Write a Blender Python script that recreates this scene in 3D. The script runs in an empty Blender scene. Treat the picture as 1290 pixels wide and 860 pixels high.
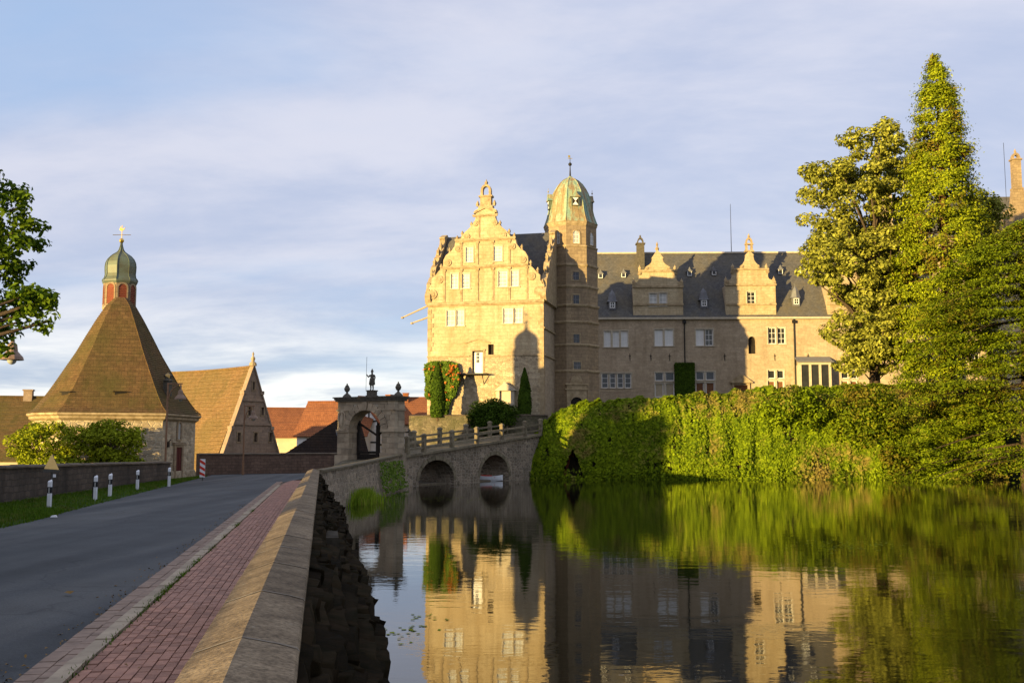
import bpy, bmesh, math, random
import numpy as np
from mathutils import Vector, Matrix, Euler, noise
from mathutils.geometry import tessellate_polygon

random.seed(7)
RNG = np.random.default_rng(11)
SC = bpy.context.scene
COL = SC.collection
R = math.radians

# ---------------------------------------------------------------- camera
FPX, HOR, EYE = 1290.0, 563.0, 1.9          # focal length and horizon row of the 1290 x 860 photograph
PITCH = math.atan((HOR - 430.0) / FPX)
cd = bpy.data.cameras.new('camera')
cam = bpy.data.objects.new('camera', cd)
COL.objects.link(cam)
cam.location = (0, 0, EYE)
cam.rotation_euler = (math.pi / 2 + PITCH, 0, 0)
cd.sensor_fit = 'HORIZONTAL'
cd.sensor_width = 36.0
cd.lens = 36.0 * FPX / 1290.0
cd.clip_start = 0.1
cd.clip_end = 9000
SC.camera = cam

# ---------------------------------------------------------------- light
SUN_AZ, SUN_EL = 45.0, 3.2                   # behind the camera and to its left, low evening sun
TO_SUN = Vector((-math.sin(R(SUN_AZ)) * math.cos(R(SUN_EL)), -math.cos(R(SUN_AZ)) * math.cos(R(SUN_EL)), math.sin(R(SUN_EL))))
sl = bpy.data.lights.new('sun', 'SUN')
sl.energy = 5.0
sl.angle = R(0.5)
sl.color = (1.0, 0.725, 0.28)
so = bpy.data.objects.new('sun', sl)
COL.objects.link(so)
so.rotation_euler = (-TO_SUN).to_track_quat('-Z', 'Y').to_euler()

world = bpy.data.worlds.new('World')
SC.world = world
world.use_nodes = True


def NN(nt, t, **kw):
    n = nt.nodes.new('ShaderNode' + t)
    for k, v in kw.items():
        if k.startswith('i_'):
            key = k[2:]
            key = int(key) if key.isdigit() else key.replace('_', ' ')
            if hasattr(v, 'is_linked'):
                nt.links.new(v, n.inputs[key])
            else:
                n.inputs[key].default_value = v
        else:
            setattr(n, k, v)
    return n


def ramp(nt, fac, stops, interp='LINEAR'):
    n = nt.nodes.new('ShaderNodeValToRGB')
    n.color_ramp.interpolation = interp
    els = n.color_ramp.elements
    while len(els) < len(stops):
        els.new(0.5)
    for e, (p, c) in zip(els, stops):
        e.position = p
        e.color = (c[0], c[1], c[2], 1) if not isinstance(c, (int, float)) else (c, c, c, 1)
    nt.links.new(fac, n.inputs[0])
    return n.outputs[0]


def mixc(nt, fac, a, b, mode='MIX'):
    n = nt.nodes.new('ShaderNodeMix')
    n.data_type = 'RGBA'
    n.blend_type = mode
    for key, v in ((0, fac), (6, a), (7, b)):
        if hasattr(v, 'is_linked'):
            nt.links.new(v, n.inputs[key])
        elif key == 0:
            n.inputs[0].default_value = v
        else:
            n.inputs[key].default_value = (v[0], v[1], v[2], 1)
    return n.outputs[2]


def math_(nt, op, a, b=None, c=None, clamp=False):
    n = nt.nodes.new('ShaderNodeMath')
    n.operation = op
    n.use_clamp = clamp
    for i, v in enumerate((a, b, c)):
        if v is None:
            continue
        if hasattr(v, 'is_linked'):
            nt.links.new(v, n.inputs[i])
        else:
            n.inputs[i].default_value = v
    return n.outputs[0]


def build_world():
    nt = world.node_tree
    nt.nodes.clear()
    out = nt.nodes.new('ShaderNodeOutputWorld')
    bg = NN(nt, 'Background', i_Strength=0.078)
    nt.links.new(bg.outputs[0], out.inputs[0])
    sky = NN(nt, 'TexSky', sky_type='NISHITA', sun_disc=False)
    sky.sun_elevation = R(SUN_EL)
    sky.sun_rotation = math.atan2(TO_SUN.x, TO_SUN.y)
    sky.air_density = 1.0
    sky.dust_density = 0.6
    sky.ozone_density = 2.5
    tc = NN(nt, 'TexCoord')
    sep = NN(nt, 'SeparateXYZ', i_0=tc.outputs['Generated'])
    zc = math_(nt, 'ADD', math_(nt, 'MAXIMUM', sep.outputs[2], 0.0), 0.19)
    px = math_(nt, 'DIVIDE', sep.outputs[0], zc)
    py = math_(nt, 'DIVIDE', sep.outputs[1], zc)
    pv = NN(nt, 'CombineXYZ', i_0=px, i_1=py, i_2=0.0)
    # long thin sheets of stratus; rotated a little so that they do not run straight across
    mp = NN(nt, 'Mapping', i_Vector=pv.outputs[0], i_Scale=(0.55, 1.0, 1.0), i_Rotation=(0, 0, 0.35), i_Location=(2.3, 0.7, 0))
    big = NN(nt, 'TexNoise', i_Vector=mp.outputs[0], i_Scale=0.80, i_Detail=7.0, i_Roughness=0.5, i_Distortion=0.25)
    mp2 = NN(nt, 'Mapping', i_Vector=pv.outputs[0], i_Scale=(0.8, 1.3, 1.0), i_Rotation=(0, 0, -0.15), i_Location=(7.1, 3.2, 0))
    fine = NN(nt, 'TexNoise', i_Vector=mp2.outputs[0], i_Scale=1.3, i_Detail=8.0, i_Roughness=0.6, i_Distortion=0.2)
    cover = ramp(nt, big.outputs[0], [(0.24, 0.0), (0.50, 1.0)], 'EASE')
    lite = ramp(nt, fine.outputs[0], [(0.36, 0.0), (0.68, 1.0)], 'EASE')
    low = ramp(nt, sep.outputs[2], [(0.02, 1.0), (0.17, 0.0)], 'EASE')
    gap = mixc(nt, low, (2.9, 4.1, 6.2), (4.9, 6.1, 7.4))          # clear air between the sheets
    gap = mixc(nt, 0.35, gap, sky.outputs[0])
    cloud = mixc(nt, lite, (3.5, 3.85, 5.1), (5.0, 5.0, 5.75))
    bank = mixc(nt, lite, (3.3, 4.0, 5.2), (8.6, 8.5, 8.0))
    cloud = mixc(nt, low, cloud, bank)
    cloud = mixc(nt, 0.25, cloud, sky.outputs[0])                  # the sheets take on the colour of the light that reaches them
    col = mixc(nt, cover, gap, cloud)
    # nothing of the sky below the horizon but a dull ground tone
    below = ramp(nt, sep.outputs[2], [(0.0, 0.0), (0.004, 1.0)])
    n = NN(nt, 'MapRange', i_0=sep.outputs[2], i_1=-0.02, i_2=0.0)
    col = mixc(nt, n.outputs[0], (0.9, 0.95, 0.9), col)
    nt.links.new(col, bg.inputs[0])


build_world()
SC.view_settings.view_transform = 'Standard'
SC.view_settings.look = 'None'
SC.view_settings.exposure = 1.25
SC.view_settings.gamma = 1.0
SC.view_settings.use_curve_mapping = False
SC.cycles.max_bounces = 6
SC.cycles.transparent_max_bounces = 8
SC.cycles.caustics_reflective = False
SC.cycles.caustics_refractive = False

# ---------------------------------------------------------------- where a photo pixel lies in the world
CP, SP = math.cos(PITCH), math.sin(PITCH)


def ray(px, py):
    a, b = (px - 645.0) / FPX, (430.0 - py) / FPX
    return Vector((a, CP - b * SP, SP + b * CP))


def P(px, py, D):
    d = ray(px, py)
    return Vector((0, 0, EYE)) + d * (D / d.y)


def G(px, py, z):
    d = ray(px, py)
    return Vector((0, 0, EYE)) + d * ((z - EYE) / d.z)


class Frame:
    """a building's own axes: u along its front, w into it, z up"""
    def __init__(s, x, y, deg):
        s.o = Vector((x, y, 0))
        s.a = R(deg)
        s.u = Vector((math.cos(s.a), math.sin(s.a), 0))
        s.n = Vector((-math.sin(s.a), math.cos(s.a), 0))

    def uz(s, px, py, w=0.0):
        e, d = Vector((0, 0, EYE)), ray(px, py)
        t = (w - (e - s.o).dot(s.n)) / d.dot(s.n)
        p = e + d * t
        return (p - s.o).dot(s.u), p.z

    def at(s, u, w, z=0.0):
        return s.o + s.u * u + s.n * w + Vector((0, 0, z))


# ---------------------------------------------------------------- objects
def tag(o, label=None, cat=None, group=None, kind=None):
    if label: o['label'] = label
    if cat: o['category'] = cat
    if group: o['group'] = group
    if kind: o['kind'] = kind
    return o


def thing(name, loc, rot, label, cat, group=None):
    o = bpy.data.objects.new(name, None)
    COL.objects.link(o)
    o.location = loc
    o.rotation_euler = (0, 0, rot)
    o.empty_display_size = 0.3
    return tag(o, label, cat, group)


def link(name, me, parent=None, loc=None):
    o = bpy.data.objects.new(name, me)
    COL.objects.link(o)
    if parent: o.parent = parent
    if loc is not None: o.location = loc
    return o


def copy_tree(o, parent=None):
    c = o.copy()
    COL.objects.link(c)
    if parent is not None: c.parent = parent
    for ch in list(o.children):
        copy_tree(ch, c)
    return c


class MB:
    def __init__(s):
        s.v, s.f = [], []

    def add(s, vs, fs):
        b = len(s.v)
        s.v += [tuple(v) for v in vs]
        s.f += [tuple(i + b for i in f) for f in fs]
        return s

    def box(s, x0, x1, y0, y1, z0, z1):
        return s.add([(x0, y0, z0), (x1, y0, z0), (x1, y1, z0), (x0, y1, z0), (x0, y0, z1), (x1, y0, z1), (x1, y1, z1), (x0, y1, z1)],
                     [(0, 3, 2, 1), (4, 5, 6, 7), (0, 1, 5, 4), (1, 2, 6, 5), (2, 3, 7, 6), (3, 0, 4, 7)])

    def hexa(s, c):
        return s.add(c, [(0, 3, 2, 1), (4, 5, 6, 7), (0, 1, 5, 4), (1, 2, 6, 5), (2, 3, 7, 6), (3, 0, 4, 7)])

    def prism(s, poly, w0, w1):
        """polygon in (u, z) run along w"""
        n = len(poly)
        return s.add([(u, w0, z) for u, z in poly] + [(u, w1, z) for u, z in poly],
                     [tuple(range(n)), tuple(range(2 * n - 1, n - 1, -1))] + [(i, i + n, (i + 1) % n + n, (i + 1) % n) for i in range(n)])

    def uprism(s, poly, u0, u1):
        """polygon in (w, z) run along u"""
        n = len(poly)
        return s.add([(u0, w, z) for w, z in poly] + [(u1, w, z) for w, z in poly],
                     [tuple(range(n)), tuple(range(2 * n - 1, n - 1, -1))] + [(i, i + n, (i + 1) % n + n, (i + 1) % n) for i in range(n)])

    def hprism(s, poly, z0, z1):
        n = len(poly)
        zt = z1 if isinstance(z1, (list, tuple)) else [z1] * n
        return s.add([(p[0], p[1], z0) for p in poly] + [(p[0], p[1], z) for p, z in zip(poly, zt)],
                     [tuple(range(n - 1, -1, -1)), tuple(range(n, 2 * n))] + [(i, (i + 1) % n, (i + 1) % n + n, i + n) for i in range(n)])

    def holed(s, outer, holes, w0, w1):
        """wall in (u, z) with openings, front at w0, back at w1"""
        loops = [list(outer)] + [list(h) for h in holes]
        zs = sorted({round(z, 5) for l in loops for _, z in l})
        vs, fs = [], []
        for za, zb in zip(zs, zs[1:]):
            zm = (za + zb) / 2
            cr = []
            for l in loops:
                for (u0, z0), (u1, z1) in zip(l, l[1:] + l[:1]):
                    if (z0 - zm) * (z1 - zm) < 0:
                        g = lambda z: u0 + (u1 - u0) * (z - z0) / (z1 - z0)
                        cr.append((g(zm), g(za), g(zb)))
            cr.sort()
            for a, c in zip(cr[::2], cr[1::2]):
                for w in (w0, w1):
                    n = len(vs)
                    vs += [(a[1], w, za), (c[1], w, za), (c[2], w, zb), (a[2], w, zb)]
                    fs.append((n, n + 1, n + 2, n + 3) if w == w0 else (n + 3, n + 2, n + 1, n))
        for l in loops:
            m, n = len(l), len(vs)
            vs += [(u, w0, z) for u, z in l] + [(u, w1, z) for u, z in l]
            fs += [(n + i, n + m + i, n + m + (i + 1) % m, n + (i + 1) % m) for i in range(m)]
        return s.add(vs, fs)

    def lathe(s, prof, n=8, c=(0, 0), rot=0.0, cap=True, angs=None):
        vs, fs = [], []
        if angs: n = len(angs)
        for r, z in prof:
            for i in range(n):
                a = rot + (angs[i] if angs else 2 * math.pi * i / n)
                vs.append((c[0] + r * math.cos(a), c[1] + r * math.sin(a), z))
        for k in range(len(prof) - 1):
            for i in range(n):
                j = (i + 1) % n
                fs.append((k * n + i, k * n + j, (k + 1) * n + j, (k + 1) * n + i))
        if cap:
            fs.append(tuple(range(n - 1, -1, -1)))
            fs.append(tuple((len(prof) - 1) * n + i for i in range(n)))
        return s.add(vs, fs)

    def path(s, pts, rad, n=6):
        pts = [Vector(p) for p in pts]
        rad = rad if isinstance(rad, (list, tuple)) else [rad] * len(pts)
        vs, fs = [], []
        up = None
        for k, p in enumerate(pts):
            d = (pts[min(k + 1, len(pts) - 1)] - pts[max(k - 1, 0)]).normalized()
            if up is None:
                up = Vector((0, 0, 1)) if abs(d.z) < 0.9 else Vector((1, 0, 0))
            x = d.cross(up)
            if x.length < 1e-4:
                x = d.cross(Vector((1, 0.3, 0)))
            x.normalize()
            y = x.cross(d)
            for i in range(n):
                a = 2 * math.pi * i / n
                vs.append(p + (x * math.cos(a) + y * math.sin(a)) * rad[k])
        for k in range(len(pts) - 1):
            for i in range(n):
                j = (i + 1) % n
                fs.append((k * n + i, k * n + j, (k + 1) * n + j, (k + 1) * n + i))
        fs.append(tuple(range(n - 1, -1, -1)))
        fs.append(tuple((len(pts) - 1) * n + i for i in range(n)))
        return s.add(vs, fs)

    def ball(s, c, r, n=8, m=5, sz=1.0):
        prof = [(max(r * math.sin(math.pi * k / m), 0.001), c[2] - r * sz * math.cos(math.pi * k / m)) for k in range(m + 1)]
        return s.lathe(prof, n, (c[0], c[1]))

    def disc(s, u, z, r, w0, w1, n=12):
        return s.prism([(u + r * math.cos(2 * math.pi * i / n), z + r * math.sin(2 * math.pi * i / n)) for i in range(n)], w0, w1)

    def mesh(s, name, mat, smooth=False, fix=True):
        me = bpy.data.meshes.new(name)
        me.from_pydata(s.v, [], s.f)
        if fix:
            b = bmesh.new()
            b.from_mesh(me)
            bmesh.ops.recalc_face_normals(b, faces=b.faces)
            b.to_mesh(me)
            b.free()
        if mat: me.materials.append(mat)
        if smooth:
            me.polygons.foreach_set('use_smooth', [True] * len(me.polygons))
        me.update()
        return me

    def build(s, name, mat, parent=None, smooth=False, loc=None, fix=True):
        return link(name, s.mesh(name, mat, smooth, fix), parent, loc)


def rect(u0, z0, u1, z1):
    return [(u0, z0), (u1, z0), (u1, z1), (u0, z1)]


def arch(u0, z0, u1, z1, n=9, rise=None):
    """rectangle with a round head inside u0..u1, z0..z1"""
    r = (u1 - u0) / 2
    rise = r if rise is None else rise
    c = (u0 + u1) / 2
    return [(u0, z0), (u1, z0)] + [(c + r * math.cos(math.pi * k / n), z1 - rise + rise * math.sin(math.pi * k / n)) for k in range(n + 1)]


# ---------------------------------------------------------------- materials
def new_mat(name):
    m = bpy.data.materials.new(name)
    m.use_nodes = True
    nt = m.node_tree
    return m, nt, nt.nodes['Principled BSDF']


def surf_uv(nt):
    """metres along and up whichever face is shaded"""
    g = NN(nt, 'NewGeometry')
    t = NN(nt, 'VectorMath', operation='CROSS_PRODUCT', i_0=(0, 0, 1))
    nt.links.new(g.outputs['True Normal'], t.inputs[1])
    tn = NN(nt, 'VectorMath', operation='NORMALIZE', i_0=t.outputs[0])
    b = NN(nt, 'VectorMath', operation='CROSS_PRODUCT', i_0=g.outputs['True Normal'], i_1=tn.outputs[0])
    u = NN(nt, 'VectorMath', operation='DOT_PRODUCT', i_0=g.outputs['Position'], i_1=tn.outputs[0])
    v = NN(nt, 'VectorMath', operation='DOT_PRODUCT', i_0=g.outputs['Position'], i_1=b.outputs[0])
    return NN(nt, 'CombineXYZ', i_0=u.outputs['Value'], i_1=v.outputs['Value']).outputs[0], g.outputs['Position']


def masonry(name, c1, c2, mortar, bw=0.8, bh=0.35, joint=0.02, stain=(0.10, 0.085, 0.06), stain_amt=0.5, rough=0.9, bump=0.3, wob=0.0, offset=0.5, scale=1.0):
    m, nt, b = new_mat(name)
    uv, pos = surf_uv(nt)
    if wob:
        wn = NN(nt, 'TexNoise', i_Vector=pos, i_Scale=1.0 / bw, i_Detail=2.0)
        off = NN(nt, 'VectorMath', operation='MULTIPLY_ADD', i_0=wn.outputs['Color'], i_1=(wob, wob, 0), i_2=uv)
        uv = off.outputs[0]
    br = NN(nt, 'TexBrick', offset=offset, i_Vector=uv, i_Color1=(*c1, 1), i_Color2=(*c2, 1), i_Mortar=(*mortar, 1), i_Scale=1.0, i_Mortar_Size=joint, i_Mortar_Smooth=0.3, i_Bias=0.0, i_Brick_Width=bw, i_Row_Height=bh)
    n1 = NN(nt, 'TexNoise', i_Vector=pos, i_Scale=0.35 * scale, i_Detail=7.0, i_Roughness=0.65)
    n2 = NN(nt, 'TexNoise', i_Vector=pos, i_Scale=4.0 * scale, i_Detail=5.0, i_Roughness=0.7)
    f1 = ramp(nt, n1.outputs[0], [(0.40, 0.0), (0.72, stain_amt)])
    col = mixc(nt, f1, br.outputs[0], stain)
    mpz = NN(nt, 'Mapping', i_Vector=pos, i_Scale=(1.0, 1.0, 0.12))
    n3 = NN(nt, 'TexNoise', i_Vector=mpz.outputs[0], i_Scale=1.1 * scale, i_Detail=5.0, i_Roughness=0.6)
    col = mixc(nt, ramp(nt, n3.outputs[0], [(0.50, 0.0), (0.70, stain_amt * 0.8)]), col, tuple(x * 0.8 for x in stain))
    v = ramp(nt, n2.outputs[0], [(0.25, 0.72), (0.75, 1.22)])
    col = mixc(nt, 1.0, col, v, 'MULTIPLY')
    nt.links.new(col, b.inputs['Base Color'])
    b.inputs['Roughness'].default_value = rough
    b.inputs['Specular IOR Level'].default_value = 0.2
    h = math_(nt, 'ADD', math_(nt, 'MULTIPLY', br.outputs['Fac'], -0.6), math_(nt, 'MULTIPLY', n2.outputs[0], 0.5))
    bp = NN(nt, 'Bump', i_Height=h, i_Strength=bump, i_Distance=0.05)
    nt.links.new(bp.outputs[0], b.inputs['Normal'])
    return m


def plain(name, col, rough=0.8, var=0.25, scale=3.0, metal=0.0, bump=0.15, alt=None, per_object=0.0, spec=0.3, dist=0.02):
    m, nt, b = new_mat(name)
    g = NN(nt, 'NewGeometry')
    n = NN(nt, 'TexNoise', i_Vector=g.outputs['Position'], i_Scale=scale, i_Detail=6.0, i_Roughness=0.65)
    alt = alt or tuple(c * (1 - var) for c in col)
    c = mixc(nt, ramp(nt, n.outputs[0], [(0.35, 0.0), (0.68, 1.0)]), col, alt)
    if per_object:
        oi = NN(nt, 'ObjectInfo')
        v = NN(nt, 'MapRange', i_0=oi.outputs['Random'], i_3=1 - per_object, i_4=1 + per_object)
        c = mixc(nt, 1.0, c, v.outputs[0], 'MULTIPLY')
    nt.links.new(c, b.inputs['Base Color'])
    b.inputs['Roughness'].default_value = rough
    b.inputs['Metallic'].default_value = metal
    b.inputs['Specular IOR Level'].default_value = spec
    if bump:
        bp = NN(nt, 'Bump', i_Height=n.outputs[0], i_Strength=bump, i_Distance=dist)
        nt.links.new(bp.outputs[0], b.inputs['Normal'])
    return m


def foliage(name, dark, light, patch=None, patch_amt=0.0, trans=0.25, pscale=0.5):
    m, nt, b = new_mat(name)
    g = NN(nt, 'NewGeometry')
    n = NN(nt, 'TexNoise', i_Vector=g.outputs['Position'], i_Scale=pscale, i_Detail=3.0)
    k = math_(nt, 'ADD', math_(nt, 'MULTIPLY', g.outputs['Random Per Island'], 0.55), math_(nt, 'MULTIPLY', n.outputs[0], 0.5))
    c = mixc(nt, ramp(nt, k, [(0.2, 0.0), (0.8, 1.0)]), dark, light)
    if patch:
        n2 = NN(nt, 'TexNoise', i_Vector=g.outputs['Position'], i_Scale=pscale * 0.7, i_Detail=4.0, i_Roughness=0.7)
        k2 = math_(nt, 'ADD', n2.outputs[0], math_(nt, 'MULTIPLY', g.outputs['Random Per Island'], 0.15))
        c = mixc(nt, ramp(nt, k2, [(0.62, 0.0), (0.72, patch_amt)]), c, patch)
    nt.links.new(c, b.inputs['Base Color'])
    b.inputs['Roughness'].default_value = 0.75
    b.inputs['Specular IOR Level'].default_value = 0.08
    tr = NN(nt, 'BsdfTranslucent')
    nt.links.new(c, tr.inputs[0])
    mx = NN(nt, 'MixShader', i_0=trans)
    nt.links.new(b.outputs[0], mx.inputs[1])
    nt.links.new(tr.outputs[0], mx.inputs[2])
    nt.links.new(mx.outputs[0], nt.nodes['Material Output'].inputs[0])
    return m


def rubble(name, c1, c2, mortar, size=0.35, rough=0.95, bump=0.7, stain=(0.07, 0.06, 0.04), stain_amt=0.45, flat=1.7, joint=0.05):
    m, nt, b = new_mat(name)
    uv, pos = surf_uv(nt)
    wn = NN(nt, 'TexNoise', i_Vector=pos, i_Scale=1.3 / size, i_Detail=2.0)
    p = NN(nt, 'VectorMath', operation='MULTIPLY_ADD', i_0=wn.outputs['Color'], i_1=(size * 0.4, size * 0.4, 0), i_2=uv)
    mp = NN(nt, 'Mapping', i_Vector=p.outputs[0], i_Scale=(1.0 / size, flat / size, 1.0))
    vo = NN(nt, 'TexVoronoi', voronoi_dimensions='2D', i_Vector=mp.outputs[0], i_Scale=1.0, i_Randomness=0.75)
    ve = NN(nt, 'TexVoronoi', voronoi_dimensions='2D', feature='DISTANCE_TO_EDGE', i_Vector=mp.outputs[0], i_Scale=1.0, i_Randomness=0.75)
    sep = NN(nt, 'SeparateColor', i_0=vo.outputs['Color'])
    col = mixc(nt, sep.outputs[0], c1, c2)
    col = mixc(nt, 1.0, col, NN(nt, 'MapRange', i_0=sep.outputs[1], i_3=0.72, i_4=1.25).outputs[0], 'MULTIPLY')
    e = ramp(nt, ve.outputs['Distance'], [(joint * 0.5, 0.0), (joint * 2.2, 1.0)])
    col = mixc(nt, e, mortar, col)
    n1 = NN(nt, 'TexNoise', i_Vector=pos, i_Scale=0.5, i_Detail=6.0, i_Roughness=0.65)
    n2 = NN(nt, 'TexNoise', i_Vector=pos, i_Scale=7.0, i_Detail=5.0, i_Roughness=0.7)
    col = mixc(nt, ramp(nt, n1.outputs[0], [(0.42, 0.0), (0.72, stain_amt)]), col, stain)
    col = mixc(nt, 1.0, col, ramp(nt, n2.outputs[0], [(0.28, 0.7), (0.72, 1.25)]), 'MULTIPLY')
    nt.links.new(col, b.inputs['Base Color'])
    b.inputs['Roughness'].default_value = rough
    b.inputs['Specular IOR Level'].default_value = 0.2
    h = math_(nt, 'ADD', e, math_(nt, 'MULTIPLY', n2.outputs[0], 0.6))
    bp = NN(nt, 'Bump', i_Height=h, i_Strength=bump, i_Distance=0.05)
    nt.links.new(bp.outputs[0], b.inputs['Normal'])
    return m


M = {}
M['ashlar'] = masonry('pale_ashlar', (0.53, 0.43, 0.275), (0.45, 0.36, 0.23), (0.36, 0.285, 0.18), 0.75, 0.33, 0.018, (0.30, 0.20, 0.09), 0.62, bump=0.25, wob=0.03)
M['rubble'] = rubble('pale_rubble', (0.50, 0.40, 0.26), (0.36, 0.28, 0.175), (0.46, 0.38, 0.26), 0.36, stain=(0.24, 0.17, 0.09))
M['brown_stone'] = masonry('brown_ashlar', (0.48, 0.375, 0.26), (0.38, 0.295, 0.20), (0.37, 0.30, 0.21), 0.8, 0.32, 0.018, (0.28, 0.205, 0.125), 0.5, bump=0.25, wob=0.04)
M['tower_stone'] = masonry('tower_ashlar', (0.37, 0.275, 0.165), (0.28, 0.205, 0.125), (0.21, 0.155, 0.10), 0.7, 0.36, 0.02, (0.19, 0.14, 0.095), 0.5, bump=0.3, wob=0.03)
M['trim'] = plain('carved_stone', (0.44, 0.34, 0.21), 0.9, 0.45, 2.5, bump=0.5, alt=(0.22, 0.16, 0.085))
M['pale_trim'] = plain('pale_dressed_stone', (0.52, 0.45, 0.34), 0.9, 0.25, 2.5, bump=0.3)
M['slate'] = masonry('dark_slate', (0.110, 0.106, 0.100), (0.078, 0.076, 0.074), (0.055, 0.053, 0.05), 0.35, 0.28, 0.012, (0.17, 0.135, 0.075), 0.45, rough=0.7, bump=0.3)
M['slab_roof'] = masonry('sandstone_slab_roof', (0.165, 0.098, 0.042), (0.11, 0.064, 0.028), (0.07, 0.042, 0.02), 0.34, 0.145, 0.014, (0.085, 0.075, 0.022), 0.85, bump=0.5, wob=0.05)
M['barn_roof'] = masonry('barn_slab_roof', (0.25, 0.150, 0.068), (0.185, 0.108, 0.048), (0.12, 0.075, 0.036), 0.34, 0.19, 0.016, (0.12, 0.095, 0.034), 0.75, bump=0.6, wob=0.05)
M['red_tile'] = masonry('red_roof_tile', (0.33, 0.13, 0.055), (0.25, 0.095, 0.042), (0.15, 0.06, 0.032), 0.26, 0.3, 0.02, (0.16, 0.06, 0.035), 0.4, bump=0.5)
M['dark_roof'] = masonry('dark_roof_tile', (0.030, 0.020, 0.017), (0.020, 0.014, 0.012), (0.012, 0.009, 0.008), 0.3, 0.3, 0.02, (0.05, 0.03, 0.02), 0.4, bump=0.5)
M['gate_stone'] = plain('gate_block', (0.38, 0.305, 0.21), 0.92, 0.4, 1.7, bump=0.5, per_object=0.24, alt=(0.24, 0.185, 0.125))
M['gate_core'] = plain('gate_joint', (0.46, 0.41, 0.32), 0.95, 0.3, 2)
M['bridge_stone'] = rubble('bridge_rubble', (0.34, 0.265, 0.185), (0.20, 0.155, 0.11), (0.40, 0.34, 0.26), 0.42)
M['terrace_stone'] = rubble('terrace_rubble', (0.19, 0.155, 0.105), (0.11, 0.09, 0.06), (0.17, 0.145, 0.10), 0.40, stain=(0.05, 0.06, 0.018), stain_amt=0.7)  # stone colour darkened to stand in for shade on the terrace wall
M['garden_wall'] = masonry('grimy_garden_wall', (0.13, 0.098, 0.075), (0.085, 0.064, 0.05), (0.075, 0.06, 0.048), 0.45, 0.22, 0.025, (0.03, 0.026, 0.022), 0.7, bump=0.5, wob=0.18)
M['far_wall'] = masonry('far_road_wall', (0.21, 0.13, 0.09), (0.15, 0.095, 0.065), (0.12, 0.08, 0.06), 0.5, 0.22, 0.025, (0.09, 0.06, 0.045), 0.5, bump=0.4, wob=0.16)
M['coping'] = plain('wall_coping', (0.14, 0.105, 0.07), 0.95, 0.5, 2.0, bump=0.4, per_object=0.15)
M['chapel_wall'] = rubble('chapel_rubble', (0.54, 0.44, 0.30), (0.36, 0.28, 0.18), (0.52, 0.44, 0.31), 0.40, stain=(0.20, 0.15, 0.09))
M['barn_wall'] = masonry('barn_rubble', (0.36, 0.265, 0.19), (0.27, 0.195, 0.14), (0.30, 0.225, 0.165), 0.5, 0.25, 0.025, (0.19, 0.135, 0.095), 0.5, bump=0.4, wob=0.16)
M['cream'] = plain('cream_render', (0.62, 0.52, 0.36), 0.9, 0.12, 1.5)
M['white'] = plain('white_paint', (0.80, 0.79, 0.76), 0.55, 0.08, 4, bump=0.05)
M['shutter'] = plain('white_shutter', (0.74, 0.74, 0.72), 0.6, 0.10, 5, bump=0.1)
M['wood'] = plain('brown_board', (0.20, 0.085, 0.035), 0.7, 0.4, 5)
M['board'] = plain('pale_board', (0.46, 0.38, 0.26), 0.75, 0.25, 4)
M['dark_wood'] = plain('dark_timber', (0.022, 0.017, 0.013), 0.85, 0.4, 6)
M['red_door'] = plain('dark_red_paint', (0.085, 0.012, 0.012), 0.6, 0.3, 5)
M['louvre'] = plain('red_brown_louvre', (0.22, 0.055, 0.025), 0.75, 0.3, 5)
M['copper'] = None
M['dull_copper'] = plain('dull_copper', (0.12, 0.155, 0.115), 0.5, 0.3, 1.6, bump=0.1, alt=(0.095, 0.095, 0.06))
M['gold'] = plain('gilding', (0.85, 0.55, 0.12), 0.3, 0.1, 5, metal=1.0, bump=0)
M['iron'] = plain('dark_iron', (0.03, 0.028, 0.026), 0.6, 0.3, 8, metal=0.6, bump=0.05)
M['rust_iron'] = plain('brown_iron', (0.26, 0.14, 0.075), 0.6, 0.3, 8, bump=0.05)
M['lamp_shade'] = plain('lamp_enamel', (0.24, 0.155, 0.105), 0.5, 0.2, 8, bump=0)
M['lead'] = plain('grey_lead', (0.17, 0.17, 0.18), 0.6, 0.25, 3)
M['spout'] = plain('pale_spout', (0.46, 0.36, 0.22), 0.8, 0.3, 4)
M['statue'] = plain('weathered_statue', (0.12, 0.105, 0.08), 0.9, 0.5, 5, bump=0.4)
M['black'] = plain('black_plastic', (0.012, 0.012, 0.014), 0.5, 0.1, 5, bump=0)
M['post_white'] = plain('white_plastic', (0.72, 0.73, 0.74), 0.45, 0.12, 6, bump=0)
M['red_band'] = plain('red_band', (0.55, 0.035, 0.02), 0.5, 0.1, 5, bump=0)
M['grey_metal'] = plain('galvanised', (0.085, 0.08, 0.07), 0.7, 0.2, 6, bump=0, spec=0.1)
M['bark'] = plain('bark', (0.10, 0.07, 0.045), 0.95, 0.5, 3, bump=0.8, dist=0.05)
M['red_bark'] = plain('red_bark', (0.15, 0.075, 0.04), 0.95, 0.5, 3, bump=0.8, dist=0.05)
M['earth'] = plain('earth', (0.07, 0.055, 0.035), 0.95, 0.4, 1.5, bump=0.5, dist=0.05)


def glass_mat(name, col, rough=0.08):
    m, nt, b = new_mat(name)
    g = NN(nt, 'NewGeometry')
    n = NN(nt, 'TexNoise', i_Vector=g.outputs['Position'], i_Scale=1.2, i_Detail=2.0)
    c = mixc(nt, n.outputs[0], tuple(x * 0.5 for x in col), tuple(x * 1.5 for x in col))
    nt.links.new(c, b.inputs['Base Color'])
    b.inputs['Roughness'].default_value = rough
    b.inputs['Specular IOR Level'].default_value = 0.5
    bp = NN(nt, 'Bump', i_Height=n.outputs[0], i_Strength=0.05, i_Distance=0.02)
    nt.links.new(bp.outputs[0], b.inputs['Normal'])
    return m


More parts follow.
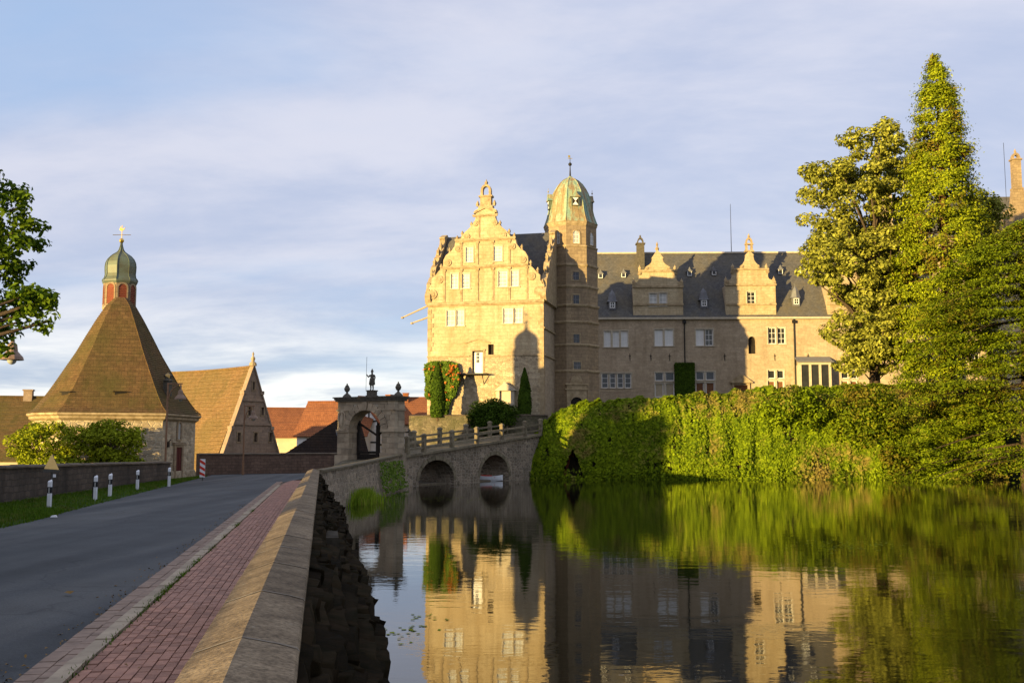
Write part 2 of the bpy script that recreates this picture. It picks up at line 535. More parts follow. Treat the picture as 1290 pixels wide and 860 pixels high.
def copper_mat():
    m, nt, b = new_mat('green_copper')
    g = NN(nt, 'NewGeometry')
    mp = NN(nt, 'Mapping', i_Vector=g.outputs['Position'], i_Scale=(1.0, 1.0, 0.16))
    n = NN(nt, 'TexNoise', i_Vector=mp.outputs[0], i_Scale=1.3, i_Detail=5.0, i_Roughness=0.6)
    n2 = NN(nt, 'TexNoise', i_Vector=g.outputs['Position'], i_Scale=5.0, i_Detail=4.0)
    c = ramp(nt, n.outputs[0], [(0.36, (0.19, 0.31, 0.23)), (0.46, (0.27, 0.33, 0.21)), (0.53, (0.27, 0.20, 0.095))])
    c = mixc(nt, 1.0, c, ramp(nt, n2.outputs[0], [(0.3, 0.75), (0.7, 1.2)]), 'MULTIPLY')
    nt.links.new(c, b.inputs['Base Color'])
    b.inputs['Roughness'].default_value = 0.6
    return m


M['copper'] = copper_mat()
M['glass'] = glass_mat('dark_window_glass', (0.03, 0.032, 0.035))
M['curtain_glass'] = glass_mat('curtained_window_glass', (0.42, 0.42, 0.40), 0.12)

# ================================================================ SETTING
WATER = -0.9
ROADZ = -0.10
RD = Vector((-0.1843, 1.0, 0)).normalized()          # along the road
RN = Vector((1.0, 0.1843, 0)).normalized()           # across it, towards the pond


def lane(D, lat, z=0.0):
    """point at distance D, lat metres to the pond side of the road's vanishing line"""
    return Vector((-0.1843 * D + lat, D, z))


RAMP_A, RAMP_B = Vector((-8.37, 45, 0)), Vector((-7.62, 73.2, 0))    # parapet of the ramp up to the gate


def bank_x(y):
    if y < 45: return -0.1843 * y
    if y < 73.2: return RAMP_A.x + (RAMP_B.x - RAMP_A.x) * (y - 45) / 28.2
    return -11.5


def ground_h(x, y):
    if -37 < y < 137 and bank_x(y) - 1.2 < x < 121:
        return -2.6
    return -0.22 + 0.05 * noise.noise(Vector((x * 0.2, y * 0.2, 0)))


def ground_sheet():
    xs = np.concatenate([[-6000, -2500, -1000, -450, -250], np.arange(-170, 151, 2.0), [250, 450, 1000, 2500, 6000]])
    ys = np.concatenate([[-6000, -2000, -700, -250], np.arange(-70, 201, 2.0), [300, 500, 1000, 2500, 6000]])
    vs = [(x, y, ground_h(x, y)) for y in ys for x in xs]
    nx = len(xs)
    fs = [(j * nx + i, j * nx + i + 1, (j + 1) * nx + i + 1, (j + 1) * nx + i) for j in range(len(ys) - 1) for i in range(nx - 1)]
    mb = MB().add(vs, fs)
    m = plain('ground_soil', (0.055, 0.06, 0.025), 0.95, 0.4, 0.6, alt=(0.035, 0.05, 0.015))
    tag(mb.build('ground', m, fix=False), kind='structure')


ground_sheet()


def water_sheet():
    m, nt, b = new_mat('pond_water')
    g = NN(nt, 'NewGeometry')
    b.inputs['Base Color'].default_value = (0.007, 0.007, 0.003, 1)
    b.inputs['Roughness'].default_value = 0.03
    b.inputs['IOR'].default_value = 1.42
    m1 = NN(nt, 'Mapping', i_Vector=g.outputs['Position'], i_Scale=(0.45, 1.0, 1.0))
    n1 = NN(nt, 'TexNoise', i_Vector=m1.outputs[0], i_Scale=1.5, i_Detail=3.0, i_Roughness=0.5)
    m2 = NN(nt, 'Mapping', i_Vector=g.outputs['Position'], i_Scale=(0.7, 1.3, 1.0), i_Rotation=(0, 0, 0.4))
    n2 = NN(nt, 'TexNoise', i_Vector=m2.outputs[0], i_Scale=5.0, i_Detail=2.0)
    calm = NN(nt, 'TexNoise', i_Vector=g.outputs['Position'], i_Scale=0.07, i_Detail=2.0)
    h = math_(nt, 'ADD', n1.outputs[0], math_(nt, 'MULTIPLY', n2.outputs[0], 0.25))
    h = math_(nt, 'MULTIPLY', h, ramp(nt, calm.outputs[0], [(0.35, 0.45), (0.65, 1.0)]))
    bp = NN(nt, 'Bump', i_Height=h, i_Strength=0.27, i_Distance=0.02)
    nt.links.new(bp.outputs[0], b.inputs['Normal'])
    poly = [lane(-40, -0.5), lane(45, -0.5), (RAMP_B.x - 0.6, 73.2), (-11, 76), (-11, 140), (125, 140), (125, -40)]
    tag(MB().add([(p[0], p[1], WATER) for p in poly], [tuple(range(len(poly)))]).build('water', m), kind='structure')


water_sheet()

# road: left verge and pond-side edge, then its bend towards the gate
ROAD_L = [(-30, None)]
left_pts = [Vector((-8.2, -12, 0)), Vector((-10.2, 5, 0))] + [G(x, y, ROADZ) for x, y in ((0, 665), (100, 640), (215, 611), (262, 599.5))] + [Vector((-21.3, 76.5, 0)), Vector((-14.5, 82.0, 0)), Vector((-9.5, 86, 0))]
right_pts = [lane(-12, -2.55), lane(5, -2.55), lane(25.5, -2.55), lane(34, -2.55), lane(50, -2.5), lane(58, -2.3), lane(63, -1.6), Vector((-12.2, 67.0, 0)), Vector((-9.0, 73.0, 0))]


def smooth_line(pts, n):
    pts = [Vector((p[0], p[1], 0)) for p in pts]
    out = []
    m = len(pts) - 1
    for k in range(n + 1):
        t = k / n * m
        i = min(int(t), m - 1)
        f = t - i
        p0, p1, p2, p3 = pts[max(i - 1, 0)], pts[i], pts[i + 1], pts[min(i + 2, m)]
        out.append(0.5 * ((2 * p1) + (p2 - p0) * f + (2 * p0 - 5 * p1 + 4 * p2 - p3) * f * f + (3 * p1 - p0 - 3 * p2 + p3) * f ** 3))
    return out


LL, RR = smooth_line(left_pts, 96), smooth_line(right_pts, 96)


def road_sheet():
    m, nt, b = new_mat('asphalt')
    g = NN(nt, 'NewGeometry')
    mp = NN(nt, 'Mapping', i_Vector=g.outputs['Position'], i_Rotation=(0, 0, -0.182), i_Scale=(1.0, 0.06, 1.0))
    lanes = NN(nt, 'TexNoise', i_Vector=mp.outputs[0], i_Scale=0.9, i_Detail=4.0)
    fine = NN(nt, 'TexNoise', i_Vector=g.outputs['Position'], i_Scale=38.0, i_Detail=4.0, i_Roughness=0.8)
    big = NN(nt, 'TexNoise', i_Vector=g.outputs['Position'], i_Scale=0.6, i_Detail=6.0, i_Roughness=0.6)
    c = ramp(nt, lanes.outputs[0], [(0.36, (0.038, 0.042, 0.044)), (0.5, (0.056, 0.060, 0.062)), (0.64, (0.080, 0.082, 0.080))])
    c = mixc(nt, 1.0, c, ramp(nt, fine.outputs[0], [(0.3, 0.62), (0.7, 1.35)]), 'MULTIPLY')
    c = mixc(nt, 1.0, c, ramp(nt, big.outputs[0], [(0.3, 0.78), (0.7, 1.16)]), 'MULTIPLY')
    wv = NN(nt, 'TexNoise', i_Vector=g.outputs['Position'], i_Scale=1.4, i_Detail=3.0)
    wp = NN(nt, 'VectorMath', operation='MULTIPLY_ADD', i_0=wv.outputs['Color'], i_1=(0.9, 0.9, 0), i_2=g.outputs['Position'])
    vc = NN(nt, 'TexVoronoi', feature='DISTANCE_TO_EDGE', i_Vector=wp.outputs[0], i_Scale=0.38)
    crack = ramp(nt, vc.outputs['Distance'], [(0.003, 0.72), (0.012, 1.0)])
    keep = ramp(nt, NN(nt, 'TexNoise', i_Vector=g.outputs['Position'], i_Scale=0.22).outputs[0], [(0.45, 1.0), (0.58, 0.0)])
    crack = mixc(nt, keep, crack, (1, 1, 1))
    c = mixc(nt, 1.0, c, crack, 'MULTIPLY')
    nt.links.new(c, b.inputs['Base Color'])
    b.inputs['Roughness'].default_value = 0.82
    b.inputs['Specular IOR Level'].default_value = 0.3
    bp = NN(nt, 'Bump', i_Height=fine.outputs[0], i_Strength=0.5, i_Distance=0.01)
    nt.links.new(bp.outputs[0], b.inputs['Normal'])
    vs, fs = [], []
    K = 6
    for k, (a, c_) in enumerate(zip(LL, RR)):
        for j in range(K + 1):
            t = j / K
            p = a.lerp(c_, t)
            z = ROADZ + 0.05 * math.sin(math.pi * t)
            if p.y > 62: z += 0.9 * min(1, (p.y - 62) / 10) ** 2 * max(0, (t - 0.25) / 0.75) ** 2
            vs.append((p.x, p.y, z))
    for k in range(len(LL) - 1):
        for j in range(K):
            i = k * (K + 1) + j
            fs.append((i, i + 1, i + K + 2, i + K + 1))
    me = MB().add(vs, fs)
    tag(me.build('road', m, smooth=True), kind='structure')


road_sheet()

# grass verge between road and garden wall
GW = [Vector((-8.9, -16, 0)), Vector((-14.6, 20, 0)), G(45, 633, -0.12), G(214, 608, -0.12)]      # foot of the garden wall
GWL = smooth_line(GW, 40)


def verge():
    vs, fs = [], []
    n = 60
    L2 = smooth_line(left_pts[:6], n)
    W2 = smooth_line(GW, n)
    for a, c in zip(W2, L2):
        for j in range(6):
            p = a.lerp(c, j / 5)
            vs.append((p.x - (0.3 if j == 0 else 0), p.y, -0.055 + 0.09 * (1 - j / 5) - (0.06 if j == 5 else 0)))
    for k in range(n):
        for j in range(5):
            i = k * 6 + j
            fs.append((i, i + 1, i + 7, i + 6))
    m = plain('verge_turf', (0.045, 0.085, 0.012), 0.95, 0.4, 2.0, alt=(0.025, 0.055, 0.008))
    tag(MB().add(vs, fs).build('grass_verge', m), kind='structure')
    return W2, L2


VW, VL = verge()

# pavement, kerb and gutter along the parapet
def hump(p): return p


m_paver = plain('red_paver', (0.39, 0.205, 0.140), 0.9, 0.3, 6.0, bump=0.35, per_object=0.24, alt=(0.28, 0.145, 0.105))
m_kerb = plain('kerb_concrete', (0.40, 0.32, 0.225), 0.95, 0.35, 3.0, bump=0.4, per_object=0.15)
m_gut = plain('gutter_brick', (0.33, 0.235, 0.175), 0.95, 0.35, 4.0, bump=0.4, per_object=0.15)


def strip(name, lat0, lat1, D0, D1, z0, z1, mat, parent=None, n=24):
    vs, fs = [], []
    for k in range(n + 1):
        D = D0 + (D1 - D0) * k / n
        # the pavement swings to the wall where it runs out at the ramp
        sh = 0.0 if D < 52 else ((D - 52) / 12) ** 2 * 0.9
        for lat, z in ((lat0, z0), (lat1, z0), (lat1, z1), (lat0, z1)):
            p = lane(D, lat + sh, z)
            vs.append(p)
    for k in range(n):
        for j in range(4):
            a, c = k * 4 + j, k * 4 + (j + 1) % 4
            fs.append((a, c, c + 4, a + 4))
    fs += [(3, 2, 1, 0), (n * 4, n * 4 + 1, n * 4 + 2, n * 4 + 3)]
    o = MB().add(vs, fs).build(name, mat, parent)
    return o


sidewalk = tag(strip('sidewalk', -2.05, -0.4, -8, 60, -0.3, -0.045, plain('paver_bed', (0.05, 0.035, 0.028), 0.95, 0.3, 8)), kind='structure')
PAV_X0, PAV_N, PAV_L, PAV_W = -2.045, 14, 0.1, 0.2


def paver_rows():
    """clinker pavers, long side along the walk, joints broken from row to row; the nearest 300 are pieces of their own"""
    mb0 = MB().box(-0.0455, 0.0455, -0.096, 0.096, -0.055, -0.008)
    mb0.v = [(x * (0.95 if z > -0.01 else 1), y * (0.975 if z > -0.01 else 1), z) for x, y, z in mb0.v]
    me = mb0.mesh('paver', m_paver)
    rows = {}
    pieces = 0
    near, far = [], MB()
    for i in range(int(60 / PAV_W)):
        for j in range(PAV_N):
            D = i * PAV_W + (0.5 * PAV_W if j % 2 else 0)
            lat = PAV_X0 + 0.05 + j * PAV_L
            near.append((D, lat))
    near.sort()
    vis = [(D, lat) for D, lat in near if D > 8.3]
    first = set(vis[:300])
    ang = math.atan2(0.1843, 1.0)
    for D, lat in near:
        p = lane(D, lat, random.uniform(-0.004, 0.004))
        if (D, lat) in first:
            o = link('paver', me, sidewalk, p)
            o.rotation_euler = (random.uniform(-.012, .012), random.uniform(-.012, .012), ang + random.uniform(-.012, .012))
        else:
            sh = 0.0 if D < 52 else ((D - 52) / 12) ** 2 * 0.9
            mt = Matrix.Translation(p + Vector((sh, 0, 0))) @ Matrix.Rotation(ang, 4, 'Z')
            far.add([mt @ Vector(v) for v in mb0.v], [(4, 5, 6, 7), (0, 1, 5, 4), (1, 2, 6, 5), (2, 3, 7, 6), (3, 0, 4, 7)])
    m_isl, nt, b = new_mat('red_paver_joined')
    g = NN(nt, 'NewGeometry')
    n = NN(nt, 'TexNoise', i_Vector=g.outputs['Position'], i_Scale=6.0, i_Detail=6.0)
    c = mixc(nt, n.outputs[0], (0.39, 0.205, 0.140), (0.28, 0.145, 0.105))
    v = NN(nt, 'MapRange', i_0=g.outputs['Random Per Island'], i_3=0.78, i_4=1.22)
    c = mixc(nt, 1.0, c, v.outputs[0], 'MULTIPLY')
    nt.links.new(c, b.inputs['Base Color'])
    b.inputs['Roughness'].default_value = 0.9
    tag(far.build('pavers', m_isl, sidewalk, fix=False), kind='stuff')


paver_rows()


def kerbs():
    kerb = tag(strip('kerb', -2.215, -2.055, -8, 60, -0.3, -0.03, M['coping']), kind='structure')
    me = MB().box(-0.078, 0.078, -0.485, 0.485, -0.15, 0.012).mesh('kerb_stone', m_kerb)
    ang = math.atan2(0.1843, 1.0)
    D = 0.0
    while D < 52:
        o = link('kerb_stone', me, kerb, lane(D, -2.135, random.uniform(-0.006, 0.008)))
        o.rotation_euler = (random.uniform(-.006, .006), random.uniform(-.03, .03), ang + random.uniform(-.012, .012))
        D += 0.99
    gut = tag(strip('gutter', -2.56, -2.225, -8, 58, -0.3, -0.088, M['coping']), kind='structure')
    mb = MB()
    rot = Matrix.Rotation(ang, 4, 'Z')
    for k in range(int(59 / 0.25)):
        for j in range(2):
            p = lane(k * 0.25 + (0.12 if j else 0), -2.475 + j * 0.165, random.uniform(-0.006, 0.006) - 0.055)
            b = MB().box(-0.077, 0.077, -0.118, 0.118, -0.05, 0)
            mt = Matrix.Translation(p) @ rot
            mb.add([mt @ Vector(v) for v in b.v], b.f)
    tag(mb.build('gutter_bricks', m_gut, gut, fix=False), kind='stuff')


kerbs()


def stone_mesh(name, mat, lx, ly, lz, seed, jag=0.12, cuts=1):
    """a rough block: cube, subdivided once, each vertex pushed about"""
    b = bmesh.new()
    bmesh.ops.create_cube(b, size=1.0)
    if cuts:
        bmesh.ops.subdivide_edges(b, edges=b.edges[:], cuts=cuts, use_grid_fill=True)
    for v in b.verts:
        k = noise.noise_vector(v.co * 1.7 + Vector((seed * 3.1, seed * 1.7, seed)))
        v.co = Vector((v.co.x * lx, v.co.y * ly, v.co.z * lz)) * (1.0 - 0.10 * max(0, v.co.length - 0.62)) + Vector((k.x * lx, k.y * ly, k.z * lz)) * jag
    me = bpy.data.meshes.new(name)
    b.to_mesh(me)
    b.free()
    me.materials.append(mat)
    me.polygons.foreach_set('use_smooth', [True] * len(me.polygons))
    return me


def parapet():
    root = thing('parapet_wall', lane(3, -0.25), 0, 'long low stone wall with sloping cap slabs between brick pavement and pond', 'wall')
    inv = root.matrix_basis.inverted()
    off = -root.location
    m_cap, nt, b = new_mat('cap_sandstone')
    g = NN(nt, 'NewGeometry')
    n1 = NN(nt, 'TexNoise', i_Vector=g.outputs['Position'], i_Scale=3.0, i_Detail=9.0, i_Roughness=0.72)
    n2 = NN(nt, 'TexNoise', i_Vector=g.outputs['Position'], i_Scale=34.0, i_Detail=6.0, i_Roughness=0.7)
    n4 = NN(nt, 'TexVoronoi', i_Vector=g.outputs['Position'], i_Scale=28.0)
    pit = ramp(nt, n4.outputs['Distance'], [(0.10, 0.0), (0.34, 1.0)])
    n3 = NN(nt, 'TexVoronoi', i_Vector=g.outputs['Position'], i_Scale=9.0)
    c = ramp(nt, n1.outputs[0], [(0.30, (0.075, 0.054, 0.034)), (0.48, (0.165, 0.122, 0.076)), (0.68, (0.25, 0.19, 0.12))])
    c = mixc(nt, 1.0, c, ramp(nt, n2.outputs[0], [(0.30, 0.40), (0.58, 1.25)]), 'MULTIPLY')
    li = ramp(nt, n3.outputs['Distance'], [(0.05, 1.0), (0.16, 0.0)])
    c = mixc(nt, math_(nt, 'MULTIPLY', li, ramp(nt, n1.outputs[0], [(0.5, 0.0), (0.6, 0.8)])), c, (0.36, 0.35, 0.27))
    oi = NN(nt, 'ObjectInfo')
    c = mixc(nt, 1.0, c, NN(nt, 'MapRange', i_0=oi.outputs['Random'], i_3=0.82, i_4=1.15).outputs[0], 'MULTIPLY')
    nt.links.new(c, b.inputs['Base Color'])
    b.inputs['Roughness'].default_value = 0.95
    b.inputs['Specular IOR Level'].default_value = 0.15
    bp = NN(nt, 'Bump', i_Height=math_(nt, 'ADD', n2.outputs[0], math_(nt, 'MULTIPLY', pit, 0.5)), i_Strength=0.7, i_Distance=0.006)
    nt.links.new(bp.outputs[0], b.inputs['Normal'])
    # cap slabs: ridge a little left of the middle, both slopes falling outward
    LAT0, LATR, LAT1 = -0.64, -0.385, -0.095
    m_mort = plain('cap_mortar', (0.30, 0.255, 0.19), 0.95, 0.6, 9, bump=0.3, alt=(0.13, 0.10, 0.07))
    D = -6.0
    k = 0
    while D < 45.2:
        L = random.uniform(1.05, 1.7)
        D2 = min(D + L, 45.3)
        vs, fs = [], []
        nseg = 9
        lats = [LAT0 + 0.01, LAT0, LAT0 + 0.012, -0.5, LATR, -0.3, -0.2, LAT1 - 0.012, LAT1, LAT1 - 0.01]
        tops = [0.74, 0.858, 0.874, 0.918, 0.955, 0.940, 0.922, 0.900, 0.886, 0.74]
        js = random.uniform(-0.005, 0.005)
        for i in range(nseg + 1):
            d = D + 0.005 + (D2 - D - 0.010) * i / nseg
            for lt, tz in zip(lats, tops):
                q = Vector((lt * 9, d * 3.3, tz * 6))
                w = noise.noise(q) * 0.5 + noise.noise(q * 3.1) * 0.35
                edge = 1.6 if lt in (lats[0], lats[1], lats[2], lats[7], lats[8], lats[9]) else 0.6
                end = 0.004 if i in (0, nseg) else 0.0
                vs.append(lane(d, lt + w * 0.005 * edge + js * 0.5, tz + w * 0.004 * edge - end + js * 0.6) + off)
        m = len(lats)
        for i in range(nseg):
            for j in range(m - 1):
                a = i * m + j
                fs.append((a, a + 1, a + m + 1, a + m))
            fs.append((i * m + m - 1, i * m, (i + 1) * m, (i + 1) * m + m - 1))
        fs += [tuple(range(m)), tuple(range((nseg) * m + m - 1, nseg * m - 1, -1))]
        MB().add(vs, fs).build('cap_stone', m_cap, root)
        mv = []
        for dd in (D2 - 0.013 - random.uniform(0, .008), D2 + 0.013 + random.uniform(0, .008)):
            mv += [lane(dd, lt, tz - 0.0015 + random.uniform(-.001, .002)) + off for lt, tz in zip(lats[1:-1], tops[1:-1])]
        q_ = len(lats) - 2
        MB().add(mv, [(i, i + 1, i + q_ + 1, i + q_) for i in range(q_ - 1)]).build('mortar', m_mort, root, fix=False)
        D = D2
        k += 1
    # core and the dressed face to the pavement
    vs = []
    n = 20
    fs = []
    for i in range(n + 1):
        d = -6.0 + 51.2 * i / n
        for lt, z in ((-0.59, -0.3), (0.25, -2.0), (-0.22, 0.739), (-0.59, 0.739)):
            vs.append(lane(d, lt, z) + off)
    for i in range(n):
        for j in range(4):
            a, c2 = i * 4 + j, i * 4 + (j + 1) % 4
            fs.append((a, c2, c2 + 4, a + 4))
    fs += [(0, 1, 2, 3), (n * 4 + 3, n * 4 + 2, n * 4 + 1, n * 4)]
    MB().add(vs, fs).build('wall', masonry('parapet_rubble', (0.22, 0.17, 0.12), (0.15, 0.115, 0.085), (0.10, 0.08, 0.06), 0.45, 0.2, 0.025, (0.06, 0.05, 0.04), 0.5, bump=0.5, wob=0.15), root)
    # rough stones of the pond face, leaning out to the waterline
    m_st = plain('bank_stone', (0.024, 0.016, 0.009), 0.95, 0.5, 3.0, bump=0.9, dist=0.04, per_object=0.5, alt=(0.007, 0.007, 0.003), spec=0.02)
    m_st2, nt2, b2 = new_mat('bank_stone_joined')
    g2 = NN(nt2, 'NewGeometry')
    nn = NN(nt2, 'TexNoise', i_Vector=g2.outputs['Position'], i_Scale=3.0, i_Detail=6.0)
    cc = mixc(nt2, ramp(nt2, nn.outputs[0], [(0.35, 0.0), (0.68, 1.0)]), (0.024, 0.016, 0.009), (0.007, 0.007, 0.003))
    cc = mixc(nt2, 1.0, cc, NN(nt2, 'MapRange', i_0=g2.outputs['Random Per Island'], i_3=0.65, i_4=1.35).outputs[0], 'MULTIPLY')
    nt2.links.new(cc, b2.inputs['Base Color'])
    b2.inputs['Specular IOR Level'].default_value = 0.02
    b2.inputs['Roughness'].default_value = 0.95
    protos = [stone_mesh('stone', m_st, 1, 1, 1, s, 0.17, 2) for s in range(7)]
    joined = MB()
    cnt = 0
    ang = math.atan2(0.1843, 1.0)
    spots = []
    z = 0.62
    while z > -1.25:
        h = random.uniform(0.17, 0.42)
        d = -2.0 + random.random() * 0.4
        while d < 45:
            L = random.choice((random.uniform(0.25, 0.5), random.uniform(0.5, 0.9), random.uniform(0.9, 1.4))) * (1 if d < 22 else 1.6)
            f = (0.72 - z) / 1.62
            bulge = 0.22 * noise.noise(Vector((d * 0.22, 3.3, z * 0.5))) + 0.10 * noise.noise(Vector((d * 0.9, 1.1, z * 1.4)))
            lat = -0.15 + 0.92 * max(f, 0) ** 1.15 + bulge * f
            spots.append((d, lat, z, L, h))
            d += L
        z -= h * 0.92
    for d, lat, z, L, h in spots:
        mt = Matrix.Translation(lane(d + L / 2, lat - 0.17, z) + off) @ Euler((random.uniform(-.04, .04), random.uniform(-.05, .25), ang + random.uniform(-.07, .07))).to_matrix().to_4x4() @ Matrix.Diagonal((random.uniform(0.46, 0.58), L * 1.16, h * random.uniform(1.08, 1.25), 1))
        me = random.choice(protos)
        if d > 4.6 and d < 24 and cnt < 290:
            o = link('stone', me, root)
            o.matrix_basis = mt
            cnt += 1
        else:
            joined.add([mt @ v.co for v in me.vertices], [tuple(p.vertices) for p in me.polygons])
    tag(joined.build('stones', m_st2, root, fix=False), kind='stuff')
    # buttress with a flat weathered top half way along
    bm = MB()
    c = [(17.1, -0.3), (17.1, 0.30), (18.5, 0.30), (18.5, -0.3)]
    bm.hexa([lane(d, l + 0.18, -1.3) + off for d, l in c] + [lane(d, l, 0.42) + off for d, l in c])
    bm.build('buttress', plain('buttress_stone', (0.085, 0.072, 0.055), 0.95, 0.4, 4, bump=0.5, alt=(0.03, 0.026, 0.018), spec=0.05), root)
    return root


parapet()


def ramp_wall():
    root = thing('ramp_wall', RAMP_A, 0, 'mossy stone retaining wall rising from the parapet to the gateway', 'wall')
    L = RAMP_B - RAMP_A
    pts = [(0, 0.93), (0.15, 0.98), (0.4, 1.12), (0.7, 1.30), (1.0, 1.47)]
    vs, fs, cs = [], [], []
    cop = []
    for k in range(25):
        t = k / 24
        z = np.interp(t, [p[0] for p in pts], [p[1] for p in pts])
        p = L * t
        for dx, zz in ((-0.32, -0.5), (0.55 + 0.2 * noise.noise(Vector((t * 9, 0, 0))), -2.0), (0.16, 0.2), (0.10, z - 0.12), (-0.32, z - 0.12)):
            vs.append((p.x + dx, p.y, zz))
        for dx, zz in ((-0.40, z - 0.12), (0.19, z - 0.12), (0.19, z - 0.02), (-0.1, z + 0.02), (-0.40, z - 0.02)):
            cs.append((p.x + dx, p.y, zz))
    for k in range(24):
        for j in range(5):
            a, c = k * 5 + j, k * 5 + (j + 1) % 5
            fs.append((a, c, c + 5, a + 5))
    ends = [(4, 3, 2, 1, 0), (120, 121, 122, 123, 124)]
    MB().add(vs, fs + ends).build('wall', M['bridge_stone'], root)
    m_moss = plain('mossy_coping', (0.16, 0.125, 0.085), 0.95, 0.5, 1.2, bump=0.5, alt=(0.09, 0.08, 0.04))
    # coping in lengths
    for k0 in range(0, 24, 2):
        v2 = cs[k0 * 5:(k0 + 3) * 5]
        v2 = [Vector(v) for v in v2]
        v2 = [v + Vector((0, 0.02 if i < 5 else (-0.02 if i >= 10 else 0), random.uniform(-.006, .006))) for i, v in enumerate(v2)]
        f2 = [(k * 5 + j, k * 5 + (j + 1) % 5, (k + 1) * 5 + (j + 1) % 5, (k + 1) * 5 + j) for k in range(2) for j in range(5)] + [(4, 3, 2, 1, 0), (10, 11, 12, 13, 14)]
        MB().add(v2, f2).build('coping_stone', m_moss, root)
    # cobbled ramp surface behind it
    ramp_poly = [(-8.45, 45.5), (-8.0, 60), (-7.75, 72.6), (-11.8, 72.6), (-12.0, 66), (-11.0, 60)]
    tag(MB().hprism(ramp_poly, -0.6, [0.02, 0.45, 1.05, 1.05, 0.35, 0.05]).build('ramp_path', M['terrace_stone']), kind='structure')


ramp_wall()


def ribbon_wall(name, pts, zb, zt, thick, mat, cop_mat, label, cop=0.07, over=0.08, seg=1.1):
    """wall along a plan line with coping lengths on top"""
    root = thing(name, (pts[0].x, pts[0].y, 0), 0, label, 'wall')
    o = -Vector((pts[0].x, pts[0].y, 0))
    n = len(pts)
    zts = zt if isinstance(zt, list) else [zt] * n
    vs, fs, nrm = [], [], []
    for k, p in enumerate(pts):
        d = (pts[min(k + 1, n - 1)] - pts[max(k - 1, 0)]).normalized()
        q = Vector((-d.y, d.x, 0))
        nrm.append(q)
        b = p + o
        for s, z in ((0, zb), (1, zb), (1, zts[k] - cop), (0, zts[k] - cop)):
            v = b + q * (thick * s)
            vs.append((v.x, v.y, z))
    for k in range(n - 1):
        for j in range(4):
            a, c = k * 4 + j, k * 4 + (j + 1) % 4
            fs.append((a, c, c + 4, a + 4))
    fs += [(3, 2, 1, 0), (n * 4 - 4, n * 4 - 3, n * 4 - 2, n * 4 - 1)]
    MB().add(vs, fs).build('wall', mat, root)
    # coping
    protos = None
    for k in range(n - 1):
        a, c = pts[k] + o, pts[k + 1] + o
        L = (c - a).length
        m = max(1, int(L / seg))
        for i in range(m):
            t0, t1 = i / m, (i + 1) / m
            e = 0.012 / L
            quad = []
            j = random.uniform(-0.015, 0.015)
            for t, q in ((t0 + e, nrm[k].lerp(nrm[k + 1], t0)), (t1 - e, nrm[k].lerp(nrm[k + 1], t1))):
                p = a.lerp(c, t)
                z = zts[k] + (zts[k + 1] - zts[k]) * t + j
                l, r = p - q * over, p + q * (thick + over)
                mid = p + q * thick * 0.5
                quad.append([(l.x, l.y, z - cop), (r.x, r.y, z - cop), (r.x, r.y, z - 0.01), (mid.x, mid.y, z + 0.05), (l.x, l.y, z - 0.01)])
            f = [(i2, (i2 + 1) % 5, (i2 + 1) % 5 + 5, i2 + 5) for i2 in range(5)] + [(4, 3, 2, 1, 0), (5, 6, 7, 8, 9)]
            MB().add(quad[0] + quad[1], f).build('coping_stone', cop_mat, root)
    return root


zt = [1.55 - 0.0085 * max(0, p.y) for p in GWL]
ribbon_wall('garden_wall', GWL, -0.4, zt, 0.35, M['garden_wall'], M['coping'], 'grimy grey garden wall behind the grass verge and the marker posts')
FW = [Vector((-22.7, 74.6, 0)), Vector((-19.2, 77.4, 0)), Vector((-14.4, 81.0, 0)), Vector((-10.6, 83.5, 0))]
ribbon_wall('roadside_wall', FW, -0.4, 1.42, 0.4, M['far_wall'], M['coping'], 'brown wall at the bend of the road below the barn', seg=1.6)

# ================================================================ CASTLE
def win(parent, F, r, nx=2, nz=3, glass='curtain_glass', w=0.0, depth=0.15, bar=0.045, edge=0.08, surround=0.14, flat=False, head=False, frame='white', sur_mat='pale_trim', label=None):
    """window in the opening r = (u0, z0, u1, z1): frame and glazing bars, one pane sheet behind, stone surround"""
    u0, z0, u1, z1 = r
    mb = MB()
    a, b = w + depth, w + depth + 0.06
    mb.box(u0 - .01, u0 + edge, a, b, z0, z1).box(u1 - edge, u1 + .01, a, b, z0, z1)
    mb.box(u0 + edge, u1 - edge, a + .003, b - .003, z0 - .01, z0 + edge).box(u0 + edge, u1 - edge, a + .003, b - .003, z1 - edge, z1 + .01)
    for i in range(1, nx):
        u = u0 + (u1 - u0) * i / nx
        mb.box(u - bar / 2, u + bar / 2, a + .008, b - .008, z0 + edge, z1 - edge)
    for i in range(1, nz):
        z = z0 + (z1 - z0) * i / nz
        mb.box(u0 + edge, u1 - edge, a + .014, b - .014, z - bar / 2, z + bar / 2)
    f = mb.build('window', M[frame], parent, fix=False)
    tgt = parent if flat else f
    if label and not flat: f['label'] = label
    MB().box(u0, u1, b - 0.03, b - 0.022, z0, z1).build('pane', M[glass], tgt, fix=False)
    if surround:
        s = surround
        sb = MB()
        sb.box(u0 - s, u0 - .006, w - 0.05, w + 0.03, z0 - 0.006, z1 + 0.006).box(u1 + .006, u1 + s, w - 0.05, w + 0.03, z0 - 0.006, z1 + 0.006)
        sb.box(u0 - s, u1 + s, w - 0.055, w + 0.03, z1 + .008, z1 + s).box(u0 - s - 0.05, u1 + s + 0.05, w - 0.09, w + 0.03, z0 - s * 0.8, z0 - .008)
        sb.build('surround', M[sur_mat], tgt, fix=False)
    return f


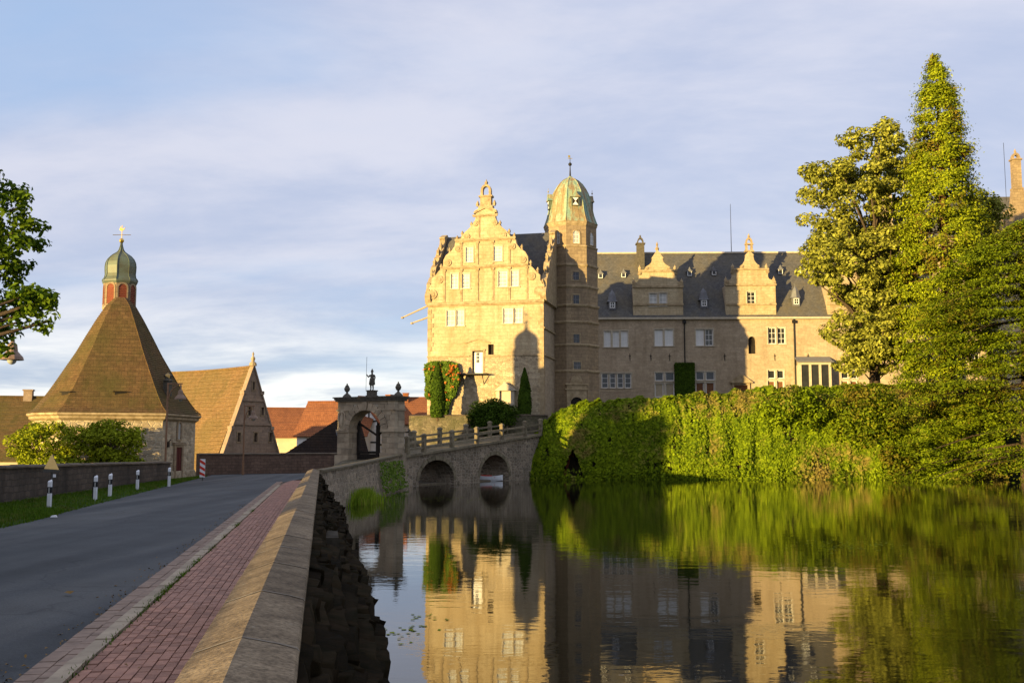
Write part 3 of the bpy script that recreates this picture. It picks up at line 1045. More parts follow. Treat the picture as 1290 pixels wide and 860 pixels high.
def panel_win(parent, F, r, mat, w=0.0, depth=0.1, name='shutter'):
    u0, z0, u1, z1 = r
    mb = MB().box(u0, u1, w + depth, w + depth + 0.05, z0, z1)
    n = 2
    for i in range(n):
        a, b = z0 + (z1 - z0) * (i + 0.12) / n, z0 + (z1 - z0) * (i + 0.88) / n
        mb.box(u0 + 0.1 * (u1 - u0), u1 - 0.1 * (u1 - u0), w + depth - 0.02, w + depth + 0.01, a, b)
    return mb.build(name, M[mat], parent, fix=False)


def scroll_profile(half, z0, z1, tiers=3, top=0.14):
    """outline of one side of a scrolled gable: (offset from the axis, z) from eave to apex"""
    base = [(1.00, 0.00), (1.045, 0.06), (1.05, 0.11), (1.0, 0.155), (0.945, 0.21), (0.945, 0.26), (0.87, 0.30), (0.815, 0.34), (0.745, 0.37), (0.735, 0.45), (0.69, 0.50), (0.605, 0.535),
            (0.54, 0.585), (0.525, 0.635), (0.445, 0.655), (0.405, 0.69), (0.365, 0.725), (0.285, 0.765), (0.215, 0.81), (0.175, 0.86), (0.165, 0.915), (0.19, 0.93), (0.19, 0.945), (0.0, 1.0)]
    return [(half * a, z0 + (z1 - z0) * b) for a, b in base]


def full_gable(half, z0, z1, zb, c=0.0):
    s = scroll_profile(half, z0, z1)
    return [(c - half, zb), (c + half, zb)] + [(c + a, z) for a, z in s] + [(c - a, z) for a, z in reversed(s[:-1])]


def volutes(half, z0, z1, c, w0, w1, parent, sign=(-1, 1)):
    """raised scroll discs and little obelisks along the gable edge"""
    H = z1 - z0
    for sg in sign:
        for fu, fz, r in ((0.95, 0.10, 0.055), (0.83, 0.25, 0.045), (0.68, 0.42, 0.04), (0.50, 0.56, 0.038), (0.35, 0.68, 0.035), (0.2, 0.81, 0.03)):
            u, z = c + sg * half * (fu - 0.03), z0 + H * fz
            MB().disc(u, z, half * r * 1.5, w0, w1, 10).disc(u, z, half * r * 0.7, w0 - 0.05, w1 - .01, 8).build('scroll', M['trim'], parent)
        for fu, fz in ((0.98, 0.165), (0.90, 0.285), (0.78, 0.36), (0.63, 0.525), (0.5, 0.645), (0.41, 0.69), (0.25, 0.78)):
            u, z = c + sg * half * fu, z0 + H * fz
            wm = (w0 + w1) / 2
            MB().lathe([(0.16, z - 0.05), (0.09, z + 0.12), (0.17, z + 0.28), (0.10, z + 0.42), (0.02, z + 0.55)], 6, (u, wm)).build('obelisk', M['trim'], parent)


# ---------------------------------------------------------------- gabled west wing, turned a little towards the sun
_p = P(611, 400, 98)
LW = Frame(_p.x, 98.0, -13)
wing = thing('castle_gable_wing', LW.at(0, 0), LW.a, 'sunlit castle wing with big scrolled Renaissance gable above the bridge', 'castle wing', 'wings of the castle')


def L(px, py, w=0.0): return LW.uz(px, py, w)


def LR(x0, y0, x1, y1, w=0.0):
    cx, cy = (x0 + x1) / 2, (y0 + y1) / 2
    u0, u1 = LW.uz(x0, cy, w)[0], LW.uz(x1, cy, w)[0]
    z0, z1 = LW.uz(cx, y1, w)[1], LW.uz(cx, y0, w)[1]
    return (u0, z0, u1, z1)


def west_wing():
    HW = 5.75
    z_corn = L(611, 381)[1]
    z_apex = L(611, 258)[1]
    z_str = L(611, 448)[1]
    z_base = 2.6
    DEPTH = 11.0
    wins = [LR(*r) for r in ((587, 311.5, 595.5, 330), (622.3, 310.5, 632, 328.5), (568.5, 345, 576.8, 363.5), (582, 345, 591.3, 363), (628, 341.5, 638.8, 361), (644, 341, 653, 360.5),
                             (562.8, 391, 572.8, 410.5), (575.2, 390.5, 584, 410), (634.2, 388.5, 646, 407), (648, 388, 657.8, 406.5))]
    door = LR(595, 442, 608.8, 470.5)
    slot = LR(614.8, 433.5, 622, 447.5)
    slot = (slot[0], max(slot[1], z_str + 0.02), slot[2], slot[3])
    up = full_gable(HW, z_corn, z_apex, z_str)
    holes = [rect(*r) for r in wins]
    # the door breaks through the string course: it is cut from both halves
    d_up = [(door[0], z_str), (door[0], door[3]), (door[2], door[3]), (door[2], z_str)]
    outer = [(-HW, z_str), d_up[0], d_up[1], d_up[2], d_up[3], (HW, z_str)] + up[2:]
    slot_h = rect(*slot)
    MB().holed(outer, holes + [slot_h], 0.0, 0.6).build('wall', M['ashlar'], wing)
    lower = [(-HW, z_base), (HW, z_base), (HW, z_str - 0.003), (door[2], z_str - 0.003), (door[2], door[1]), (door[0], door[1]), (door[0], z_str - 0.003), (-HW, z_str - 0.003)]
    MB().holed(lower, [], -0.04, 0.6).build('base_wall', M['rubble'], wing)
    # side and back walls
    sb = MB().box(HW - 0.6, HW - 0.004, 0.605, DEPTH, z_base, z_corn).box(-HW + 0.004, -HW + 0.6, 0.605, DEPTH, z_base, z_corn).box(-HW + 0.61, HW - 0.61, DEPTH - 0.6, DEPTH, z_base, z_corn)
    sb.build('side_wall', M['brown_stone'], wing)
    # string courses and cornices
    for nm, z, hw, pr, h in (('cornice', z_corn, HW + 0.1, 0.22, 0.28), ('string_course', z_str, HW + 0.04, 0.12, 0.16),
                             ('string_course', L(611, 335)[1], HW * 0.745, 0.16, 0.2), ('string_course', L(611, 301)[1], HW * 0.53, 0.16, 0.2), ('string_course', L(611, 271)[1], HW * 0.22, 0.14, 0.16)):
        if nm == 'string_course' and z == z_str:
            mb = MB().box(-hw, door[0] - 0.25, -pr, 0.02, z - h / 2, z + h / 2).box(door[2] + 0.25, hw, -pr, 0.02, z - h / 2, z + h / 2)
        else:
            mb = MB().box(-hw, hw, -pr, 0.02, z - h / 2, z + h / 2).box(-hw + 0.05, hw - 0.05, -pr * 0.5, 0.015, z - h, z - h / 2 - 0.003)
        mb.build(nm, M['trim'], wing, fix=False)
    # pilaster strips
    for x in (559.6, 581.0, 601.6, 620.9, 641.7, 663.7):
        u = L(x, 360)[0]
        z0, z1 = z_corn + 0.15, L(611, 335)[1] - 0.21
        MB().box(u - 0.10, u + 0.10, -0.07, 0.02, z0, z1).box(u - 0.17, u + 0.17, -0.12, 0.015, z1 - 0.2, z1 - 0.003).build('pilaster', M['trim'], wing, fix=False)
    for x in (581.0, 601.6, 620.9, 641.7):
        u = L(x, 318)[0]
        z0, z1 = L(611, 335)[1] + 0.11, L(611, 301)[1] - 0.21
        MB().box(u - 0.09, u + 0.09, -0.07, 0.02, z0, z1).box(u - 0.15, u + 0.15, -0.12, 0.015, z1 - 0.2, z1 - 0.003).build('pilaster', M['trim'], wing, fix=False)
    u = L(603.5, 285)[0]
    MB().box(u - 0.08, u + 0.08, -0.07, 0.02, L(611, 301)[1] + 0.11, L(611, 271)[1] - 0.1).build('pilaster', M['trim'], wing, fix=False)
    # scrolls
    volutes(HW, z_corn, z_apex, 0.0, -0.10, 0.45, wing)
    # aedicule on top
    pz = z_apex - 0.35
    mb = MB().box(-0.72, 0.72, -0.02, 0.75, pz, pz + 0.28).box(-0.55, 0.55, 0.05, 0.7, pz + 0.28, pz + 1.15).box(-0.68, 0.68, -0.02, 0.76, pz + 1.15, pz + 1.32)
    n = 8
    out = [(0.52 * math.cos(math.pi * k / n), pz + 1.32 + 0.5 + 0.62 * math.sin(math.pi * k / n)) for k in range(n + 1)]
    inn = [(0.30 * math.cos(math.pi * k / n), pz + 1.32 + 0.5 + 0.40 * math.sin(math.pi * k / n)) for k in range(n + 1)]
    ring = [(0.52, pz + 1.32)] + out + [(-0.52, pz + 1.32), (-0.30, pz + 1.32)] + inn[::-1] + [(0.30, pz + 1.32)]
    mb.prism(ring, 0.12, 0.6).lathe([(0.1, pz + 2.4), (0.2, pz + 2.62), (0.06, pz + 2.85), (0.01, pz + 3.0)], 6, (0, 0.36))
    for s in (-1, 1):
        mb.lathe([(0.12, pz + 0.28), (0.2, pz + 0.5), (0.04, pz + 0.85)], 6, (s * 0.85, 0.3))
    # sloping cap of the top pediment
    mb.hexa([(-1.15, -0.12, z_apex - 0.85), (0, -0.12, z_apex - 0.35), (0, 0.5, z_apex - 0.35), (-1.15, 0.5, z_apex - 0.85), (-1.15, -0.12, z_apex - 0.68), (0, -0.12, z_apex - 0.15), (0, 0.5, z_apex - 0.15), (-1.15, 0.5, z_apex - 0.68)])
    mb.hexa([(0.003, -0.12, z_apex - 0.35), (1.15, -0.12, z_apex - 0.85), (1.15, 0.5, z_apex - 0.85), (0.003, 0.5, z_apex - 0.35), (0.003, -0.12, z_apex - 0.15), (1.15, -0.12, z_apex - 0.68), (1.15, 0.5, z_apex - 0.68), (0.003, 0.5, z_apex - 0.15)])
    mb.build('gable_crown', M['trim'], wing)
    # roofs
    z_ridge = LW.uz(660, 294.5, DEPTH / 2)[1]
    MB().uprism([(0.3, z_corn - 0.1), (DEPTH - 0.1, z_corn - 0.1), (DEPTH / 2, z_ridge)], -HW + 0.35, HW - 0.35).build('roof', M['slate'], wing)
    MB().prism([(-4.6, z_corn - 0.12), (4.6, z_corn - 0.12), (0, z_apex - 1.6)], 0.4, DEPTH / 2 + 0.5).build('gable_roof', M['slate'], wing)
    # end gables left and right, seen edge-on
    for s in (-1, 1):
        prof = scroll_profile(DEPTH / 2, z_corn, z_ridge + 0.25)
        poly = [(DEPTH / 2 + a, z) for a, z in prof] + [(DEPTH / 2 - a, z) for a, z in reversed(prof[:-1])]
        g = MB().uprism(poly, s * HW - 0.28 - 0.002 * s, s * HW + 0.28 - 0.002 * s)
        for fu, fz in ((0.98, 0.13), (0.78, 0.36), (0.63, 0.525), (0.41, 0.69), (0.25, 0.78)):
            z = z_corn + (z_ridge + 0.25 - z_corn) * fz
            for sg in (-1, 1):
                g.lathe([(0.22, z - 0.1), (0.12, z + 0.15), (0.24, z + 0.38), (0.08, z + 0.6), (0.02, z + 0.8)], 6, (s * HW, DEPTH / 2 + sg * fu * DEPTH / 2))
        g.build('end_gable', M['trim'], wing)
    # windows
    for k, r in enumerate(wins):
        win(wing, LW, r, 2, 4 if k < 6 else 3, surround=0.13, edge=0.07, depth=0.07)
    # side string courses on the tower side
    for z in (z_corn, z_str, (z_corn + z_str) / 2):
        MB().box(HW - 0.02, HW + 0.12, 0.0, DEPTH, z - 0.08, z + 0.08).build('string_course', M['trim'], wing, fix=False)
    # garden door with balcony slab, hood and brackets
    dr = panel_win(wing, LW, (door[0] + 0.1, door[1], door[2] - 0.1, door[3] - 0.1), 'white', depth=0.2, name='door')
    u0, z0, u1, z1 = door
    gb = MB()
    for i in range(2):
        for j in range(3):
            a = u0 + 0.18 + (u1 - u0) * 0.16 + i * 0.16
            b = z0 + (z1 - z0) * 0.5 + j * 0.33
            gb.box(a, a + 0.13, 0.17, 0.19, b, b + 0.28)
    gb.build('pane', M['glass'], dr, fix=False)
    MB().box(u0 - 0.16, u0 + 0.003, -0.08, 0.03, z0, z1).box(u1 - 0.003, u1 + 0.16, -0.08, 0.03, z0, z1).box(u0 - 0.22, u1 + 0.22, -0.1, 0.03, z1 + 0.004, z1 + 0.18).build('door_frame', M['trim'], wing, fix=False)
    s0, s1 = L(579, 472)[0], L(616, 471)[0]
    bz = z0 - 0.02
    bb = MB().box(s0, s1, -0.95, -0.045, bz - 0.12, bz)
    bb.build('balcony_slab', M['iron'], wing, fix=False)
    for u in (s0 + 0.5, u1 + 0.1):
        MB().path([(u, -0.85, bz - 0.13), (u, -0.06, bz - 1.0)], 0.04, 5).build('bracket', M['iron'], wing)
    pu, pz2 = L(601.5, 427)
    MB().prism([(pu - 1.35, pz2 - 0.35), (pu - 1.25, pz2 - 0.42), (pu, pz2 - 0.1), (pu + 1.25, pz2 - 0.42), (pu + 1.35, pz2 - 0.35), (pu, pz2 + 0.05)], -0.09, 0.02).build('hood_mould', M['trim'], wing)
    MB().box(slot[0] - 0.01, slot[2] + 0.01, 0.35, 0.4, slot[1], slot[3]).build('shutter', M['dark_wood'], wing, fix=False)
    # small pedimented doorway behind the box bush
    a, b_, c, d = LR(627, 487, 649, 505)
    ap = L(638, 484.5)[1]
    mb = MB().box(a, a + 0.3, -0.55, -0.045, z_base, d - 0.4).box(c - 0.3, c, -0.55, -0.045, z_base, d - 0.4).box(a + 0.31, c - 0.31, -0.3, -0.046, z_base, d - 0.42)
    mb.prism([(a - 0.2, d - 0.4), (c + 0.2, d - 0.4), ((a + c) / 2, ap + 0.2)], -0.7, -0.045)
    mb.build('porch', M['pale_trim'], wing)
    # water spouts on the far corner
    for (x0, y0, x1, y1) in ((537.5, 386, 507, 400), (538.5, 400, 519, 407)):
        (ua, za), (ub, zb) = L(x0, y0, 0.8), L(x1, y1, 0.8)
        MB().path([(ua + 0.3, 0.8, za + 0.1), (ua, 0.8, za), (ub, 0.8, zb)], [0.10, 0.09, 0.07], 6).lathe([(0.16, zb - 0.09), (0.16, zb + 0.05), (0.05, zb + 0.1)], 6, (ub, 0.8)).build('water_spout', M['spout'], wing)
    # quoins on the front corners
    z = z_base + 0.3
    k = 0
    while z < z_corn - 0.6:
        l = 0.55 if k % 2 else 0.35
        MB().box(HW - l, HW + 0.03, -0.05, 0.5, z, z + 0.42).build('quoin', M['trim'], wing, fix=False)
        if z > z_str + .1: MB().box(-HW - 0.03, -HW + l, -0.05, 0.5, z, z + 0.42).build('quoin', M['trim'], wing, fix=False)
        z += 0.46
        k += 1
    # wall anchors
    return z_corn, z_str


west_wing()

# ---------------------------------------------------------------- stair tower
TD = 104.2
TP = P(719.3, 400, TD)
tower = thing('stair_tower', (TP.x, TD, 0), 0, 'octagonal castle stair tower with green copper dome', 'tower')


def stair_tower():
    R0 = 34.2 / 1290 * TD * 1.02
    def z(y): return P(719, y, TD - R0)[2]
    front = math.atan2(-TD, -TP.x)            # towards the camera
    rot = front + R(-9.4)
    def ang(deg): return front + R(deg)
    zb = 2.6
    ze = z(277.5)
    MB().lathe([(R0 * 1.0, zb), (R0 * 1.0, z(384)), (R0 * 0.985, z(382)), (R0 * 0.985, z(310)), (R0 * 0.955, z(309)), (R0 * 0.955, ze)], 8, rot=rot).build('wall', M['tower_stone'], tower)
    for y, h, k in ((467, .3, 1.045), (434, .3, 1.045), (405, .3, 1.045), (384, .32, 1.05), (360, .3, 1.03), (333, .3, 1.03), (309, .22, 1.01)):
        zz = z(y)
        MB().lathe([(R0 * (k - 0.03), zz - h / 2), (R0 * k, zz - h * 0.1), (R0 * k, zz + h * 0.3), (R0 * (k - 0.04), zz + h / 2)], 8, rot=rot).build('string_course', M['trim'], tower)
    MB().lathe([(R0 * 0.94, ze - 0.5), (R0 * 0.98, ze - 0.3), (R0 * 1.0, ze - 0.08), (R0 * 1.02, ze)], 8, rot=rot).build('cornice', M['trim'], tower)
    # dome, profile read from the photograph
    prof = [(33.4, 277), (31.8, 273.5), (29.3, 266), (27.6, 258), (26.2, 250), (24.6, 243), (22.6, 237), (19.6, 231), (15.4, 224.5), (10.4, 219.5), (5.0, 216.2), (1.5, 213)]
    rr = [(p / 1290 * TD * 1.03, z(y) if i else ze + 0.003) for i, (p, y) in enumerate(prof)]
    dome = MB().lathe(rr, 8, rot=rot).build('dome', M['copper'], tower)
    # standing seams: the eight hips and two between
    sb = MB()
    for k in range(8):
        a = rot + 2 * math.pi * k / 8
        sb.path([(r * 1.005 * math.cos(a), r * 1.005 * math.sin(a), zz) for r, zz in rr[:-1]], 0.05, 4)
        for t in (1 / 3, 2 / 3):
            a0, a1 = a, a + math.pi / 4
            pts = []
            for r, zz in rr[:-2]:
                q = Vector((r * math.cos(a0), r * math.sin(a0), zz)).lerp(Vector((r * math.cos(a1), r * math.sin(a1), zz)), t)
                pts.append(q * 1.0 + Vector((q.x, q.y, 0)).normalized() * 0.01)
            sb.path(pts, 0.022, 4)
    sb.build('seams', M['copper'], dome)
    # spike with ball and vane
    zt = z(216)
    MB().path([(0, 0, zt - 0.2), (0, 0, zt + 1.1), (0, 0, z(187))], [0.13, 0.06, 0.02], 6).ball((0, 0, z(197.5)), 0.19, 8, 6).build('spire_rod', M['iron'], tower)
    zz = z(190)
    MB().box(-0.22, 0.22, -0.015, 0.015, zz - 0.03, zz + 0.03).box(-0.2, 0.02, -0.016, 0.016, zz + 0.1, zz + 0.34).build('weather_vane', M['gold'], tower, fix=False)
    # face helper: window on the face whose normal points at angle a
    def face(a, r):
        return Matrix.Rotation(a + math.pi / 2, 4, 'Z') @ Matrix.Translation((0, -r, 0))
    def lay(mb, mt):
        mb.v = [tuple(mt @ Vector(v)) for v in mb.v]
        return mb
    ap = math.cos(math.pi / 8)
    fr = rot + math.pi / 8
    # arched windows of the top storey
    zc0, zc1 = z(305.5), z(289.5)
    for k in range(8):
        a = fr + k * math.pi / 4
        mt = face(a, R0 * 0.955 * ap)
        hw = 0.32
        o = MB()
        outer, inner = arch(-hw - 0.12, zc0 - 0.1, hw + 0.12, zc1 + 0.12), arch(-hw, zc0, hw, zc1)
        lay(MB().holed(outer, [inner], -0.07, 0.02), mt).build('window_surround', M['trim'], tower)
        wf = lay(MB().box(-0.025, 0.025, -0.045, -0.015, zc0, zc1).box(-hw, hw, -0.043, -0.017, zc0 + 0.42, zc0 + 0.47).box(-hw, hw, -0.043, -0.017, zc0 + 0.85, zc0 + 0.9).box(-hw, -hw + .06, -.043, -.017, zc0, zc1 - .3).box(hw - .06, hw, -.043, -.017, zc0, zc1 - .3).box(-hw, hw, -0.041, -0.019, zc0, zc0 + 0.06), mt).build('window', M['white'], tower, fix=False)
        lay(MB().prism(inner, -0.012, 0.01), mt).build('pane', M['curtain_glass'], wf)
    # lucarnes on the dome
    for k in range(0, 8, 2):
        a = fr + k * math.pi / 4
        zl0, zl1 = z(257), z(246.5)
        r = R0 * 0.80 * ap + 0.25
        mt = face(a, r)
        body = lay(MB().box(-0.38, 0.38, 0.0, 0.9, zl0, zl1), mt).build('lucarne', M['dull_copper'], dome)
        lay(MB().add([(-0.55, -0.12, zl1), (0.55, -0.12, zl1), (0.55, 1.0, zl1), (-0.55, 1.0, zl1), (0, -0.1, zl1 + 0.75), (0, 1.0, zl1 + 0.75), (-0.2, -0.1, zl1 + .3), (.2, -0.1, zl1 + .3), (.2, 1.0, zl1 + .3), (-.2, 1.0, zl1 + .3)],
                     [(0, 3, 2, 1), (0, 1, 7, 6), (6, 7, 4), (3, 9, 8, 2), (9, 5, 8), (0, 6, 9, 3), (1, 2, 8, 7), (6, 4, 5, 9), (7, 8, 5, 4)]).ball((0, 0.0, zl1 + 1.0), 0.09, 6, 4).path([(0, 0, zl1 + 0.7), (0, 0, zl1 + 1.35)], 0.02, 4), mt).build('lucarne_roof', M['copper'], dome)
        lay(MB().add([(-0.3, -0.01, zl0 + 0.05), (0.3, -0.01, zl0 + 0.05), (0, -0.01, (zl0 + zl1) / 2), (-0.3, -0.01, zl1 - 0.05), (0.3, -0.01, zl1 - 0.05), (-0.3, 0.02, zl0 + 0.05), (0.3, 0.02, zl0 + 0.05), (-0.3, 0.02, zl1 - 0.05), (0.3, 0.02, zl1 - 0.05)], [(0, 1, 2), (3, 2, 4), (5, 6, 2), (7, 2, 8)]), mt).build('lucarne_shutter', M['white'], dome)
        lay(MB().box(-0.31, 0.31, 0.03 - 0.035, 0.05, zl0 + 0.04, zl1 - 0.04), mt).build('lucarne_opening', M['dark_wood'], dome, fix=False)
    # small square stair windows on the front face, climbing
    for a, y0, y1 in ((10.6, 342, 352), (10.6, 371, 382.5), (10.6, 420.5, 431.5), (13, 455.5, 464.5)):
        mt = face(ang(a), R0 * (1.0 if y0 > 384 else 0.985) * ap)
        lay(MB().holed(rect(-0.48, z(y1) - 0.12, 0.48, z(y0) + 0.12), [rect(-0.36, z(y1), 0.36, z(y0))], -0.06, 0.03), mt).build('window_surround', M['trim'], tower)
        wf = lay(MB().box(-0.03, 0.03, -0.04, -0.012, z(y1), z(y0)).box(-0.36, 0.36, -0.038, -0.014, (z(y1) + z(y0)) / 2 - 0.03, (z(y1) + z(y0)) / 2 + 0.03), mt).build('window', M['lead'], tower, fix=False)
        lay(MB().box(-0.37, 0.37, -0.012, 0.01, z(y1), z(y0)), mt).build('pane', M['glass'], wf, fix=False)
    # portal with carved frame
    mt = face(ang(10.6), R0 * ap)
    zp = z(500)
    lay(MB().holed(rect(-1.0, zb, 1.0, zp + 1.2), [arch(-0.6, zb + 0.01, 0.6, zp)], -0.22, 0.02).box(-1.15, 1.15, -0.32, 0.02, zp + 0.7, zp + 0.86).box(-1.15, 1.15, -0.32, 0.02, zp + 1.2, zp + 1.36).prism([(-0.7, zp + 1.36), (0.7, zp + 1.36), (0.45, zp + 2.0), (0, zp + 2.35), (-0.45, zp + 2.0)], -0.18, 0.02), mt).build('portal', M['trim'], tower)
    lay(MB().prism(arch(-0.59, zb, 0.59, zp - 0.01), -0.03, 0.02), mt).build('door', M['dark_wood'], tower)


stair_tower()

# ---------------------------------------------------------------- long main wing
RW = Frame(P(755, 400, 122).x, 122.0, -1.5)
main = thing('castle_main_wing', RW.at(0, 0), RW.a, 'long slate roofed castle wing with dormer gables behind the ivy bank', 'castle wing', 'wings of the castle')


def RR_(x0, y0, x1, y1, w=0.0):
    cx, cy = (x0 + x1) / 2, (y0 + y1) / 2
    return (RW.uz(x0, cy, w)[0], RW.uz(cx, y1, w)[1], RW.uz(x1, cy, w)[0], RW.uz(cx, y0, w)[1])


def main_wing():
    def z(y, x=880, w=0.0): return RW.uz(x, y, w)[1]
    def u(x, y=450, w=0.0): return RW.uz(x, y, w)[0]
    ZB, ZE = 5.2, z(399.5)
    DEPTH = 12.0
    U0, U1 = -6.0, u(1165)
    ZR = RW.uz(880, 318.5, DEPTH / 2)[1]
    holes = []
    todo = []

    def add(r, kind, **kw):
        holes.append(rect(*r))
        todo.append((r, kind, kw))
    # upper storey
    for x0, x1, y0, y1 in ((761, 769.4, 417, 437), (772, 780, 417, 437), (782.4, 791, 416.6, 436.7), (824.8, 835, 415, 435.7), (837.6, 848, 414.6, 435.5), (876.8, 886.8, 414.6, 435.3)):
        add(RR_(x0, y0, x1, y1), 'shut')
    add(RR_(888.4, 414.6, 898.2, 435.2), 'win', nx=2, nz=3, glass='glass')
    for x0, x1 in ((967.6, 977.6), (979.4, 989.3), (1094, 1104), (1106, 1116)):
        add(RR_(x0, 412.6, x1, 433), 'win', nx=2, nz=3, glass='glass')
    # ground floor, row of four
    for x0, x1 in ((758, 766.2), (768.2, 775.6), (777.8, 785.2), (787.2, 795)):
        add(RR_(x0, 470, x1, 488.5), 'win', nx=1, nz=3, glass='glass')
    # cross windows: two lights above, two boarded lights below
    for xa, xb, xc, xd, yt, low in ((825.4, 835.8, 838.6, 849.4, 469, ('board', 'board')), (876.8, 886.8, 889.6, 900.2, 468, ('wood', 'wood')), (967.4, 976.5, 979, 987.6, 466, ('wood', 'wood')), (1060, 1069, 1071.5, 1080, 466, ('wood', 'wood'))):
        for (x0, x1), l in (((xa, xb), low[0]), ((xc, xd), low[1])):
            add(RR_(x0, yt, x1, yt + 10.5), 'win', nx=1, nz=1, glass='glass')
            add(RR_(x0, yt + 13.5, x1, yt + 31), l)
    lan = RR_(942.8, 423.5, 952.2, 445.5)
    holes.append(arch(*[lan[0], lan[1], lan[2], lan[3]], n=6))
    dr = RR_(925, 485, 942, 502)
    holes.append(rect(*dr))
    MB().holed([(U0, ZB), (U1, ZB), (U1, ZE), (U0, ZE)], holes, 0.0, 0.6).build('wall', M['brown_stone'], main)
    MB().box(U0, U1, DEPTH - 0.6, DEPTH, ZB, ZE).box(U1 - 0.6, U1, 0.61, DEPTH - 0.61, ZB, ZE).box(U0, U0 + .6, 0.61, DEPTH - .61, ZB, ZE).build('rear_wall', M['brown_stone'], main)
    for r, kind, kw in todo:
        if kind == 'win':
            win(main, RW, r, surround=0.13, **kw)
        elif kind == 'shut':
            f = win(main, RW, r, nx=2, nz=3, glass='shutter', surround=0.13)
        else:
            f = win(main, RW, r, nx=1, nz=1, glass=kind, surround=0.13)
    MB().box(lan[0] - 0.02, lan[2] + 0.02, 0.4, 0.45, lan[1], lan[3]).build('niche', M['dark_wood'], main, fix=False)
    # roof
    MB().uprism([(-0.25, ZE), (DEPTH + 0.25, ZE), (DEPTH / 2, ZR)], U0, U1 + 0.2).build('roof', M['slate'], main)
    MB().box(U0, U1 + 0.22, DEPTH / 2 - 0.16, DEPTH / 2 + 0.16, ZR - 0.1, ZR + 0.1).build('ridge_cap', M['pale_trim'], main, fix=False)
    MB().box(U0, U1 + 0.1, -0.34, -0.003, ZE - 0.26, ZE - 0.02).build('cornice', M['pale_trim'], main, fix=False)
    slope = (ZR - ZE) / (DEPTH / 2 + 0.25)
    def roof_w(zz): return (zz - ZE) / slope - 0.25

    # dormer gables: dressed stone front flush with the facade, own little roof behind
    def dormer_gable(x0, x1, yb, y1, x2, x3, y2, x4, x5, y3, yap, wins_px, crown):
        a, b = u(x0, 380), u(x1, 380)
        c = (a + b) / 2
        hw = (b - a) / 2
        h2 = (u(x3, 350) - u(x2, 350)) / 2
        h3 = (u(x5, 330) - u(x4, 330)) / 2
        zb, z1, z2, z3, za = z(yb, (x0 + x1) / 2), z(y1), z(y2), z(y3), z(yap)
        side = [(hw, zb), (hw, z1), (hw * 1.03, z1 + 0.05), (hw * 1.0, z1 + 0.35), (hw * 0.88, z1 + 0.55), (h2 * 1.06, z1 + 0.7), (h2 * 1.0, z1 + 1.0), (h2, z2 - 0.1), (h2 * 1.04, z2), (h3 * 1.08, z2 + 0.15), (h3, z2 + 0.5), (h3 * 0.72, z2 + 0.75),
                (h3 * 0.5, (z2 + z3) / 2 + 0.3), (h3 * 0.42, z3), (h3 * 0.5, z3 + 0.06), (0, za)]
        poly = [(c + p, q) for p, q in side] + [(c - p, q) for p, q in reversed(side[:-1])]
        hs = []
        for r in wins_px:
            hs.append(RR_(*r))
        g = MB().holed(poly, [rect(*r) for r in hs], -0.06, 0.5).build('dormer_gable', M['ashlar'], main)
        # cheeks and roof behind
        wz = roof_w(z1)
        MB().add([(a + 0.05, 0.5, zb), (a + 0.05, 0.5, z1), (a + 0.05, wz + 0.4, z1), (b - 0.05, 0.5, zb), (b - 0.05, 0.5, z1), (b - 0.05, wz + 0.4, z1)], [(0, 1, 2), (3, 5, 4), (0, 3, 4, 1), (1, 4, 5, 2), (0, 2, 5, 3)]).build('dormer_cheeks', M['brown_stone'], g)
        zr = z2 + (z3 - z2) * 0.6
        MB().prism([(a + 0.1, z1 + 0.01), (b - 0.1, z1 + 0.01), (c, zr)], 0.48, roof_w(zr) + 0.3).build('dormer_roof', M['slate'], g)
        tb = MB()
        for zz, h in ((z1, hw + 0.1), (z2, h2 + 0.12), (z(yb - 16), hw + 0.04)):
            tb.box(c - h, c + h, -0.2, -0.055, zz - 0.11, zz + 0.11)
        for s in (-1, 1):
            for uu, zz, r in ((hw * 0.93, z1 + 0.28, 0.28), (h2 * 0.97, z2 - 0.3, 0.22), (h3 * 0.9, z2 + 0.35, 0.2)):
                tb.disc(c + s * uu, zz, r, -0.14, 0.4, 10).disc(c + s * uu, zz, r * 0.45, -0.2, 0.35, 8)
            tb.lathe([(0.13, z2 + 0.1), (0.2, z2 + 0.4), (0.05, z2 + 0.65), (0.01, z2 + 0.8)], 6, (c + s * h2 * 0.95, 0.2))
            tb.lathe([(0.15, z1 + 0.35), (0.22, z1 + 0.65), (0.05, z1 + 0.95), (0.01, z1 + 1.1)], 6, (c + s * hw * 0.96, 0.2))
        if crown == 'spike':
            tb.lathe([(0.12, za - 0.2), (0.26, za + 0.15), (0.08, za + 0.4), (0.14, za + 0.65), (0.01, za + 1.0)], 6, (c, 0.2))
        else:
            k = za - 0.15
            tb.box(c - 0.55, c + 0.55, -0.1, 0.55, k, k + 0.2).box(c - 0.42, c - 0.2, 0.0, 0.45, k + 0.2, k + 0.9).box(c + 0.2, c + 0.42, 0.0, 0.45, k + 0.2, k + 0.9).box(c - 0.5, c + 0.5, -0.06, 0.5, k + 0.9, k + 1.05)
            n = 8
            out = [(c + 0.44 * math.cos(math.pi * i / n), k + 1.05 + 0.75 * math.sin(math.pi * i / n)) for i in range(n + 1)]
            inn = [(c + 0.24 * math.cos(math.pi * i / n), k + 1.05 + 0.5 * math.sin(math.pi * i / n)) for i in range(n + 1)]
            tb.prism(out + inn[::-1], 0.05, 0.4).lathe([(0.1, k + 1.75), (0.17, k + 1.95), (0.01, k + 2.3)], 6, (c, 0.22))
        tb.build('dormer_trim', M['trim'], g)
        for r in hs:
            win(g, RW, r, 2, 3, glass='curtain_glass' if crown == 'spike' else 'glass', w=-0.06, flat=True, surround=0.12, edge=0.06)

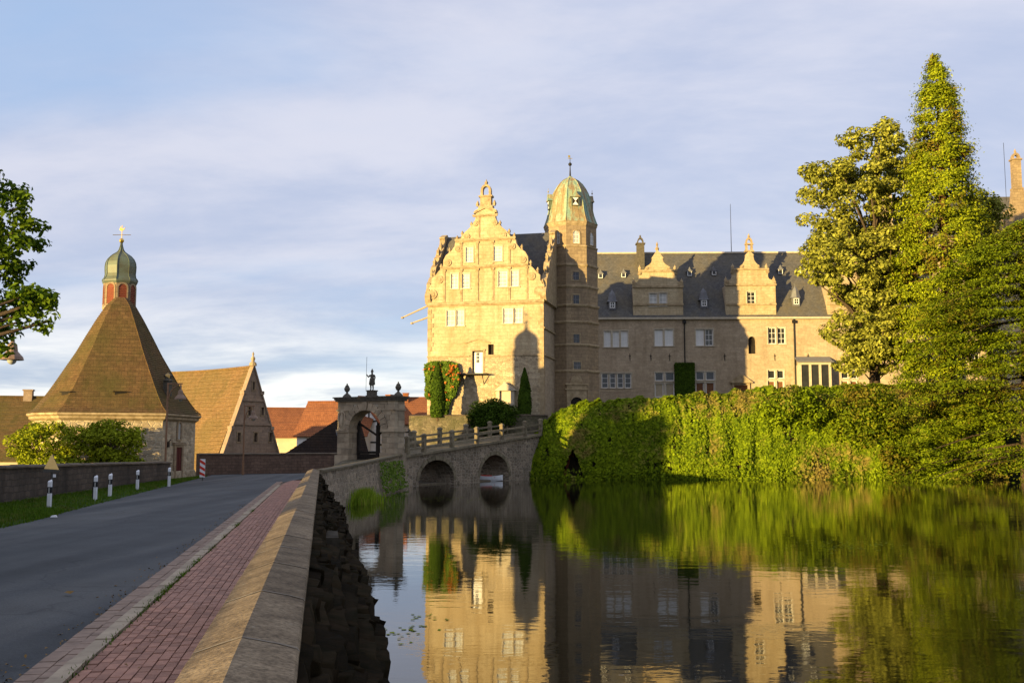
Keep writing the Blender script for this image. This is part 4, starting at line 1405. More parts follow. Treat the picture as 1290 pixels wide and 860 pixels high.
    dormer_gable(797.6, 860.4, 399.5, 361, 806.8, 853.6, 341, 813, 843, 325.5, 314, ((818.2, 369.5, 827.4, 386), (830.6, 369, 839.8, 385.6)), 'spike')
    dormer_gable(914, 977.3, 399.5, 359, 923, 968, 339.5, 935, 957, 322, 316, ((941, 367.6, 951.4, 383.5),), 'crown')
    dormer_gable(1042, 1105, 399.5, 359, 1051, 1096, 339.5, 1062.5, 1084, 322, 316, ((1068.5, 367.6, 1078.9, 383.5),), 'crown')
    # chimney with arched cap
    a, b = u(802, 310, 4.5), u(811.3, 310, 4.5)
    zc = RW.uz(806, 308, 4.5)[1]
    mb = MB().box(a, b, 4.1, 5.0, ZR - 2.5, zc).box(a - 0.12, b + 0.12, 4.0, 5.1, zc, zc + 0.14)
    c = (a + b) / 2
    out = [(c + 0.42 * math.cos(math.pi * i / 8), zc + 0.14 + 0.75 * math.sin(math.pi * i / 8)) for i in range(9)]
    inn = [(c + 0.27 * math.cos(math.pi * i / 8), zc + 0.14 + 0.55 * math.sin(math.pi * i / 8)) for i in range(9)]
    mb.prism(out + inn[::-1], 4.3, 4.8)
    mb.lathe([(0.08, zc + 0.85), (0.14, zc + 1.05), (0.01, zc + 1.25)], 6, (c, 4.55))
    mb.build('chimney', M['statue'], main)
    # tall aerial on the ridge
    ua = u(920.8, 290, DEPTH / 2)
    MB().path([(ua, DEPTH / 2, ZR - 0.2), (ua, DEPTH / 2, RW.uz(920, 257, DEPTH / 2)[1])], [0.05, 0.025], 5).build('aerial', M['iron'], main)
    # tiny roof lights and the pointed copper dormers
    for x, y in ((756.5, 347), (785.4, 346), (868.5, 344), (899.4, 343), (983, 341.5), (1010.5, 340.5)):
        zz = RW.uz(x, y + 4, 4.0)[1]
        w = roof_w(zz)
        zz = RW.uz(x, y + 4, w)[1]
        w = roof_w(zz)
        uu = u(x, y, w)
        d = MB().box(uu - 0.3, uu + 0.3, w - 0.12, w + 0.75, zz, zz + 0.55).prism([(uu - 0.42, zz + 0.55), (uu + 0.42, zz + 0.55), (uu + 0.12, zz + 0.85), (uu, zz + 1.15), (uu - 0.12, zz + 0.85)], w - 0.2, w + 1.2).build('roof_dormer', M['lead'], main)
        MB().box(uu - 0.19, uu + 0.19, w - 0.14, w - 0.123, zz + 0.1, zz + 0.5).build('pane', M['glass'], d, fix=False)
        MB().box(uu - 0.26, uu - 0.195, w - 0.16, w - 0.121, zz + .04, zz + .55).box(uu + 0.195, uu + 0.26, w - 0.16, w - 0.121, zz + .04, zz + .55).box(uu - .19, uu + .19, w - .155, w - .122, zz + .03, zz + .1).build('dormer_frame', M['white'], d, fix=False)
    for x, yb in ((771.3, 389), (886.7, 386.5), (1002.6, 384)):
        zz = RW.uz(x, yb, 1.0)[1]
        w = roof_w(zz)
        uu = u(x, yb, w)
        d = MB().box(uu - 0.42, uu + 0.42, w - 0.25, w + 1.2, zz - 0.2, zz + 0.8)
        d.lathe([(0.72, zz + 0.8), (0.60, zz + 0.95), (0.50, zz + 1.3), (0.42, zz + 1.7), (0.24, zz + 2.0), (0.05, zz + 2.25), (0.02, zz + 2.6)], 6, (uu, w + 0.2), rot=R(30))
        d = d.build('pointed_dormer', M['lead'], main)
        win(d, RW, (uu - 0.30, zz + 0.02, uu + 0.30, zz + 0.74), 2, 2, glass='glass', w=w - 0.40, depth=0.08, flat=True, surround=0, edge=0.07)
    # downpipes
    for x, y0, y1 in ((862.2, 401, 500), (1000.3, 399, 505)):
        uu = u(x, 430)
        MB().path([(uu, -0.14, ZE - 0.1), (uu, -0.14, 5.3)], 0.075, 6).box(uu - 0.2, uu + 0.2, -0.34, -0.01, ZE - 0.75, ZE - 0.4).build('downpipe', M['iron'], main)
    # tie-rod anchors
    for x in (793.5, 820, 843.5, 913, 976, 1018):
        uu, zz = RW.uz(x, 450, 0)
        MB().box(uu - 0.035, uu + 0.035, -0.05, 0.01, zz - 0.42, zz + 0.42).box(uu - 0.14, uu + 0.14, -0.055, 0.01, zz + 0.12, zz + 0.18).build('wall_anchor', M['iron'], main, fix=False)
    # pedimented doorway
    a, zb_, b, zt = RR_(922.5, 480.5, 944.5, 500)
    ap = z(470.5)
    MB().prism([(a - 0.25, zt), (b + 0.25, zt), ((a + b) / 2, ap)], -0.3, 0.01).box(a - 0.3, b + 0.3, -0.36, 0.01, zt - 0.18, zt - 0.003).box(a, dr[0] - 0.01, -0.2, 0.012, ZB, zt - 0.185).box(dr[2] + .01, b, -0.2, 0.012, ZB, zt - 0.185).build('door_surround', M['trim'], main)
    MB().box(dr[0], dr[2], 0.2, 0.26, dr[1], dr[3]).build('door', M['wood'], main, fix=False)
    # bay window under a lean-to slab
    a, zb_, b, zt = RR_(1008.5, 456, 1046, 520, -1.2)
    bay = MB()
    xs = [a, a + (b - a) * 0.32, a + (b - a) * 0.66, b]
    for k in range(4):
        uu = a + (b - a) * k / 3
        bay.box(uu - 0.14, uu + 0.14, -1.35, -1.1, ZB, zt - 0.3)
    bay.box(a - 0.14, b + 0.14, -1.37, -1.08, zt - 0.3, zt - 0.003).box(a - 0.14, a + 0.12, -1.09, -0.01, ZB, zt - 0.31).box(b - 0.12, b + 0.14, -1.09, -0.01, ZB, zt - 0.31)
    bw = bay.build('bay_window', M['pale_trim'], main, fix=False)
    for k in range(3):
        u0, u1 = a + (b - a) * k / 3 + 0.14, a + (b - a) * (k + 1) / 3 - 0.14
        MB().box(u0, u1, -1.22, -1.2, zb_, zt - 0.3).build('pane', M['glass'], bw, fix=False)
    MB().uprism([(-1.6, zt), (-0.01, zt + 0.75), (-0.01, zt + 0.63), (-1.55, zt - 0.0)], a - 0.35, b + 0.35).box(a - 0.4, b + 0.4, -1.62, -1.4, zt - 0.02, zt + 0.1).build('bay_roof', M['lead'], bw)
    # terrace balustrade in front of the row of four
    a, b = u(756, 495, -2), u(820, 495, -2)
    zt = RW.uz(780, 491, -2)[1]
    MB().box(a, b, -2.2, -1.9, zt - 0.22, zt).box(a, b, -2.12, -1.98, 4.5, zt - 0.9).build('terrace_parapet', M['brown_stone'], main, fix=False)


main_wing()

# ---------------------------------------------------------------- third wing, mostly behind the trees
EW = Frame(49.5, 130.0, -2)
east = thing('castle_east_wing', EW.at(0, 0), EW.a, 'castle wing half hidden behind the tall conifer, with a carved chimney crown', 'castle wing', 'wings of the castle')


def east_wing():
    def z(y, x=1200, w=0.0): return EW.uz(x, y, w)[1]
    W = 24.0
    ZB, ZE = 5.0, z(300)
    hs = []
    for k in range(6):
        hs.append((1.2 + 3.8 * k, 13.0, 2.3 + 3.8 * k, 15.2))
        hs.append((1.2 + 3.8 * k, 18.0, 2.3 + 3.8 * k, 20.0))
    MB().holed([(0, ZB), (W, ZB), (W, ZE), (0, ZE)], [rect(*h) for h in hs], 0, 0.6).build('wall', M['ashlar'], east)
    for h in hs: win(east, EW, h, 2, 3, glass='glass', surround=0.13)
    MB().box(0, 0.6, 0.605, 14, ZB, ZE).box(W - .6, W, 0.605, 14, ZB, ZE).build('side_wall', M['ashlar'], east)
    ZR = EW.uz(1250, 247, 6)[1]
    MB().uprism([(-0.2, ZE), (14, ZE), (6.5, ZR)], 0.3, W - 0.2).build('roof', M['slate'], east)
    # slim chimney stack that shows through the lime tree
    c = EW.uz(1118, 300, 0.5)[0]
    zt = EW.uz(1118, 236, 0.5)[1]
    MB().box(c - 0.6, c + 0.6, 0.0, 1.4, ZE - 8, zt).box(c - 0.75, c + 0.75, -0.12, 1.5, zt, zt + 0.25).lathe([(0.5, zt + .25), (0.4, zt + 0.7), (0.1, zt + 1.3)], 6, (c, 0.7)).build('chimney', M['ashlar'], east)
    # gable front with crown, cut by the picture edge
    c = EW.uz(1283, 250, -0.2)[0]
    za, z2, z1 = z(240), z(268), z(305)
    MB().prism([(c - 3.2, z1 - 6), (c + 3.2, z1 - 6), (c + 3.2, z1), (c + 2.4, z1 + 0.6), (c + 1.9, z2), (c + 1.0, z2 + 0.7), (c + 0.7, za), (c - 0.7, za), (c - 1.0, z2 + 0.7), (c - 1.9, z2), (c - 2.4, z1 + 0.6), (c - 3.2, z1)], -0.3, 0.4).build('dormer_gable', M['tower_stone'], east)
    k = z(240)
    zt = z(203)
    mb = MB().box(c - 0.66, c + 0.66, -0.4, 0.6, k, k + 0.25).box(c - 0.52, c + 0.52, -0.3, 0.5, k + 0.25, zt).box(c - 0.66, c + 0.66, -0.42, 0.62, zt, zt + 0.2)
    out = [(c + 0.55 * math.cos(math.pi * i / 8), zt + 0.2 + 0.8 * math.sin(math.pi * i / 8)) for i in range(9)]
    inn = [(c + 0.32 * math.cos(math.pi * i / 8), zt + 0.2 + 0.5 * math.sin(math.pi * i / 8)) for i in range(9)]
    mb.prism(out + inn[::-1], -0.2, 0.35).lathe([(0.1, zt + 0.95), (0.18, zt + 1.2), (0.01, zt + 1.6)], 6, (c, 0.1))
    mb.build('gable_crown', M['tower_stone'], east)
    uu = EW.uz(1271, 230, 4)[0]
    MB().path([(uu, 5, ZR - 1), (uu, 5, EW.uz(1271, 180, 5)[1])], 0.03, 5).build('aerial', M['iron'], east)
    a = EW.uz(1275, 277, 1)
    d = MB().box(a[0] - 0.6, a[0] + 0.6, 0.3, 2.5, a[1] - 0.6, a[1] + 0.5).build('roof_dormer', M['lead'], east, fix=False)
    win(d, EW, (a[0] - 0.45, a[1] - 0.45, a[0] + 0.45, a[1] + 0.35), 2, 1, glass='glass', w=0.18, depth=0.06, flat=True, surround=0)


east_wing()

# ---------------------------------------------------------------- the island the castle stands on
m_isl = plain('island_turf', (0.05, 0.07, 0.02), 0.95, 0.4, 0.8, alt=(0.06, 0.05, 0.03))
tag(MB().hprism([(-9.3, 96.6), (-3.6, 95.2), (1.5, 94.15), (4.0, 95.2), (6.5, 104), (4.0, 150), (-9.5, 150)], -2.2, 4.6).build('island_ground', m_isl), kind='structure')
tag(MB().hprism([(5.2, 93.6), (14, 92.6), (42, 92.6), (110, 90), (120, 170), (4.1, 170), (6.7, 104)], -2.2, 5.4).build('island_ground', m_isl), kind='structure')

# ================================================================ CHAPEL, VILLAGE, GATE, BRIDGE
CD = 67.4
CC = P(147, 520, CD)
chapel = thing('chapel', (CC.x, CD, 0), 0, 'many sided stone chapel with steep slab roof and onion domed lantern', 'chapel')


def lay(mb, mt):
    mb.v = [tuple(mt @ Vector(v)) for v in mb.v]
    return mb


def face_mt(a, r, c=(0, 0)):
    return Matrix.Translation((c[0], c[1], 0)) @ Matrix.Rotation(a + math.pi / 2, 4, 'Z') @ Matrix.Translation((0, -r, 0))


def build_chapel():
    front = math.atan2(-CD, -CC.x)
    rot = front + R(33)
    k = CD / 1290.0 * 0.925
    def z(y, D=CD - 5.0): return P(150, y, D)[2]
    # flat to flat: the wall vertices lie on radius RW_
    Rw = 103.5 * k
    ap = math.cos(math.pi / 6)
    ap8 = math.cos(math.pi / 8)
    # flat towards the road bend, rounded like an apse towards the street
    AN = [R(a) for a in (0, 60, 120, 180, 213, 240, 263, 288)]
    MB().lathe([(Rw * 1.02, -0.5), (Rw * 1.02, 0.35), (Rw, 0.4), (Rw, z(527))], rot=rot, angs=AN).build('wall', M['chapel_wall'], chapel)
    MB().lathe([(Rw * 1.0, z(529)), (Rw * 1.045, z(526)), (Rw * 1.045, z(523.5)), (Rw * 1.075, z(521.5)), (Rw * 1.075, z(519))], rot=rot, angs=AN).build('cornice', M['trim'], chapel)
    # bell-cast roof in stepped slab courses
    prof = [(110, 518), (103, 513), (95, 503), (86, 490.5), (77, 476.5), (66, 459), (55, 442), (43, 421), (31, 401), (19.5, 384), (8, 374)]
    ys = [p[1] for p in prof]
    rs = [p[0] for p in prof]
    pts = []
    n = 58
    yv = np.linspace(518, 374, n + 1)
    def rz(y): return np.interp(-y, [-a for a in ys], rs) * k, P(150, y, CD - np.interp(-y, [-a for a in ys], rs) * k * 0.93)[2]
    vs = MB()
    rings = []
    for i in range(n):
        r0, z0 = rz(yv[i])
        r1, z1 = rz(yv[i + 1])
        rings += [(r0 + 0.02, z0 - 0.015), (r0 + 0.02, z0 + 0.008), (r1 + 0.0, z1 - 0.016)]
    vs.lathe(rings, rot=rot, angs=AN)
    roof = vs.build('roof', M['slab_roof'], chapel)
    # hips
    hb = MB()
    for a in (rot, rot + R(60), rot + R(120), rot + R(180)):
        a += 0
        hb.path([(rz(y)[0] * 1.008 * math.cos(a), rz(y)[0] * 1.008 * math.sin(a), rz(y)[1]) for y in yv[::3]], 0.03, 5)
    hb.build('hip', M['slab_roof'], roof)
    # two small roof openings
    for dx, y in ((22, 496), (-27, 497)):
        a = front + R(3 if dx > 0 else -44)
        r, zz = rz(y)
        lay(MB().box(-0.34, 0.34, -0.02, 0.6, zz - 0.1, zz + 0.16).box(-0.45, 0.45, -0.1, 0.5, zz + 0.16, zz + 0.22), face_mt(a, r * (0.80 if dx > 0 else 0.975) + 0.02)).build('roof_vent', M['dark_wood'], roof, fix=False)
    # stone cresting on the dark side
    a = front + R(52)
    r, zz = rz(486)
    lay(MB().box(-0.16, 0.16, -0.15, 0.3, zz - 0.5, zz + 0.5).lathe([(0.32, zz + 0.5), (0.2, zz + 0.62), (0.3, zz + 0.85), (0.05, zz + 1.0)], 6, (0, 0.05)), face_mt(a, r * 0.97)).build('roof_finial', M['statue'], roof)
    # lantern rising behind the apex of the roof
    D = CD + 1.6
    c = (P(151, 360, D).x - CC.x, 1.6)
    def zl(y): return P(151, y, D - 1)[2]
    kl = D / 1290.0 * 0.935
    rl = 21.3 * kl
    MB().lathe([(rl * 0.99, zl(440)), (rl * 0.99, zl(386))], 8, c, rot).build('lantern_base', M['cream'], chapel)
    lan = MB().lathe([(rl, zl(386) + 0.004), (rl, zl(352))], 8, c, rot).build('lantern', M['tower_stone'], chapel)
    MB().lathe([(rl * 1.02, zl(356)), (rl * 1.09, zl(353)), (rl * 1.09, zl(351.5))], 8, c, rot).build('lantern_cornice', M['dull_copper'], chapel)
    MB().lathe([(rl * 1.0, zl(388)), (rl * 1.05, zl(386)), (rl * 1.0, zl(384))], 8, c, rot).build('lantern_sill', M['trim'], chapel)
    for j in range(8):
        mt = face_mt(rot + math.pi / 8 + j * math.pi / 4, rl * ap8, c)
        lay(MB().holed(arch(-0.36, zl(384.5), 0.36, zl(354.5)), [arch(-0.27, zl(382), 0.27, zl(357))], -0.04, 0.02), mt).build('louvre_frame', M['tower_stone'], lan)
        lb = MB().prism(arch(-0.27, zl(382), 0.27, zl(357)), -0.008, 0.01)
        z0 = zl(381)
        while z0 < zl(362):
            lb.hexa([(-0.26, -0.035, z0), (0.26, -0.035, z0), (0.26, -0.01, z0 + 0.05), (-0.26, -0.01, z0 + 0.05), (-0.26, -0.035, z0 + 0.02), (0.26, -0.035, z0 + 0.02), (0.26, -0.01, z0 + 0.07), (-0.26, -0.01, z0 + 0.07)])
            z0 += 0.12
        lay(lb, mt).build('louvre', M['louvre'], lan)
    dp = [(23.3, 351.5), (22.4, 349.5), (20.4, 347), (19.6, 343), (20.0, 338), (20.2, 333), (19.4, 328), (17.2, 323.5), (13.4, 319.5), (8.6, 316.5), (5.0, 314), (3.0, 311), (1.6, 306.5), (0.8, 302)]
    dz = [(r * kl, zl(y)) for r, y in dp]
    dome = MB().lathe(dz, 8, c, rot).build('onion_dome', M['dull_copper'], chapel)
    sb = MB()
    for j in range(8):
        a = rot + j * math.pi / 4
        sb.path([(c[0] + r * 1.01 * math.cos(a), c[1] + r * 1.01 * math.sin(a), zz) for r, zz in dz], 0.03, 4)
    sb.build('seams', M['dull_copper'], dome)
    vane = MB().ball((c[0], c[1], zl(299.5)), 0.17, 8, 6)
    vane.path([(c[0], c[1], zl(302)), (c[0], c[1], zl(280))], 0.025, 5)
    zz = zl(292)
    vane.path([(c[0] - 0.62, c[1], zz), (c[0] + 0.62, c[1], zz)], 0.02, 4)
    zz = zl(285.5)
    vane.prism([(c[0] - 0.18, zz - 0.02), (c[0] - 0.03, zz - 0.09), (c[0] + 0.10, zz - 0.03), (c[0] + 0.22, zz + 0.16), (c[0] + 0.06, zz + 0.05), (c[0] - 0.05, zz + 0.08), (c[0] - 0.08, zz + 0.26), (c[0] - 0.14, zz + 0.12)], c[1] - 0.02, c[1] + 0.02)
    vane.build('weathercock', M['gold'], chapel)
    # door and lancet on the shaded face
    a = front + R(33 + 30)
    mt = face_mt(a, Rw * ap)
    def zf(y): return P(228, y, CD - 3.6)[2]
    lay(MB().holed(rect(-0.85, -0.25, 0.55, zf(560)), [rect(-0.55, -0.22, 0.32, zf(563))], -0.1, 0.02).box(-1.0, 0.7, -0.16, 0.02, zf(560) + .004, zf(557)), mt).build('door_frame', M['tower_stone'], chapel)
    lay(MB().box(-0.54, 0.31, -0.05, 0.01, -0.2, zf(563.2)).box(-0.13, -0.09, -0.065, 0.0, -0.1, zf(565)), mt).build('door', M['red_door'], chapel, fix=False)
    lay(MB().holed(arch(-0.5, zf(554.5), 0.25, zf(527.5)), [arch(-0.34, zf(552.5), 0.09, zf(530.5))], -0.08, 0.02), mt).build('window_frame', M['tower_stone'], chapel)
    lay(MB().prism(arch(-0.34, zf(552.5), 0.09, zf(530.5)), -0.02, 0.01).box(-0.14, -0.1, -0.035, 0.0, zf(552), zf(531)), mt).build('window', M['curtain_glass'], chapel)
    lay(MB().box(-1.9, -1.65, -0.12, 0.0, zf(563), zf(556)).path([(-1.78, -0.1, zf(556)), (-1.78, -0.25, zf(553))], 0.03, 4), mt).build('wall_lantern', M['iron'], chapel)


build_chapel()

# ---------------------------------------------------------------- barn
def build_barn():
    apx = P(319.5, 462, 90)
    g = Vector((0.60, 0.80, 0))                   # along the gable
    r = Vector((-0.80, 0.60, 0))                  # along the ridge, away from the gable
    a = math.atan2(g.y, g.x)
    barn = thing('stone_barn', (apx.x, apx.y, 0), a, 'old barn with steep mossy yellow brown roof and dark stone gable', 'barn')
    HW, ZT, ZB, LEN = 3.35, apx.z, 0.3, 13.5
    def gz(y): return P(320, y, 90)[2]
    def edge(z): return HW * (ZT - z) / (ZT - ZB)
    wins = []
    # local u = along gable, local w = along the ridge
    fr = Frame(apx.x, apx.y, math.degrees(a))
    def uu(x, y): return fr.uz(x, y, 0)
    rects = [(299, 545, 303, 556), (320, 545, 324.2, 556.5), (339, 545, 343, 556), (312.5, 512.5, 317, 523), (329, 513, 332.4, 522.5), (318, 481, 321, 491)]
    for x0, y0, x1, y1 in rects:
        (ua, za), (ub, zb) = uu(x0, y1), uu(x1, y0)
        wins.append((ua, za, ub, zb))
    MB().holed([(-HW, ZB), (HW, ZB), (0, ZT)], [rect(*w) for w in wins], 0.0, 0.5).build('gable_wall', M['barn_wall'], barn)
    MB().holed([(-HW - 0.1, -0.3), (HW + 0.1, -0.3), (HW + .1, ZB - .003), (-HW - .1, ZB - .003)], [], 0.0, LEN).build('wall', M['barn_wall'], barn)
    for w in wins:
        m = MB().box(w[0] - 0.09, w[0] - .005, -0.04, 0.02, w[1], w[3]).box(w[2] + .005, w[2] + 0.09, -0.04, 0.02, w[1], w[3]).box(w[0] - 0.12, w[2] + 0.12, -0.05, 0.02, w[1] - 0.12, w[1] - .006).box(w[0] - .12, w[2] + .12, -.05, .02, w[3] + .006, w[3] + .1)
        f = m.build('window', M['tower_stone'], barn, fix=False)
        MB().box(w[0] - .01, w[2] + .01, 0.3, 0.33, w[1], w[3]).build('pane', M['dark_wood'], f, fix=False)
    for y in (504, 534):
        z = gz(y)
        e = edge(z)
        MB().box(-e, e, -0.12, 0.02, z - 0.1, z + 0.08).build('string_course', M['dark_wood'] if 0 else M['barn_wall'], barn, fix=False)
    # coped verge with kneelers and finial
    vb = MB()
    for s in (-1, 1):
        c = [(s * HW, ZB), (s * (HW + 0.14), ZB), (0, ZT + 0.3), (0, ZT)]
        vb.prism(c if s > 0 else c[::-1], -0.12, 0.4)
        for t in (0.02, 0.36, 0.72):
            z = ZB + (ZT - ZB) * t
            vb.box(s * edge(z) - 0.16, s * edge(z) + 0.2, -0.16, 0.42, z, z + 0.32)
    vb.build('gable_coping', M['barn_wall'], barn)
    MB().lathe([(0.34, ZT + 0.1), (0.30, ZT + 0.35), (0.12, ZT + 0.5), (0.2, ZT + 0.75), (0.05, ZT + 1.0), (0.1, ZT + 1.15), (0.01, ZT + 1.35)], 8, (0, 0.1)).build('finial', M['trim'], barn)
    # roof, a little uneven, in courses
    vs, fs = [], []
    n, m = 26, 24
    for s in (-1, 1):
        b0 = len(vs)
        for i in range(n + 1):
            t = i / n
            for j in range(m + 1):
                w = 0.4 + (LEN - 0.4) * j / m
                sag = 0.08 * noise.noise(Vector((w * 0.25, t * 2.0, s * 5))) - 0.10 * math.sin(math.pi * j / m) * t
                e = (HW + 0.35) * (1 - t)
                for k in (0, 1):
                    up = 0.045 if k == 0 else 0.0
                    vs.append((s * (e + up * 0.8), w, ZB - 0.35 + (ZT + 0.35 - ZB) * t + sag + up * 0.5))
        q = (m + 1) * 2
        for i in range(n):
            for j in range(m):
                a0, a1 = b0 + i * q + j * 2, b0 + i * q + (j + 1) * 2
                c0, c1 = a0 + q, a1 + q
                fs.append((a0, a1, c1 + 1, c0 + 1))         # lower edge proud, upper edge tucked under
                fs.append((c0 + 1, c1 + 1, c1, c0))
    MB().add(vs, fs).build('roof', M['barn_roof'], barn)
    MB().path([(0, 0.4 + (LEN - 0.4) * j / 12, ZT + 0.02 - 0.10 * math.sin(math.pi * j / 12)) for j in range(13)], 0.14, 6).build('ridge', M['barn_roof'], barn)


build_barn()


def house(name, label, x, D, deg, Wd, Dp, ze, zr, roof, wall, cat='house', group='village houses', windows=(), chimneys=(), hip=0.0, timber=False):
    """local axes: ridge along u"""
    h = thing(name, (x, D, 0), R(deg), label, cat, group)
    u0, u1 = -Wd / 2, Wd / 2
    holes = [rect(*w) for w in windows]
    MB().holed([(u0, -0.4), (u1, -0.4), (u1, ze), (u0, ze)], holes, 0.0, 0.35).build('wall', M[wall], h)
    for s in (u0, u1):
        MB().uprism([(0.36, -0.4), (Dp, -0.4), (Dp, ze), (Dp / 2, zr - 0.25), (0.36, ze)], min(s, s * 0.94), max(s, s * 0.94)).build('gable_wall', M[wall], h)
    for w in windows:
        win(h, None, w, 2, 2, glass='glass', surround=0.0, edge=0.07)
    e = 0.35
    rf = MB()
    sl = (zr - ze) / (Dp / 2)
    for s in (0, 1):
        wa, wb = (-e, Dp / 2) if s == 0 else (Dp + e, Dp / 2)
        za = ze - e * sl
        n = 16
        for i in range(n):
            t0, t1 = i / n, (i + 1) / n
            w0, w1 = wa + (wb - wa) * t0, wa + (wb - wa) * t1
            z0, z1 = za + (zr - za) * t0, za + (zr - za) * t1
            rf.add([(u0 - e, w0, z0 + 0.06), (u1 + e, w0, z0 + 0.06), (u1 + e, w1, z1 + 0.02), (u0 - e, w1, z1 + 0.02), (u0 - e, w0, z0 - 0.05), (u1 + e, w0, z0 - 0.05), (u1 + e, w1, z1 - 0.05), (u0 - e, w1, z1 - 0.05)],
                   [(0, 1, 2, 3), (4, 7, 6, 5), (0, 4, 5, 1), (0, 3, 7, 4), (1, 5, 6, 2)])
    r = rf.build('roof', M[roof], h, fix=False)
    MB().path([(u0 - e, Dp / 2, zr + 0.03), (u1 + e, Dp / 2, zr + 0.03)], 0.12, 6).build('ridge', M[roof], r)
    for cu, cw, cz in chimneys:
        MB().box(cu - 0.35, cu + 0.35, cw - 0.3, cw + 0.3, zr - 2.0, cz).box(cu - 0.42, cu + 0.42, cw - 0.37, cw + 0.37, cz, cz + 0.12).build('chimney', M['red_tile'] if roof == 'red_tile' else M['barn_wall'], r, fix=False)
    if timber:
        tb = MB()
        for i in range(6):
            uu = u0 + (u1 - u0) * i / 5
            tb.box(max(uu - 0.09, u0), min(uu + 0.09, u1), -0.03, 0.02, 0, ze)
        for zz in (0.8, ze * 0.45, ze * 0.75, ze - 0.12):
            tb.box(u0, u1, -0.036, 0.02, zz - 0.08, zz + 0.08)
        tb.build('timber_frame', M['dark_wood'], h, fix=False)
        for s in (u0, u1):
            g = MB()
            o = -0.03 if s < 0 else 0.03
            for i in range(5):
                ww = 0.1 + (Dp - 0.2) * i / 4
                zt = ze + (zr - ze) * (1 - abs(ww - Dp / 2) / (Dp / 2)) - 0.3
                g.box(min(s, s + o), max(s, s + o), ww - 0.09, ww + 0.09, 0, zt)
            for zz in (ze * 0.5, ze - 0.1, (ze + zr) / 2):
                hw = Dp / 2 if zz < ze else Dp / 2 * (zr - zz) / (zr - ze)
                g.box(min(s, s + o * 1.2), max(s, s + o * 1.2), Dp / 2 - hw, Dp / 2 + hw, zz - 0.08, zz + 0.08)
            g.build('timber_frame', M['dark_wood'], h, fix=False)
    return h


_a = P(18, 560, 84)
house('farmhouse', 'low farmhouse with brown hipped roof and pale chimney beside the chapel', _a.x - 2.2, 84, 12, 9.0, 8.0, 1.2, P(18, 500, 88)[2], 'slab_roof', 'cream', chimneys=((2.0, 4.0, P(14, 492, 88)[2]),), windows=((-1, -0.1, 0, 0.9),))
_a = P(366, 540, 118)
house('red_roofed_house', 'pale house under orange tile roof, next to the barn gable', _a.x - 1.5, 118, 14, 10.0, 9.0, P(366, 548, 118)[2], P(366, 514, 122)[2], 'red_tile', 'cream', windows=((2.6, 1.2, 3.5, 2.4), (-1, 1.2, 0.1, 2.4)))
_a = P(403, 540, 112)
house('red_roofed_house', 'taller white walled house with red tile roof, seen just left of the gateway', _a.x + 1.2, 112, -10, 7.8, 8.0, P(400, 546, 112)[2], P(400, 506, 116)[2], 'red_tile', 'white', windows=((-2.9, 0.9, -2.0, 2.1), (-1.3, .9, -.4, 2.1)))
# dark hipped roof end running up behind the gateway; the side we see looks away from the sun
def dark_barn():
    A, B = P(354, 570, 84), P(436, 521, 91.5)
    h = thing('dark_roofed_barn', (A.x, A.y, 0), 0, 'barn with almost black shaded roof sloping up behind the gateway', 'barn')
    o = Vector((A.x, A.y, 0))
    t = Vector((0.62, 0.785, 0))
    nrm = Vector((0.785, -0.62, 0))
    L_ = (B - A).dot(t)
    zl, zr = A.z - 0.3, B.z
    W = -(B - A).dot(nrm)                # how far the foot of the roof lies in front of its crest
    n = 16
    rb = MB()
    def q(s, f):
        """s along the roof, f from foot (0) to crest (1)"""
        p = t * s - nrm * (W * f)
        return Vector((p.x, p.y, zl + f * (zr - zl)))
    for i in range(n):
        f0, f1 = i / n, (i + 1) / n
        # the hip runs from the near foot up to the crest
        a0, a1 = q(L_ * f0, f0), q(L_ * f1, f1)
        c0, c1 = q(L_ + 1.5, f0), q(L_ + 1.5, f1)
        up = Vector((0, 0, 0.05))
        rb.add([a0 + up, c0 + up, c1, a1, a0 - up, c0 - up], [(0, 1, 2, 3), (0, 4, 5, 1)])
    A0, A1 = q(0, 0), q(0, 0) + Vector((-0.9, 13, 0))
    rb.add([A0, q(L_, 1), q(L_ + 1.5, 1), A1], [(0, 1, 2, 3)])
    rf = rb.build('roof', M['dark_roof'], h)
    w0, w1 = -nrm * 0.4, -nrm * 3.6
    e = t * (L_ + 1.3)
    MB().hprism([tuple((w0 + t * .6).xy), tuple((w0 + e).xy), tuple((e - nrm * 2.2).xy)], -0.4, zl - 0.03).build('wall', M['barn_wall'], h)
    g0, g1 = q(0, 0), q(L_ + 1.5, 0)
    MB().path([g0 + nrm * 0.1, g1 + nrm * 0.1], 0.08, 6).build('gutter', M['board'], h)
    p = q(L_ * 0.8, 0.5)
    MB().lathe([(0.13, p.z - 0.1), (0.13, p.z + 0.3), (0.18, p.z + 0.32), (0.02, p.z + 0.42)], 8, (p.x, p.y)).build('roof_vent', M['lead'], rf)


dark_barn()
_a = P(518, 530, 118)
house('half_timbered_house', 'half timbered house with red roofs squeezed between gateway and castle', _a.x - 1.3, 116, 62, 7.5, 5.0, P(520, 530, 116)[2], P(512, 502, 118)[2], 'red_tile', 'white', timber=True, windows=((-2.4, 1.5, -1.5, 2.7), (0.2, 1.5, 1.1, 2.7)), chimneys=((1.5, 2.2, P(523, 498, 118)[2]),))
_a = P(530, 530, 128)
house('red_roofed_house', 'red roofed house with small chimney behind the half timbered one', _a.x, 128, 0, 9.0, 8.0, P(530, 521, 128)[2], P(530, 501, 132)[2], 'red_tile', 'cream', chimneys=((-2.2, 3.0, P(524, 496, 131)[2]),))

